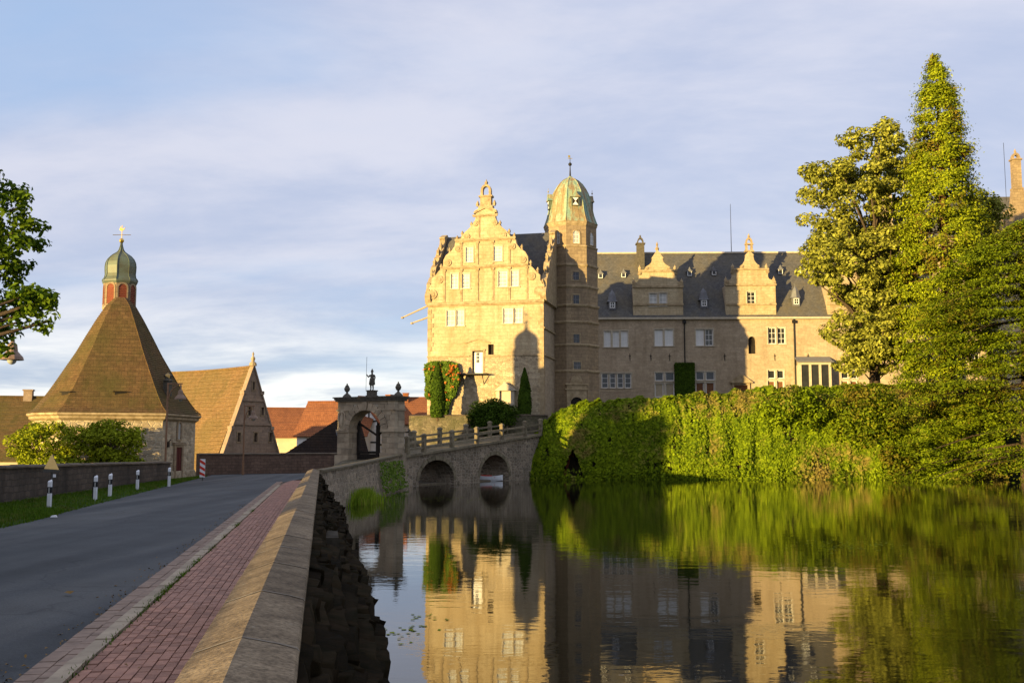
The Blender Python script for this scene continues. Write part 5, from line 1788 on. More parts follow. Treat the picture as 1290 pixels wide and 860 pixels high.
# ---------------------------------------------------------------- gateway
_g = P(497, 575, 70)
GF = Frame(_g.x, _g.y, -28)
gate = thing('stone_gateway', GF.at(-3.0, 0), GF.a, 'grey stone round arched gateway at the head of the bridge', 'gateway')


def build_gate():
    F = Frame(GF.at(-3.0, 0).x, GF.at(-3.0, 0).y, -28)
    def U(x, y): return F.uz(x, y, 0)
    u0, u1 = U(424.5, 560)[0], U(497, 560)[0]
    zb = 0.3
    zt = U(462, 503)[1]
    zc = U(462, 497)[1]
    a0, a1 = U(439.5, 550)[0], U(480.5, 550)[0]
    zs, za = U(460, 541.5)[1], U(460, 516.5)[1]
    DP = 1.2
    c = (a0 + a1) / 2
    hw = (a1 - a0) / 2
    rise = za - zs
    n = 16
    ring = [(c + hw * math.cos(math.pi * k / n), zs + rise * math.sin(math.pi * k / n)) for k in range(n + 1)]
    # core with the passage
    core = [(u0 + .03, zb), (a0 - .02, zb), (a0 - .02, zs)] + [(c - (hw + .02) * math.cos(math.pi * k / n), zs + (rise + .02) * math.sin(math.pi * k / n)) for k in range(1, n)] + [(a1 + .02, zs), (a1 + .02, zb), (u1 - .03, zb), (u1 - .03, zt), (u0 + .03, zt)]
    MB().prism(core, 0.04, DP - 0.04).build('wall', M['gate_core'], gate)
    rnd = random.Random(5)
    course = 0.38
    def block(x0, x1, z0, z1, w0=-0.0, w1=0.4):
        if x1 - x0 < 0.08 or z1 - z0 < 0.05: return
        j = rnd.uniform(-0.012, 0.012)
        MB().hexa([(x0 + .012, w0 + j, z0 + .010), (x1 - .012, w0 + j, z0 + .010), (x1 - .012, w1, z0 + .010), (x0 + .012, w1, z0 + .010), (x0 + .012, w0 + j, z1 - .010), (x1 - .012, w0 + j, z1 - .010), (x1 - .012, w1, z1 - .010), (x0 + .012, w1, z1 - .010)]).build('block', M['gate_stone'], gate, fix=False)
    # front blocks, course by course, outside the arch ring
    ow = hw + 0.52
    orise = rise + 0.52
    z = zb
    k = 0
    while z < zt - 0.05:
        z1 = min(z + course, zt)
        zm = (z + z1) / 2
        if z1 <= zs + 0.1:
            lim = hw
        elif zm < zs + orise:
            lim = max(ow * math.sqrt(max(0, 1 - ((z - zs) / orise) ** 2)), ow * math.sqrt(max(0, 1 - (max(z1 - zs, 0) / orise) ** 2)))
            lim = ow * math.sqrt(max(0, 1 - (max(zm - zs, 0) / orise) ** 2))
        else:
            lim = 0
        spans = [(u0, c - lim), (c + lim, u1)] if lim else [(u0, u1)]
        for s0, s1 in spans:
            x = s0
            first = True
            while x < s1 - 0.05:
                l = rnd.uniform(0.55, 1.0) * (0.6 if (first and k % 2) else 1)
                first = False
                e = x + l
                if s1 - e < 0.3: e = s1
                block(x, e, z, z1)
                x = e
        # side blocks on the pond side
        x = 0.405
        while x < DP - 0.05:
            e = x + (0.8 if k % 2 else 0.55)
            if DP - e < 0.3: e = DP
            j = rnd.uniform(-0.012, 0.012)
            MB().box(u1 - 0.4, u1 + j, x + .012, e - .012, z + .01, z1 - .01).build('block', M['gate_stone'], gate, fix=False)
            x = e
        z = z1
        k += 1
    # voussoirs
    nv = 13
    for i in range(nv):
        t0, t1 = math.pi * i / nv + 0.012, math.pi * (i + 1) / nv - 0.012
        def pt(t, e): return (c + (hw + e) * math.cos(t), zs + (rise + e) * math.sin(t))
        key = 0.08 if i == nv // 2 else 0.0
        pr = rnd.uniform(0.05, 0.075) + key
        tm = (t0 + t1) / 2
        p = [pt(t0, 0.0), pt(tm, 0.0), pt(t1, 0.0), pt(t1, 0.5 + key), pt(tm, 0.5 + key), pt(t0, 0.5 + key)]
        MB().prism(p, -pr, 0.5).build('voussoir', M['gate_stone'], gate)
        p2 = [pt(t0, -0.015), pt(tm, -0.015), pt(t1, -0.015), pt(t1, 0.2), pt(tm, .2), pt(t0, 0.2)]
        MB().prism(p2, 0.52, DP).build('voussoir', M['gate_stone'], gate)
    # jamb blocks of the passage, imposts, plinths
    for s, x in ((-1, a0), (1, a1)):
        z = zb
        while z < zs - 0.05:
            z1 = min(z + course, zs)
            for w0, w1 in ((0.42, DP),):
                MB().box(min(x, x - s * -0.3) if 0 else (x - 0.3 if s < 0 else x - 0.012), x + 0.012 if s < 0 else x + 0.3, w0, w1, z + .01, z1 - .01).build('block', M['gate_stone'], gate, fix=False)
            z = z1
    zi = zs - 0.02
    MB().box(u0 - 0.06, a0 + 0.06, -0.09, DP + .05, zi - 0.12, zi + 0.08).box(a1 - 0.06, u1 + 0.07, -0.09, DP + .05, zi - 0.12, zi + 0.08).build('impost', M['gate_stone'], gate, fix=False)
    MB().box(u0 - 0.1, a0 + 0.05, -0.14, DP + .1, zb - .3, zb + 1.05).build('plinth', M['gate_stone'], gate, fix=False)
    MB().box(a1 - 0.05, u1 + 0.1, -0.14, DP + .1, zb - .3, zb + 1.2).build('plinth', M['gate_stone'], gate, fix=False)
    # frieze and cornice
    zf = U(462, 507)[1]
    MB().box(u0 - 0.05, u1 + 0.05, -0.07, DP + .05, zf - 0.55, zf - 0.43).build('string_course', M['gate_stone'], gate, fix=False)
    MB().box(u0 - 0.12, u1 + 0.12, -0.14, DP + .12, zt - 0.12, zt - .003).box(u0 - 0.18, u1 + 0.18, -0.2, DP + .18, zt, zt + 0.12).box(u0 - 0.25, u1 + 0.25, -0.28, DP + .25, zt + 0.125, zt + 0.2).build('cornice', M['statue'], gate, fix=False)
    # shell-headed niche beside the arch
    (na, z0), (nb, z1) = U(428.3, 541), U(434.2, 519)
    nm = (na + nb) / 2
    MB().holed(arch(na - 0.1, z0 + 0.06, nb + 0.1, z1 + 0.1), [arch(na, z0 + 0.12, nb, z1)], -0.1, 0.0).box(na - 0.14, nb + 0.14, -0.14, 0.0, z0 - 0.06, z0 + 0.055).lathe([(0.1, z0 + .12), (0.17, z0 + 0.5), (0.13, z0 + 0.95), (0.1, z0 + 1.05), (0.13, z0 + 1.2), (0.02, z0 + 1.36)], 8, (nm, -0.05)).build('niche', M['gate_stone'], gate)
    # timber gate frame standing open in the passage
    tf = MB()
    tf.box(c + 0.28, c + 0.5, DP - 0.3, DP - 0.08, zb, zs + 0.35)
    tf.path([(a0 + 0.05, DP - 0.19, zs + 0.55), (c + 0.28, DP - 0.19, zs - 0.35)], 0.075, 4)
    tf.path([(c + 0.5, DP - 0.19, zs - 0.3), (a1 - 0.02, DP - 0.19, zs + 0.35)], 0.075, 4)
    tf.box(a0 + 0.02, a0 + 0.2, DP - 0.3, DP - 0.1, zb, zs + 0.7).box(a0 + .2, c + .28, DP - .25, DP - .15, zb + 1.15, zb + 1.32).box(a1 - 0.14, a1 - .02, DP - 0.3, DP - 0.1, zb, zs + 0.4)
    leaf = tf.build('timber_gate', M['dark_wood'], gate)
    x = a0 + 0.21
    while x < a1 - 0.3:
        MB().box(x, x + 0.2, DP - 0.24, DP - 0.16, zb, zb + 1.12).build('board', M['dark_wood'], leaf, fix=False)
        x += 0.215
    return F, u0, u1, c, zt + 0.22, DP


GFL, gu0, gu1, gc, gz, gdp = build_gate()


def urn(p, label):
    z = 0
    t = thing('stone_urn', p, 0, label, 'urn', 'urns on the gateway')
    t.scale = (0.68,) * 3
    MB().lathe([(0.48, 0), (0.46, 0.1), (0.32, 0.26), (0.16, 0.38), (0.10, 0.48), (0.13, 0.52)], 10).build('foot', M['statue'], t, smooth=False)
    MB().lathe([(0.08, 0.522), (0.22, 0.62), (0.30, 0.80), (0.31, 0.95), (0.22, 1.06), (0.24, 1.1), (0.16, 1.22), (0.06, 1.32), (0.09, 1.38), (0.01, 1.46)], 10).build('bowl', M['statue'], t, smooth=False)


urn(GFL.at(gu0 + 0.35, gdp / 2, gz), 'stone urn on the chapel end of the gateway cornice')
urn(GFL.at(gu1 - 0.15, gdp / 2, gz), 'stone urn on the castle end of the gateway cornice')


def skin_figure(name, verts, edges, radii, mat, parent, root=0, sub=2):
    me = bpy.data.meshes.new(name)
    me.from_pydata(verts, edges, [])
    o = link(name, me, parent)
    md = o.modifiers.new('skin', 'SKIN')
    me.skin_vertices[0].data  # created with the modifier
    for k, r in enumerate(radii):
        me.skin_vertices[0].data[k].radius = (r if isinstance(r, tuple) else (r, r))
    me.skin_vertices[0].data[root].use_root = True
    md.branch_smoothing = 0.6
    md.use_smooth_shade = True
    s = o.modifiers.new('sub', 'SUBSURF')
    s.levels = s.render_levels = sub
    me.materials.append(mat)
    return o


def statue():
    p = GFL.at(gc + 0.1, gdp / 2, gz)
    t = thing('warrior_statue', p, GFL.a, 'weathered stone statue of a standing warrior with a spear above the gate arch', 'statue')
    t.scale = (0.9,) * 3
    MB().box(-0.36, 0.36, -0.34, 0.34, 0, 0.1).box(-0.3, 0.3, -0.28, 0.28, 0.1, 0.42).box(-0.35, 0.35, -0.33, 0.33, 0.42, 0.5).build('pedestal', M['statue'], t, fix=False)
    b = 0.5
    V = [(0, 0, b + .80), (0.0, 0, b + .98), (0, -.01, b + 1.16), (0, 0, b + 1.27), (0, -.01, b + 1.36), (0, -0.015, b + 1.45),                 # pelvis..head
         (.09, 0, b + .76), (.11, -.03, b + .43), (.10, .02, b + .06), (.12, -.1, b + .03),
         (-.09, 0, b + .76), (-.12, -.01, b + .43), (-.12, .03, b + .06), (-.15, -.08, b + .03),
         (.20, 0, b + 1.18), (.27, .03, b + .95), (.20, -.12, b + .80), (.17, -.17, b + .75),
         (-.20, 0, b + 1.18), (-.32, -.04, b + 1.02), (-.36, -.18, b + 1.18), (-.37, -.21, b + 1.25)]
    E = [(0, 1), (1, 2), (2, 3), (3, 4), (4, 5), (0, 6), (6, 7), (7, 8), (8, 9), (0, 10), (10, 11), (11, 12), (12, 13), (2, 14), (14, 15), (15, 16), (16, 17), (2, 18), (18, 19), (19, 20), (20, 21)]
    Rr = [(.16, .12), (.14, .11), (.17, .12), .06, .085, .075, .10, .075, .05, .035, .10, .075, .05, .035, .075, .06, .045, .04, .075, .06, .045, .04]
    skin_figure('body', V, E, Rr, M['statue'], t)
    MB().lathe([(0.24, b + .42), (0.23, b + .6), (0.19, b + .86), (0.16, b + 0.95)], 10, (0, 0)).build('tunic', M['statue'], t, smooth=True)
    MB().lathe([(0.115, b + 1.42), (0.11, b + 1.5), (0.06, b + 1.58), (0.02, b + 1.68)], 8, (0, 0)).build('helmet', M['statue'], t)
    MB().path([(-.40, -.24, b + .02), (-.37, -.22, b + 2.6)], 0.014, 5).build('spear', M['iron'], t)
    MB().prism([(.10, b + .35), (.36, b + .5), (.40, b + .95), (.12, b + .9)], -.2, -.15).build('shield', M['statue'], t)


statue()

# ---------------------------------------------------------------- bridge
BP1, BP2 = P(510, 574, 73.7), P(684, 546.5, 92.4)
bdir = math.degrees(math.atan2(BP2.y - BP1.y, BP2.x - BP1.x))
BF = Frame(BP1.x, BP1.y, bdir)
bridge = thing('stone_bridge', BF.at(0, 0), BF.a, 'two arched rubble stone bridge rising from the gateway to the castle', 'bridge')
BLEN = (BP2 - BP1).to_2d().length
BW = 3.6


M_rail = plain('darkened_railing', (0.25, 0.20, 0.135), 0.95, 0.4, 3.0, bump=0.4, per_object=0.2, alt=(0.12, 0.105, 0.06))  # railing colour kept dark in place of shade on the bridge posts


def deck_z(u): return BP1.z + (BP2.z - BP1.z) * min(max(u / BLEN, -0.2), 1.3)


def build_bridge():
    def U(x, y): return BF.uz(x, y, 0)
    arches = []
    for x0, x1, yap in ((527.5, 571.8, 579), (604.5, 641, 572.5)):
        ua, ub = U(x0, 606)[0], U(x1, 604)[0]
        za = U((x0 + x1) / 2, yap)[1]
        arches.append((ua, ub, za))
    def ah(ua, ub, za, e=0.0, zb=-2.2, n=12):
        c, hw = (ua + ub) / 2, (ub - ua) / 2 + e
        zs = WATER + 0.35
        return [(c - hw, zb), (c + hw, zb)] + [(c + hw * math.cos(math.pi * k / n), zs + (za + e - zs) * math.sin(math.pi * k / n)) for k in range(n + 1)]
    # the arch feet reach below the water: build the wall as one outline from bank to bank
    out = [(-1.2, -2.2)]
    for ua, ub, za in arches:
        a = ah(ua, ub, za)
        out += [a[0]] + a[2:][::-1] + [a[1]]
    out += [(BLEN + 4, -2.2), (BLEN + 4, deck_z(BLEN + 4) - 0.12), (-1.2, deck_z(-1.2) - 0.12)]
    MB().prism(out, 0, BW).build('arch_wall', M['bridge_stone'], bridge)
    # silted ledge at the waterline inside the arches
    lp = []
    for i in range(40):
        u = -0.8 + (BLEN + 2.0) * i / 39
        lp.append((u, 0.75 + 0.35 * noise.noise(Vector((u * 0.9, 0, 4))) + 0.2 * noise.noise(Vector((u * 3, 0, 4)))))
    MB().hprism(lp + [(BLEN + 1.2, BW), (-0.8, BW)], -1.6, [WATER + 0.10 + 0.05 * noise.noise(Vector((u * 2, 1, 1))) for u, _ in lp] + [WATER + 0.2] * 2).build('silt_ledge', plain('silt_stones', (0.20, 0.16, 0.11), 0.95, 0.5, 5, bump=0.8, dist=0.05, alt=(0.10, 0.08, 0.05)), bridge, fix=False)
    # voussoir rings, stone by stone
    for ua, ub, za in arches:
        c, hw = (ua + ub) / 2, (ub - ua) / 2
        zs = WATER + 0.35
        n = 15
        for i in range(n):
            t0, t1 = math.pi * i / n + .01, math.pi * (i + 1) / n - .01
            q = [(c + (hw + e) * math.cos(t), zs + (za - zs + e) * math.sin(t)) for t, e in ((t0, 0), (t1, 0), (t1, 0.32), (t0, 0.32))]
            MB().prism(q, -0.03 - random.uniform(0, .03), 0.3).build('voussoir', M_rail, bridge)
    # deck edge slabs and roadway
    n = 18
    for s in (0, 1):
        w0, w1 = (-0.22, 0.35) if s == 0 else (BW - 0.35, BW + 0.2)
        for i in range(n):
            u0, u1 = -1.0 + (BLEN + 4.5) * i / n + .012, -1.0 + (BLEN + 4.5) * (i + 1) / n - .012
            za, zb = deck_z(u0), deck_z(u1)
            MB().hexa([(u0, w0, za - .12), (u1, w0, zb - .12), (u1, w1, zb - .12), (u0, w1, za - .12), (u0, w0, za + .06), (u1, w0, zb + .06), (u1, w1, zb + .06), (u0, w1, za + .06)]).build('edge_slab', M_rail, bridge, fix=False)
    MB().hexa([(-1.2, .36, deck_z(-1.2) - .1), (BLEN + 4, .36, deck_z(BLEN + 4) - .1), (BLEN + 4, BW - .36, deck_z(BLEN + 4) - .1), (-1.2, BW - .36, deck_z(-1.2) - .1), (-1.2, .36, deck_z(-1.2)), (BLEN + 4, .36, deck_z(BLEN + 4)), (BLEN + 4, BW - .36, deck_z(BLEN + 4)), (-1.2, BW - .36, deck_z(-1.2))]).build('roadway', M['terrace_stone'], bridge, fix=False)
    # railings
    posts_px = (534.5, 569.7, 601, 632.5, 661.6, 681.5)
    for s in (0, 1):
        r = thing('bridge_railing', BF.at(0, 0), BF.a, ('stone post railing on the pond side of the bridge' if s == 0 else 'stone post railing on the far side of the bridge, towards the village'), 'railing', 'railings of the bridge')
        w = 0.03 if s == 0 else BW - 0.03
        us = [BF.uz(x, 560, 0)[0] for x in posts_px]
        us = ([0.35] if s == 0 else []) + us
        m_r = M_rail
        for u in us:
            z = deck_z(u) + 0.063
            MB().box(u - 0.14, u + 0.14, w - 0.14, w + 0.14, z, z + 1.15).box(u - 0.175, u + 0.175, w - 0.175, w + 0.175, z + 1.153, z + 1.26).hexa([(u - .165, w - .165, z + 1.262), (u + .165, w - .165, z + 1.262), (u + .165, w + .165, z + 1.262), (u - .165, w + .165, z + 1.262), (u - .06, w - .06, z + 1.36), (u + .06, w - .06, z + 1.36), (u + .06, w + .06, z + 1.36), (u - .06, w + .06, z + 1.36)]).build('post', m_r, r, fix=False)
        for a, b in zip(us, us[1:]):
            a, b = a + 0.142, b - 0.142
            for h in (0.38, 0.88):
                za, zb = deck_z(a) + h, deck_z(b) + h
                MB().hexa([(a, w - .07, za - .07), (b, w - .07, zb - .07), (b, w + .07, zb - .07), (a, w + .07, za - .07), (a, w - .07, za + .07), (b, w - .07, zb + .07), (b, w + .07, zb + .07), (a, w + .07, za + .07)]).build('rail', M_rail, r, fix=False)


build_bridge()

# retaining walls of the castle terrace beside the bridge
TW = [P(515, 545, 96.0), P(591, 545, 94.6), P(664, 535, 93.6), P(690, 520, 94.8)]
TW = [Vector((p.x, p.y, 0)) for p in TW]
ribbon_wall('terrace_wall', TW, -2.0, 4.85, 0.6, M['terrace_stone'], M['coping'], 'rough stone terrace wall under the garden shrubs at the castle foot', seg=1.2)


def boat():
    p = P(617.5, 604, 86.0)
    b = thing('rowing_boat', (p.x, p.y, WATER), R(4), 'small white rowing boat with red lining moored under the bridge arch', 'boat')
    n = 12
    Lb, Bm = 2.1, 0.62
    vs, fs = [], []
    prof = [(0.0, -0.10), (0.55, -0.06), (0.85, 0.10), (1.0, 0.36), (0.93, 0.36), (0.78, 0.10), (0.45, 0.0), (0.0, -0.03)]
    full = [(-a, z) for a, z in prof[:4]][::-1] + prof[1:4] + prof[4:] + [(-a, z) for a, z in prof[4:7]][::-1]
    full = [(-a, z) for a, z in reversed(prof[:4])] + prof[1:4] + prof[4:] + [(-a, z) for a, z in reversed(prof[4:7])]
    for i in range(n + 1):
        t = i / n
        wdt = Bm / 2 * (1.0 if False else max(0.02, math.sin(math.pi * min(1, 0.62 * t + 0.22)) ** 0.8 if t < 0.5 else (1 - ((t - 0.5) / 0.5) ** 2.2) ** 0.8 * 0.97 + 0.02))
        sheer = 0.10 * (2 * t - 0.9) ** 2
        for a, z in full:
            vs.append((-Lb / 2 + Lb * t, a * wdt, z + sheer + 0.04))
    m = len(full)
    for i in range(n):
        for j in range(m):
            q = (j + 1) % m
            fs.append((i * m + j, i * m + q, (i + 1) * m + q, (i + 1) * m + j))
    fs += [tuple(range(m)), tuple(range(n * m + m - 1, n * m - 1, -1))]
    MB().add(vs, fs).build('hull', M['post_white'], b)
    MB().box(-0.55, -0.3, -0.26, 0.26, 0.28, 0.32).build('bench', M['red_band'], b)
    MB().box(0.15, 0.4, -0.27, 0.27, 0.28, 0.32).build('bench', M['red_band'], b)
    MB().hexa([(-0.8, -.2, .38), (.2, -.25, .38), (.2, .25, .38), (-.8, .2, .38), (-.75, -.1, .50), (.1, -.14, .48), (.1, .14, .48), (-.75, .1, .50)]).build('cover', M['red_band'], b)


boat()

# ---------------------------------------------------------------- street furniture
def lamp(foot, h, reach, label, ang=0.0):
    t = thing('street_lamp', foot, ang, label, 'street lamp', 'street lamps by the road')
    MB().path([(0, 0, -0.2), (0, 0, 0.9), (0, 0, 0.95), (0, 0, h)], [0.085, 0.085, 0.065, 0.055], 8).build('pole', M['rust_iron'], t)
    arm = MB().path([(-0.03, 0, h - 0.06), (reach + 0.1, 0, h - 0.06)], 0.042, 6)
    arm.path([(0.04, 0, h - 1.05), (0.10, 0, h - 0.72), (0.24, 0, h - 0.42), (0.48, 0, h - 0.2), (reach * 0.85, 0, h - 0.12)], 0.034, 6)
    arm.build('arm', M['rust_iron'], t)
    s = MB().lathe([(0.05, h - 0.12), (0.06, h - 0.42), (0.14, h - 0.50), (0.17, h - 0.72), (0.33, h - 0.90), (0.36, h - 1.0), (0.34, h - 1.0)], 14, (reach, 0)).build('lamp_shade', M['lamp_shade'], t, smooth=False)
    MB().ball((reach, 0, h - 1.0), 0.15, 10, 6).build('bulb', M['curtain_glass'], s, smooth=True)
    return t


f = G(207.5, 605, -0.1)
lamp(f, P(207, 480, f.y)[2], 0.78, 'brown street lamp with hooked arm in front of the chapel', R(0))
f = G(306, 596.5, -0.1)
f = P(306, 594, 73.5)
f.z = 0
lamp(f, P(306, 510, 73.5)[2], 0.62, 'brown street lamp by the far wall in front of the barn gable', R(10))
h = P(18, 430, 33)
lamp(Vector((h.x - 1.2, 33, -0.05)), h.z + 0.45, 1.15, 'street lamp whose shade hangs below the overhanging tree', R(0))


def marker_post(x, yb, label, lean=0.0):
    p = G(x, yb, -0.06)
    t = thing('marker_post', p, R(-12), label, 'marker post', 'black and white marker posts on the verge')
    sec = [(-0.06, -0.05), (0.06, -0.05), (0.075, 0.0), (0.0, 0.06), (-0.075, 0.0)]
    def seg(z0, z1, top=None, k=1.0):
        m = MB()
        q = [(a * k, b * k) for a, b in sec]
        m.hprism(q, z0, z1 if top is None else top)
        return m
    seg(-0.1, 0.50).build('post', M['post_white'], t)
    seg(0.502, 0.70).build('black_band', M['black'], t)
    seg(0.702, 0.92, [0.86, 0.86, 0.89, 0.94, 0.89]).build('post_top', M['post_white'], t)
    MB().box(-0.022, 0.022, -0.056, -0.051, 0.52, 0.68).build('reflector', M['curtain_glass'], t, fix=False)
    return t


marker_post(62, 641, 'marker post standing before the warning sign post')
marker_post(120, 630.5, 'marker post beside a thin dark stake, next one along from the sign')
marker_post(138.5, 626, 'marker post between the staked one and the one at mid wall')
marker_post(173, 617.5, 'marker post alone in the middle of the garden wall, next before the lamp')
marker_post(213, 611.5, 'marker post at the foot of the chapel street lamp')
p = G(116.5, 630, -0.06)
tag(MB().path([(0, 0, -0.1), (0.01, 0, 0.92)], 0.022, 6).build('stake', M['iron'], None, loc=p), 'thin dark iron stake beside a marker post on the verge', 'stake')


def warning_sign():
    p = G(59.5, 641, -0.06)
    p = p + Vector((-0.05, 0.35, 0))
    t = thing('warning_sign', p, R(-8), 'triangular road sign seen from its plain grey back on a post', 'road sign')
    hz = P(60, 571, p.y)[2]
    MB().path([(0, 0, -0.1), (0, 0, hz + 0.03)], 0.035, 8).build('post', M['grey_metal'], t)
    w = 0.29
    z0 = hz - 0.54
    tri = [(-w, z0 + 0.04), (-w + .03, z0), (w - .03, z0), (w, z0 + 0.04), (0.03, hz), (-0.03, hz)]
    MB().prism(tri, -0.062, -0.05).build('sign_plate', M['grey_metal'], t)
    MB().box(-w + .07, w - .07, -0.05, -0.036, z0 + 0.1, z0 + 0.13).box(-0.06, 0.06, -0.05, -0.036, z0 + 0.3, z0 + 0.33).build('bracket', M['grey_metal'], t, fix=False)
    MB().box(0.06, 0.14, -0.05, -0.01, z0 - 0.16, z0 - 0.06).build('sticker', M['post_white'], t, fix=False)


warning_sign()


def hazard_marker():
    p = G(254.5, 605.5, -0.08)
    t = thing('hazard_board', p, R(-18), 'narrow hazard board with slanting red and white stripes at the road bend', 'hazard board')
    MB().path([(0, 0.05, -0.1), (0, 0.05, 1.35)], 0.03, 6).build('post', M['grey_metal'], t)
    w, z0, z1 = 0.18, 0.22, 1.28
    MB().box(-w, w, 0.0, 0.02, z0, z1).build('board', M['post_white'], t, fix=False)
    n = 3
    for k in range(n):
        za = z0 + (z1 - z0) * (k + 0.1) / n
        h = 0.17
        MB().prism([(-w, za + 0.13), (w, za - 0.06 if k else za - 0.0), (w, za + h - 0.06 if k else za + h - .03), (-w, za + h + 0.13)], -0.004, 0.005).build('stripe', M['red_band'], t)


hazard_marker()
# a scrap and a leaf lying on the road
p = G(68, 651, ROADZ + 0.03)
tag(MB().hexa([(-.09, -.05, 0), (.1, -.06, 0), (.08, .05, 0), (-.07, .07, 0), (-.05, -.03, .05), (.07, -.04, .04), (.05, .03, .06), (-.04, .04, .05)]).build('paper_scrap', M['post_white'], loc=p), 'white paper scrap lying at the edge of the road', 'litter')
p = G(85, 748, ROADZ + 0.045)
m_leaf = plain('dry_leaf', (0.24, 0.14, 0.04), 0.8, 0.3, 20)
tag(MB().add([(-.07, 0, 0.01), (-.02, -.045, .03), (.05, -.03, .01), (.09, .01, .04), (.04, .05, .02), (-.03, .045, .035), (0, 0, 0.045)], [(0, 1, 6), (1, 2, 6), (2, 3, 6), (3, 4, 6), (4, 5, 6), (5, 0, 6)]).build('fallen_leaf', m_leaf, loc=p, fix=False), 'single dry yellow leaf on the asphalt', 'leaf')

# ================================================================ VEGETATION
def leaves(name, C, Nn, size, mat, parent, asp=0.55, curl=0.18, kind=None):
    """one small bent leaf per point; C, Nn are (n, 3)"""
    n = len(C)
    if n == 0: return None
    Nn = Nn / (np.linalg.norm(Nn, axis=1, keepdims=True) + 1e-9)
    r = RNG.normal(size=(n, 3))
    T = np.cross(Nn, r)
    T /= np.linalg.norm(T, axis=1, keepdims=True) + 1e-9
    B = np.cross(Nn, T)
    s = (np.asarray(size) * RNG.uniform(0.65, 1.35, n))[:, None]
    V = np.empty((n, 4, 3))
    V[:, 0] = C - T * s
    V[:, 1] = C + B * s * asp + Nn * s * curl
    V[:, 2] = C + T * s - Nn * s * curl
    V[:, 3] = C - B * s * asp + Nn * s * curl
    me = bpy.data.meshes.new(name)
    me.vertices.add(n * 4)
    me.vertices.foreach_set('co', V.reshape(-1))
    me.loops.add(n * 4)
    me.loops.foreach_set('vertex_index', np.arange(n * 4, dtype=np.int32))
    me.polygons.add(n)
    me.polygons.foreach_set('loop_start', np.arange(0, n * 4, 4, dtype=np.int32))
    me.polygons.foreach_set('loop_total', np.full(n, 4, dtype=np.int32))
    me.update(calc_edges=True)
    me.materials.append(mat)
    o = link(name, me, parent)
    if kind: o['kind'] = kind
    return o


def rdir(n):
    v = RNG.normal(size=(n, 3))
    return v / np.linalg.norm(v, axis=1, keepdims=True)


def blobs_to_leaves(cs, rs, per, flat=0.75, upb=0.45, shell=0.55):
    C, Nn = [], []
    for c, r in zip(cs, rs):
        k = max(6, int(per * (r / np.mean(rs)) ** 2))
        d = rdir(k)
        rad = r * (shell + (1 - shell) * RNG.random(k) ** 0.6)[:, None]
        p = d * rad
        p[:, 2] *= flat
        C.append(np.asarray(c) + p)
        Nn.append(d * 0.8 + RNG.normal(size=(k, 3)) * 0.45 + np.array([0, 0, upb]))
    return np.concatenate(C), np.concatenate(Nn)


def env_blobs(envs, n, r0, r1, inner=0.5):
    """blob centres in the outer part of a set of ellipsoids"""
    vol = np.array([e[3] * e[4] + e[4] * e[5] + e[3] * e[5] for e in envs], float)
    pick = RNG.choice(len(envs), n, p=vol / vol.sum())
    cs, rs = [], []
    for i in pick:
        e = envs[i]
        d = rdir(1)[0]
        f = inner + (1 - inner) * RNG.random() ** 0.5
        cs.append((e[0] + d[0] * e[3] * f, e[1] + d[1] * e[4] * f, e[2] + d[2] * e[5] * f))
        rs.append(RNG.uniform(r0, r1))
    return cs, rs


def limbs(foot, top, targets, r_base, mat, parent, wob=0.3, name='trunk', n_main=None):
    """tapered trunk with limbs running out to the given points"""
    mb = MB()
    foot, top = Vector(foot), Vector(top)
    n = 9
    pts = []
    for k in range(n + 1):
        t = k / n
        p = foot.lerp(top, t)
        p += Vector((noise.noise(Vector((t * 3, foot.x, 1))), noise.noise(Vector((t * 3, foot.x, 7))), 0)) * wob * math.sin(math.pi * t)
        pts.append(p)
    mb.path(pts, [r_base * (1.25 if k == 0 else 1) * (1 - 0.85 * k / n) + 0.02 for k in range(n + 1)], 9)
    for tg in targets:
        tg = Vector(tg)
        h = (tg.z - foot.z) / max(top.z - foot.z, .1)
        t = min(max(h * 0.72 - 0.08, 0.12), 0.92)
        i = min(int(t * n), n - 1)
        a = pts[i].lerp(pts[i + 1], t * n - i)
        L = (tg - a).length
        mid = a.lerp(tg, 0.5) + Vector((random.uniform(-.1, .1), random.uniform(-.1, .1), 0.06)) * L
        r = min(r_base * 0.45, 0.03 + L * 0.018)
        mb.path([a, a.lerp(mid, .5) + Vector((0, 0, -.02 * L)), mid, tg], [r, r * 0.8, r * 0.55, r * 0.15], 6)
    return mb.build(name, mat, parent, smooth=True, fix=False)


def broad_tree(name, label, cat, foot, envs, nblob, r0, r1, per, leaf, mat, bark, trunk_r, top, group=None, inner=0.45, nl=26, flat=0.75, upb=0.45, asp=0.55):
    t = thing(name, foot, 0, label, cat, group)
    f = np.array(foot)
    cs, rs = env_blobs([(e[0] - f[0], e[1] - f[1], e[2] - f[2], *e[3:]) for e in envs], nblob, r0, r1, inner)
    C, Nn = blobs_to_leaves(cs, rs, per, flat, upb)
    leaves('crown', C, Nn, leaf, mat, t, asp=asp)
    tg = [cs[i] for i in RNG.choice(len(cs), min(nl, len(cs)), replace=False)]
    limbs((0, 0, -0.3), Vector(top) - Vector(foot), tg, trunk_r, bark, t)
    return t


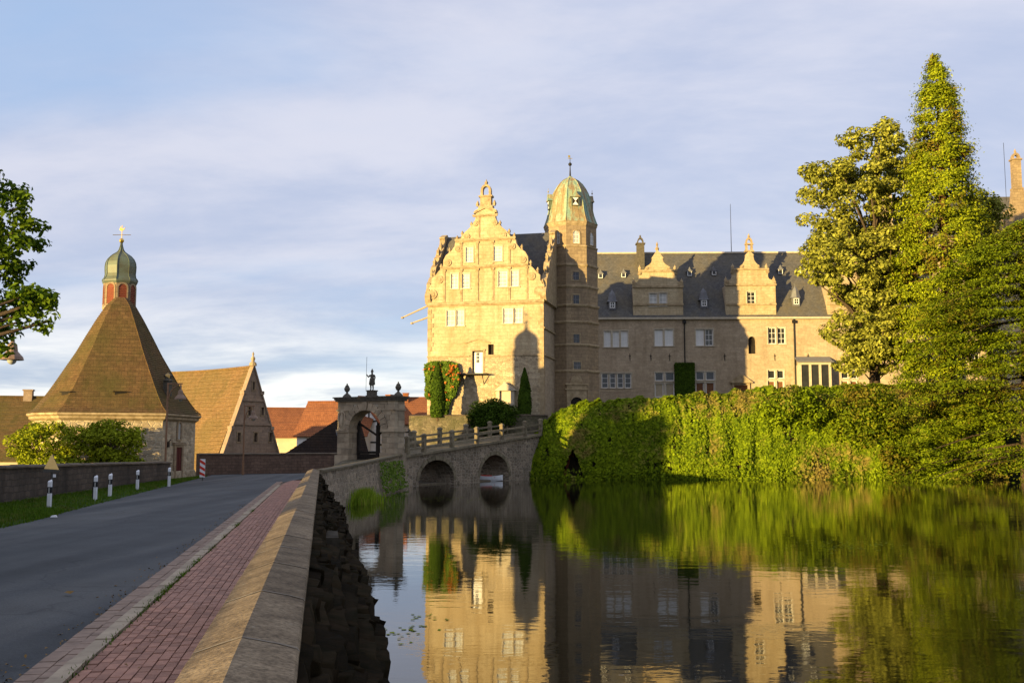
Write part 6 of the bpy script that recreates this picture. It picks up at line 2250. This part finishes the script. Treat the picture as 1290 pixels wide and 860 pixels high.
F_lime = foliage('lime_leaf', (0.09, 0.105, 0.010), (0.42, 0.42, 0.07), trans=0.22, pscale=0.6)
F_conifer = foliage('conifer_spray', (0.06, 0.092, 0.004), (0.33, 0.38, 0.014), (0.16, 0.075, 0.022), 0.75, trans=0.12, pscale=0.5)
F_yew = foliage('layered_spray', (0.035, 0.062, 0.003), (0.20, 0.255, 0.008), (0.13, 0.06, 0.018), 0.6, trans=0.12, pscale=0.35)
F_ivy = foliage('ivy_leaf', (0.035, 0.068, 0.002), (0.215, 0.285, 0.008), (0.26, 0.15, 0.065), 0.6, trans=0.14, pscale=0.3)
F_dark = foliage('dark_leaf', (0.02, 0.042, 0.004), (0.075, 0.13, 0.010), trans=0.2, pscale=0.8)
F_oak = foliage('overhanging_leaf', (0.03, 0.075, 0.005), (0.14, 0.21, 0.012), trans=0.3, pscale=1.2)
F_bush = foliage('garden_shrub_leaf', (0.12, 0.16, 0.008), (0.36, 0.40, 0.02), trans=0.25, pscale=0.9)
F_reed = foliage('reed_blade', (0.10, 0.19, 0.010), (0.31, 0.41, 0.03), (0.28, 0.20, 0.06), 0.5, trans=0.3, pscale=2.5)
F_rose = foliage('climber_leaf', (0.05, 0.10, 0.010), (0.16, 0.24, 0.03), trans=0.25, pscale=1.0)
F_flower = foliage('orange_flower', (0.42, 0.10, 0.02), (0.55, 0.20, 0.04), trans=0.2, pscale=1.0)
F_grass = foliage('grass_blade', (0.035, 0.080, 0.005), (0.10, 0.175, 0.010), (0.16, 0.13, 0.04), 0.7, trans=0.2, pscale=1.1)


# ---- ivy covered bank in front of the main wing
def ivy_bank():
    t = thing('ivy_wall', (0, 0, 0), 0, 'long retaining wall wholly overgrown with hanging ivy along the pond', 'ivy wall')
    xs = np.array([646, 656, 668, 690, 705, 722, 740, 765, 800, 835, 870, 905, 935, 960, 1000, 1050, 1100, 1140, 1180, 1240])
    ytop = np.array([600, 574, 553, 530, 518, 511, 508, 506.5, 504, 501.5, 499, 496.5, 494, 492, 490, 488, 486.5, 486, 486, 486])
    Dt = 93.2
    n = 220
    X, ZT = [], []
    for k in range(n + 1):
        x = 646 + (1240 - 646) * k / n
        y = np.interp(x, xs, ytop)
        p = P(x, y, Dt)
        X.append(p.x)
        ZT.append(p.z)
    X, ZT = np.array(X), np.array(ZT)
    X0, X1 = X[0], X[-1]
    def surf(x, t_):
        """t_ 0 at the water, 1 at the brow, up to 1.35 behind it"""
        zt = np.interp(x, X, ZT) + 0.35 * noise.noise(Vector((x * 0.5, 0, 2))) + 0.34 * noise.noise(Vector((x * 1.6, 4, 2))) + 0.2 * noise.noise(Vector((x * 4.1, 4, 2)))
        if t_ <= 1:
            z = WATER - 0.1 + (zt - WATER + 0.1) * t_
            y = 90.0 + 2.6 * t_ ** 1.7 - 0.4 * math.sin(math.pi * t_)
        else:
            z = zt + (t_ - 1) * 0.35
            y = 92.6 + (t_ - 1) * 4.0
        bul = 0.55 * noise.noise(Vector((x * 0.35, t_ * 1.6, 0))) + 0.40 * noise.noise(Vector((x * 0.9, t_ * 2.2, 5))) + 0.2 * noise.noise(Vector((x * 2.2, t_ * 3, 9)))
        # the left end rounds back towards the bridge
        edge = max(0.0, 1 - (x - X0) / 5.0)
        y += 2.2 * edge ** 2
        # the opening near the bridge
        return Vector((x, y - bul * (1 if t_ <= 1 else 0.3), z + (0.12 * bul if t_ > 0.8 else 0)))
    ox, ow = P(721.5, 585, 90).x, 1.05
    def opening(p):
        zz = (p.z - WATER) / 2.75
        return 0 <= zz < 1 and abs(p.x - ox) < ow * (1 - zz) ** 0.8
    vs, fs = [], []
    nu, nv = 190, 26
    for i in range(nu + 1):
        x = X0 + (X1 - X0) * i / nu
        for j in range(nv + 1):
            p = surf(x, 1.35 * j / nv)
            p.y += 0.28
            if opening(p): p.y += 1.3
            vs.append(p)
    for i in range(nu):
        for j in range(nv):
            a = i * (nv + 1) + j
            fs.append((a, a + nv + 1, a + nv + 2, a + 1))
    MB().add(vs, fs).build('wall', plain('bank_under_ivy', (0.035, 0.028, 0.014), 0.95, 0.4, 2), t, fix=False)
    C, Nn = [], []
    N = 135000
    us, ts = RNG.random(N), RNG.random(N) * 1.33
    for a, b in zip(us, ts):
        x = X0 + (X1 - X0) * a
        p = surf(x, b)
        if opening(p): continue
        # hanging strands: leaves thin out between the curtains
        st = noise.noise(Vector((x * 1.3, b * 0.8, 3)))
        if 0.1 < b < 0.95 and noise.noise(Vector((x * 0.9, b * 3.0, 21))) + 0.5 * noise.noise(Vector((x * 3.0, b * 5.0, 8))) > 0.34 and RNG.random() < 0.85: continue
        lay_ = 0.16 * st + RNG.random() * 0.30
        C.append((p.x, p.y - lay_, p.z + RNG.normal() * 0.03))
        up = 0.25 if b < 0.85 else 1.1
        Nn.append((RNG.normal() * 0.5 - 0.12, -1 + RNG.normal() * 0.35 + (0.6 if b > 1 else 0), up + RNG.normal() * 0.35))
    o = leaves('ivy_leaves', np.array(C), np.array(Nn), 0.115 * (1 + 0.7 * (RNG.random(len(C)) ** 4)), F_ivy, t, asp=0.7)
    o['kind'] = 'stuff'
    # brownish rim of stalks at the water
    C = []
    k = 2600
    for _ in range(k):
        x = X0 + (X1 - X0) * RNG.random()
        p = surf(x, 0.03)
        C.append((x, p.y - 0.35 - RNG.random() * 0.3, WATER + RNG.random() ** 2 * 0.9))
    Nn = np.tile(np.array([[0, -1, 0.3]]), (k, 1)) + RNG.normal(size=(k, 3)) * 0.5
    o = leaves('fringe', np.array(C), Nn, 0.16, F_ivy, t, asp=0.4)
    o['kind'] = 'stuff'
    # wooden boat-house hatch in the opening
    MB().prism([(ox - ow, WATER - 0.3), (ox + ow, WATER - 0.3), (ox, WATER + 2.7)], 91.6, 91.7).build('hatch', M['louvre'], t)


ivy_bank()

# ---- rough shrubs growing out of the bank further along
def bank_shrub(x, y, D, rx, rz, label, mat, name='bank_shrub', leaf=0.14, per=90, nb=46, ry=None):
    p = P(x, y, D)
    ry = ry or rx * 0.7
    return broad_tree(name, label, 'shrub', (p.x, D, p.z - rz), [(p.x, D, p.z, rx, ry, rz)], nb, rx * 0.22, rx * 0.36, per, leaf, mat, M['bark'], 0.09, (p.x, D, p.z + rz * 0.5), 'shrubs on the pond bank', nl=8)


bank_shrub(1085, 525, 90.6, 3.4, 2.6, 'dense green shrub bulging from the ivy bank beside the conifer', F_yew, nb=90)
bank_shrub(1000, 515, 90.8, 2.8, 1.7, 'rounded green shrub at the brow of the ivy bank under the bay window', F_ivy, nb=70)
bank_shrub(1128, 575, 90.0, 2.0, 1.9, 'low shrub at the waterline left of the big layered tree', F_yew, nb=50)


# ---- lime tree
p = P(1085, 480, 98)
k98 = 98 / 1290.0
def E(x, y, D, rx, ry, rz):
    q = P(x, y, D)
    k = D / 1290.0
    return (q.x, D, q.z, rx * k, ry * k, rz * k)


broad_tree('lime_tree', 'pale yellow green broadleaf tree with visible limbs beside the tall conifer', 'tree', (P(1100, 480, 99).x, 99, 5.0),
           [E(1105, 180, 99, 38, 40, 40), E(1065, 250, 98, 62, 60, 48), E(1040, 235, 99, 36, 36, 32), E(1085, 320, 99, 72, 70, 60), E(1045, 330, 97, 36, 40, 40), E(1090, 395, 98, 52, 60, 48), E(1095, 445, 97, 48, 50, 34), E(1130, 225, 100, 40, 50, 70), E(1118, 340, 99, 40, 40, 60), E(1105, 430, 98, 40, 50, 40)],
           520, 0.45, 1.25, 100, 0.185, F_lime, M['bark'], 0.55, (P(1105, 180, 99).x, 99, P(1105, 180, 99).z), inner=0.12, nl=60, flat=0.6, upb=0.5)


# ---- tall conifer
def conifer():
    D = 94.0
    foot = Vector((P(1200, 580, D).x, D, 0.4))
    t = thing('conifer', foot, 0, 'tall narrow pointed conifer with drooping bright green sprays', 'tree')
    zt = P(1181, 71, D)[2] - foot.z
    k = D / 1290.0
    hz = [P(1180, y, D)[2] - foot.z for y in (71, 85, 100, 132, 190, 235, 300, 400, 480, 560, 600)]
    hw = [w * k for w in (3, 9, 16, 26, 37, 46, 57, 66, 69, 64, 40)]
    hz, hw = hz[::-1], hw[::-1]
    MB().path([(0, 0, -0.8), (0, 0, 2), (0.1, 0, zt * 0.5), (0.05, 0, zt - 0.3)], [0.95, 0.7, 0.36, 0.03], 9).build('trunk', M['red_bark'], t, smooth=True)
    C, Nn, br = [], [], MB()
    nb = 1000
    for i in range(nb):
        h = zt * (1 - (RNG.random()) ** 0.80 * 0.985)
        env = np.interp(h, hz, hw)
        a = RNG.random() * 2 * math.pi
        L = env * (1 + (0.34 if h < zt * 0.75 else 0.18) * noise.noise(Vector((math.cos(a) * 1.8, math.sin(a) * 1.8, h * 0.4)))) * RNG.uniform(0.55, 1.0) ** 0.5
        d = np.array([math.cos(a), math.sin(a), 0])
        side = np.array([-math.sin(a), math.cos(a), 0])
        r = min(0.30 + 0.22 * env, RNG.uniform(0.55, 1.0))
        c = d * (L - r * 0.5)
        m = int(70 + 75 * r)
        # a spray: longer outward than across, tips turned up a little, underside bare
        s_ = RNG.normal(size=m) * r * 0.62
        t_ = RNG.normal(size=m) * r * 0.42
        v_ = RNG.normal(size=m) * r * 0.30
        pts = c[None] + d[None] * s_[:, None] + side[None] * t_[:, None]
        pts[:, 2] = h + v_ - 0.10 * t_ ** 2 / r - 0.16 * s_ + 0.14 * s_ ** 2 / r
        C.append(pts)
        Nn.append(np.tile(d * 0.75, (m, 1)) + np.array([0, 0, 0.45]) + (side[None] * (t_ / r)[:, None]) * 0.7 + np.array([0, 0, 1.0])[None] * (v_ / r)[:, None] + RNG.normal(size=(m, 3)) * 0.45)
        if i % 5 == 0 and L > 0.8:
            br.path([(0, 0, h + 0.1 * L), tuple(d * L * 0.5 + np.array([0, 0, h])), tuple(d * L * 0.92 + np.array([0, 0, h - 0.1]))], [0.07, 0.045, 0.015], 4)
    leaves('crown', np.concatenate(C), np.concatenate(Nn), 0.13, F_conifer, t, asp=0.45)
    br.build('branch_wood', M['red_bark'], t, fix=False)['kind'] = 'stuff'


conifer()


# ---- great layered tree hanging over the water at the picture's edge
def layered_tree():
    D = 86.0
    k = D / 1290.0
    cx = P(1312, 500, D).x
    foot = Vector((cx, D + 2.5, -0.5))
    t = thing('layered_tree', foot, 0, 'huge dark layered evergreen sweeping down to the water', 'tree')
    zt = P(1300, 282, D)[2]
    cs, rs = [], []
    prof_y = (282, 300, 330, 370, 420, 470, 520, 560, 590, 604)
    prof_w = (8, 66, 104, 130, 150, 163, 172, 178, 186, 176)
    pz = [P(1300, y, D)[2] for y in prof_y][::-1]
    pw = [w * k for w in prof_w][::-1]
    C, Nn = [], []
    nb = 620
    wood = MB()
    for i in range(nb):
        z = -0.7 + (zt + 0.7) * RNG.random() ** 0.85
        z = round(z / 0.95) * 0.95 + RNG.normal() * 0.13
        w = np.interp(z, pz, pw) * (1 + 0.10 * noise.noise(Vector((z * 0.6, i * 0.7, 3))))
        a = RNG.uniform(math.pi * 0.80, math.pi * 2.15)
        f = 0.12 + 0.88 * RNG.random() ** 0.55
        d = np.array([math.cos(a), math.sin(a) * 0.62, 0])
        L = w * f
        c = d * L
        c = np.array([c[0], c[1] - 1.5, z - foot.z - 0.05 * L])
        r = RNG.uniform(0.8, 1.75)
        m = int(165 * r)
        q = RNG.normal(size=(m, 3)) * np.array([r * 0.55, r * 0.5, 0.15])
        q[:, 2] -= 0.20 * (q[:, 0] ** 2 + q[:, 1] ** 2) / r + 0.18 * (q @ np.array([d[0], d[1], 0]))
        C.append(c + q)
        Nn.append(np.tile(np.array([d[0] * 0.4, d[1] * 0.4 - 0.15, 0.95]), (m, 1)) + RNG.normal(size=(m, 3)) * 0.38)
        if i % 8 == 0:
            wood.path([(0, 0, c[2] + 0.2 * L), tuple(c * np.array([.55, .55, 1]) + np.array([0, 0, 0.12 * L])), tuple(c)], [0.12, 0.07, 0.02], 5)
    leaves('crown', np.concatenate(C), np.concatenate(Nn), 0.125, F_yew, t, asp=0.42)
    wood.path([(0, 0, -1.5), (0, 0, 2), (0.2, 0, zt * 0.55), (0.1, 0, zt * 0.9)], [0.9, 0.65, 0.4, 0.08], 9)
    wood.build('trunk', M['bark'], t, fix=False)


layered_tree()
broad_tree('small_tree', 'small pale green tree top peeping out behind the conifer', 'tree', (P(1238, 300, 104).x, 104, 5.0), [E(1240, 262, 104, 24, 30, 24), E(1226, 285, 104, 26, 30, 30)], 60, 0.6, 1.1, 90, 0.18, F_lime, M['bark'], 0.25, (P(1238, 262, 104).x, 104, P(1238, 262, 104).z), nl=14)

# ---- shrubs and climbers at the castle foot
def cone_tree(x, yb, yt, D, w, label, mat=F_dark, group='clipped conifers at the castle foot'):
    b, tp = P(x, yb, D), P(x, yt, D)
    k = D / 1290.0
    h = tp.z - b.z
    t = thing('columnar_conifer', (b.x, D, b.z), 0, label, 'conifer', group)
    n = 5200
    z = RNG.random(n) ** 1.1
    r = w * k * np.interp(z, [0, 0.12, 0.45, 0.8, 1.0], [0.8, 1.0, 0.92, 0.55, 0.04])
    a = RNG.random(n) * 2 * math.pi
    bump = np.array([0.12 * noise.noise(Vector((math.cos(q) * 1.5, math.sin(q) * 1.5, zz * 7))) for q, zz in zip(a, z)])
    rr = r * (1 + bump * 1.5) * (0.82 + 0.2 * RNG.random(n))
    C = np.stack([rr * np.cos(a), rr * np.sin(a), z * h], 1)
    Nn = np.stack([np.cos(a), np.sin(a), np.full(n, 0.35)], 1) + RNG.normal(size=(n, 3)) * 0.35
    leaves('crown', C, Nn, 0.12, mat, t, asp=0.5)
    MB().path([(0, 0, -0.4), (0, 0, h * 0.9)], [0.14, 0.03], 6).build('trunk', M['bark'], t)


cone_tree(551.5, 525, 457, 95.4, 9.5, 'dark slim conifer in front of the orange flowering climber')
cone_tree(661, 527, 464, 94.9, 8.5, 'dark slim conifer to the tower side of the round bush')


def round_bush():
    b = P(622, 522, 94.2)
    k = 94.2 / 1290
    broad_tree('round_bush', 'broad dark clipped bush between the slim conifer and the terrace wall', 'bush', (b.x, 94.4, 4.5), [(b.x, 94.4, b.z - 0.2, 30 * k, 1.6, 21 * k)], 190, 0.45, 0.7, 100, 0.10, F_dark, M['bark'], 0.12, (b.x, 94.4, b.z), nl=10, inner=0.35)


round_bush()


def climber():
    r = LW
    (u0, z0), (u1, z1) = L(533.5, 515, 0), L(581, 455, 0)
    t = thing('flowering_climber', LW.at((u0 + u1) / 2, 0, 4.6), LW.a, 'climber with orange flowers covering the corner of the gabled wing', 'climbing plant')
    hw, H = (u1 - u0) / 2, z1 - 4.6
    n = 9500
    uu = RNG.uniform(-1, 1, n)
    vv = RNG.random(n)
    zz = vv * H
    lim = np.interp(vv, [0, 0.25, 0.45, 0.75, 0.95, 1.0], [0.35, 0.5, 0.9, 1.0, 0.9, 0.55])
    wob = np.array([noise.noise(Vector((a * 2.5, b * 4, 0))) for a, b in zip(uu, vv)])
    keep = np.abs(uu) < lim + wob * 0.3
    uu, zz, wob = uu[keep], zz[keep], wob[keep]
    m = len(uu)
    C = np.stack([uu * hw, -0.12 - 0.35 * RNG.random(m) - 0.35 * np.clip(wob + .3, 0, 1), zz], 1)
    Nn = np.tile(np.array([[0, -1, 0.4]]), (m, 1)) + RNG.normal(size=(m, 3)) * 0.5
    leaves('foliage', C, Nn, 0.13, F_rose, t, asp=0.6)
    idx = RNG.choice(m, 120, replace=False)
    idx = [i for i in idx if noise.noise(Vector((C[i, 0] * 1.4, C[i, 2] * 1.4, 4))) > -0.12 and zz[i] > H * 0.3]
    F = C[idx] + np.array([0, -0.18, 0])
    rep = np.repeat(F, 5, 0) + RNG.normal(size=(len(F) * 5, 3)) * 0.075
    leaves('flowers', rep, np.tile(np.array([[0, -1, 0.3]]), (len(rep), 1)) + RNG.normal(size=(len(rep), 3)) * 0.5, 0.10, F_flower, t, asp=0.8, kind='stuff')
    MB().path([(0.2, -0.1, -0.3), (0.1, -0.1, H * 0.4), (-0.3, -0.1, H * 0.75)], [0.08, 0.06, 0.03], 6).build('stem', M['bark'], t)


climber()


def clipped_column():
    a = RW.uz(862.5, 480, -0.5)
    u0, u1 = RW.uz(850.8, 480, -0.5)[0], RW.uz(874.4, 480, -0.5)[0]
    zt = RW.uz(862, 457.5, -0.5)[1]
    t = thing('clipped_ivy', RW.at((u0 + u1) / 2, -0.45, 5.4), RW.a, 'dark block of clipped ivy between two tall cross windows', 'ivy')
    hw, H = (u1 - u0) / 2, zt - 5.4
    n = 5200
    C = np.stack([RNG.uniform(-hw, hw, n), RNG.uniform(-0.42, -0.25, n), RNG.random(n) * H], 1)
    Nn = np.tile(np.array([[0, -1, 0.25]]), (n, 1)) + RNG.normal(size=(n, 3)) * 0.4
    n2 = 1400
    C2 = np.stack([RNG.choice([-hw, hw], n2), RNG.uniform(-0.4, 0.4, n2), RNG.random(n2) * H], 1)
    C3 = np.stack([RNG.uniform(-hw, hw, 700), RNG.uniform(-0.4, 0.4, 700), np.full(700, H)], 1)
    leaves('foliage', np.concatenate([C, C2, C3]), np.concatenate([Nn, RNG.normal(size=(n2, 3)), RNG.normal(size=(700, 3)) + np.array([0, 0, 1])]), 0.11, F_dark, t, asp=0.7)
    MB().box(-hw + .05, hw - .05, -0.26, 0.42, -0.4, H - 0.05).build('branches', M['dark_wood'], t, fix=False)


clipped_column()

# ---- shrubs before the chapel
k60 = 60 / 1290
for x, y, D, rx, rz, lab in ((62, 560, 60, 47, 27, 'wide yellow green shrub by the chapel, reaching past the farmhouse'), (140, 556, 60.5, 37, 26, 'rounded yellow green shrub right against the chapel wall')):
    q = P(x, y, D)
    broad_tree('garden_shrub', lab, 'shrub', (q.x, D, -0.2), [(q.x, D, q.z, rx * D / 1290, 1.4, rz * D / 1290), (q.x + 0.4, D, 0.6, rx * D / 1290 * 0.9, 1.3, 0.9)], 120, 0.35, 0.62, 85, 0.10, F_bush, M['bark'], 0.10, (q.x, D, q.z), 'shrubs in the chapel garden', nl=16, inner=0.55)
# low dark hedge end beside the picture's edge
q = P(-6, 585, 36)
broad_tree('garden_shrub', 'dark low bush at the very edge of the picture in front of the wall', 'shrub', (q.x - 0.2, 35.2, -0.2), [(q.x - 0.2, 35.2, 0.5, 0.7, 1.0, 1.1)], 40, 0.2, 0.36, 90, 0.06, F_dark, M['bark'], 0.05, (q.x - .2, 35.2, 1.0), 'shrubs in the chapel garden', nl=8)


# ---- overhanging tree, its trunk off to the side
def overhang():
    D = 21.0
    foot = Vector((-15.3, 21.5, -0.2))
    t = thing('overhanging_tree', foot, 0, 'leafy tree reaching over the road, dark green with yellow lit tips', 'tree')
    k = D / 1290
    blobs = []
    for x, y, r in ((5, 235, 18), (22, 262, 22), (40, 300, 17), (8, 300, 28), (20, 340, 24), (50, 382, 17), (35, 372, 22), (60, 405, 10), (12, 385, 26), (58, 388, 12), (5, 425, 18), (-30, 300, 60), (-40, 390, 55), (-60, 250, 60), (-25, 230, 30), (25, 405, 12), (-100, 330, 80), (-130, 260, 80), (-160, 380, 70), (62, 375, 8), (47, 282, 8), (30, 245, 9), (5, 440, 9)):
        q = P(x, y, D + RNG.uniform(-0.6, 0.8))
        blobs.append(((q.x - foot.x, q.y - foot.y, q.z - foot.z), r * k))
    cs, rs = [], []
    for c, r in blobs:
        m = max(3, int(11 * (r / 0.35) ** 1.6))
        for _ in range(m):
            d = rdir(1)[0] * r * RNG.random() ** 0.4 * 0.95
            cs.append((c[0] + d[0], c[1] + d[1] * 1.2, c[2] + d[2]))
            rs.append(RNG.uniform(0.12, 0.24))
    C, Nn = blobs_to_leaves(cs, rs, 26, 0.7, 0.5)
    leaves('crown', C, Nn, 0.062, F_oak, t, asp=0.6)
    tg = [b[0] for b in blobs]
    limbs((0, 0, -0.2), (0.3, 0, 8.5), tg, 0.32, M['bark'], t)


overhang()


# ---- unseen trees and shrubs added to keep sun off gateway, bridge and wall cap
def shade_trees():
    for x, y, h, w, lab in ((-33.0, 49.4, 11.6, 1.5, 'unseen tall slim tree added for shade, nearest the chapel garden'), (-35.4, 47.2, 11.8, 1.5, 'unseen tall slim tree added for shade, farther from the chapel garden'), (-30.0, 48.7, 8.5, 1.7, 'unseen lower bushy tree added to shade the gateway')):
        broad_tree('unseen_shade_tree', lab, 'tree', (x, y, -0.2), [(x, y, h * 0.68, w, w, h * 0.32), (x, y, h * 0.3, w, w, h * 0.3)], 190, 0.5, 0.75, 55, 0.17, F_dark, M['bark'], 0.2, (x, y, h * 0.8), 'unseen trees added for shade', nl=14, inner=0.3)
    for x, y, h, w, lab in ((-18.5, 3.0, 3.0, 1.5, 'unseen shrub added to shade the wall cap, first before the overhanging tree'), (-21.5, 12.0, 3.1, 1.3, 'unseen shrub added to shade the wall cap, second before the overhanging tree'), (-25.5, 18.5, 3.3, 1.9, 'unseen shrub added to shade the wall cap, beyond the overhanging tree')):
        broad_tree('garden_shrub', lab, 'shrub', (x, y, -0.2), [(x, y, h * 0.55, w, w, h * 0.45)], 50, 0.4, 0.7, 50, 0.12, F_dark, M['bark'], 0.08, (x, y, h * 0.7), 'shrubs in the chapel garden', nl=8)  # unseen shrubs added to throw patches of shade on the wall cap


shade_trees()


# ---- reeds, weeds, grass
def blades(name, C, H, lean, w, mat, parent=None, seg=3):
    """tapering bent blades standing at points C"""
    n = len(C)
    a = RNG.random(n) * 2 * math.pi
    d = np.stack([np.cos(a), np.sin(a), np.zeros(n)], 1)
    s = np.stack([-np.sin(a), np.cos(a), np.zeros(n)], 1)
    if not np.isscalar(w): w = np.asarray(w)[:, None]
    V = np.empty((n, 2 * seg + 1, 3))
    H = np.asarray(H)[:, None]
    ln = np.asarray(lean)[:, None]
    for k in range(seg):
        t = k / seg
        c = C + d * ln * H * t * t + np.array([0, 0, 1]) * H * (t - 0.15 * t * t)
        V[:, 2 * k] = c - s * w * (1 - t * 0.8)
        V[:, 2 * k + 1] = c + s * w * (1 - t * 0.8)
    V[:, 2 * seg] = C + d * ln * H + np.array([0, 0, 1]) * H * 0.85
    fs = []
    base = [(2 * k, 2 * k + 1, 2 * k + 3, 2 * k + 2) for k in range(seg - 1)]
    nv = 2 * seg + 1
    quads = np.array(base)[None] + (np.arange(n) * nv)[:, None, None]
    tri = np.array([2 * seg - 2, 2 * seg - 1, 2 * seg])[None] + (np.arange(n) * nv)[:, None]
    me = bpy.data.meshes.new(name)
    q = quads.reshape(-1, 4)
    loops = np.concatenate([q.reshape(-1), tri.reshape(-1)]).astype(np.int32)
    me.vertices.add(n * nv)
    me.vertices.foreach_set('co', V.reshape(-1))
    me.loops.add(len(loops))
    me.loops.foreach_set('vertex_index', loops)
    nf = len(q) + n
    me.polygons.add(nf)
    st = np.concatenate([np.arange(len(q)) * 4, len(q) * 4 + np.arange(n) * 3]).astype(np.int32)
    tt = np.concatenate([np.full(len(q), 4), np.full(n, 3)]).astype(np.int32)
    me.polygons.foreach_set('loop_start', st)
    me.polygons.foreach_set('loop_total', tt)
    me.update(calc_edges=True)
    me.materials.append(mat)
    return link(name, me, parent)


def reeds():
    n = 1500
    ctr = P(446, 624, 52)
    C = np.stack([ctr.x + RNG.normal(size=n) * 0.62, 52.5 + RNG.normal(size=n) * 1.3, np.full(n, WATER - 0.05)], 1)
    x0 = np.array([bank_x(y) + 0.6 for y in C[:, 1]])
    C[:, 0] = np.maximum(C[:, 0], x0)
    dist = np.abs(C[:, 0] - ctr.x) / 1.3
    H = RNG.uniform(0.5, 1.1, n) * (1.05 - 0.35 * np.clip(dist, 0, 1))
    tag(blades('reeds', C, H, RNG.uniform(0.05, 0.5, n), 0.022, F_reed), 'clump of bright green reeds at the water below the ramp wall', 'reeds', kind='stuff')
    # overgrown pier end beside them
    n = 900
    q = P(486, 598, 66)
    C = np.stack([RAMP_A.x + (C0 := RNG.random(n)) * 0 + np.array([bank_x(60 + 9 * v) for v in RNG.random(n)]) + 0.62 + RNG.normal(size=n) * 0.1, 60 + 10 * RNG.random(n), RNG.uniform(-0.8, 1.0, n)], 1)
    C[:, 0] = np.array([bank_x(y) for y in C[:, 1]]) + 0.25 + 0.35 * (1.0 - (C[:, 2] + 0.8) / 1.8) + RNG.normal(size=n) * 0.08
    o = leaves('wall_weeds', C, np.tile(np.array([[0.8, -0.5, 0.4]]), (n, 1)) + RNG.normal(size=(n, 3)) * 0.4, 0.09, F_rose, None, asp=0.6)
    tag(o, 'green weeds hanging over the stone ramp wall', 'weeds', kind='stuff')


reeds()


def verge_grass():
    C = []
    n = 52000
    i = RNG.random(n) ** 1.2 * (len(VW) - 2)
    f = RNG.random(n)
    W = np.array([(p.x, p.y) for p in VW])
    Lr = np.array([(p.x, p.y) for p in VL])
    k = i.astype(int)
    g = (i - k)[:, None]
    A = W[k] * (1 - g) + W[k + 1] * g
    B = Lr[k] * (1 - g) + Lr[k + 1] * g
    e = f[:, None] * 1.02 + RNG.normal(size=(n, 1)) * 0.015
    Q = A * (1 - e) + B * e
    keep = (Q[:, 1] > 20)
    Q, f = Q[keep], f[keep]
    C = np.stack([Q[:, 0], Q[:, 1], -0.07 + 0.09 * (1 - f) - 0.03 * (f > 0.93)], 1)
    m = len(C)
    tag(blades('grass', C, RNG.uniform(0.05, 0.16, m), RNG.uniform(0.1, 0.7, m), 0.012, F_grass, seg=2), 'short green grass on the verge between road and wall', 'grass', kind='stuff')


verge_grass()


def kerb_weeds():
    C, H = [], []
    for D, n in ((10.4, 40), (11.6, 60), (12.8, 130), (13.6, 150), (14.3, 110), (15.2, 160), (15.9, 60), (17.4, 140), (19.5, 90), (8.9, 50), (25.5, 160), (31, 110), (22.4, 60)):
        for _ in range(n):
            p = lane(D + RNG.normal() * 0.35, -2.06 + RNG.normal() * 0.025, -0.02)
            C.append((p.x, p.y, p.z))
            H.append(RNG.uniform(0.02, 0.085))
    for _ in range(500):
        p = lane(RNG.uniform(8, 40), -2.05 + RNG.normal() * 0.012, -0.02)
        C.append((p.x, p.y, p.z))
        H.append(RNG.uniform(0.01, 0.035))
    n = len(C)
    tag(blades('kerb_weeds', np.array(C), np.array(H), RNG.uniform(0.2, 1.0, n), 0.008, F_grass, seg=2), 'weeds sprouting from the joint between kerb and pavers', 'weeds', kind='stuff')
    # tiny water weed patches on the pond
    n = 500
    C = []
    for x, y, m, s in ((520, 790, 22, 0.35), (508, 800, 12, 0.3), (1070, 687, 120, 0.9), (528, 776, 10, 0.25), (560, 628, 90, 1.2)):
        q = G(x, y, WATER + 0.004)
        for _ in range(m):
            C.append((q.x + RNG.normal() * s, q.y + RNG.normal() * s * 1.2, WATER + 0.006 + RNG.random() * 0.004))
    C = np.array(C)
    tag(leaves('floating_weed', C, np.tile(np.array([[0, 0, 1.0]]), (len(C), 1)) + RNG.normal(size=(len(C), 3)) * 0.03, 0.045, F_bush, None, asp=0.8, curl=0.0), 'scattered floating leaves on the pond surface', 'pond weed', kind='stuff')


kerb_weeds()


def gutter_litter():
    C = []
    for _ in range(260):
        p = lane(8 + 30 * RNG.random() ** 1.6, -2.56 - abs(RNG.normal()) * 0.16, 0)
        C.append((p.x, p.y, ROADZ + 0.012 + 0.02 * RNG.random()))
    for _ in range(70):
        p = lane(8 + 25 * RNG.random(), RNG.uniform(-2.0, -0.68), 0)
        C.append((p.x, p.y, 0.006))
    n = len(C)
    tag(leaves('leaf_litter', np.array(C), np.tile(np.array([[0, 0, 1.0]]), (n, 1)) + RNG.normal(size=(n, 3)) * 0.3, 0.02, m_leaf, None, asp=0.6, curl=0.3), 'small dry leaves and crumbs gathered along the gutter', 'litter', kind='stuff')


gutter_litter()
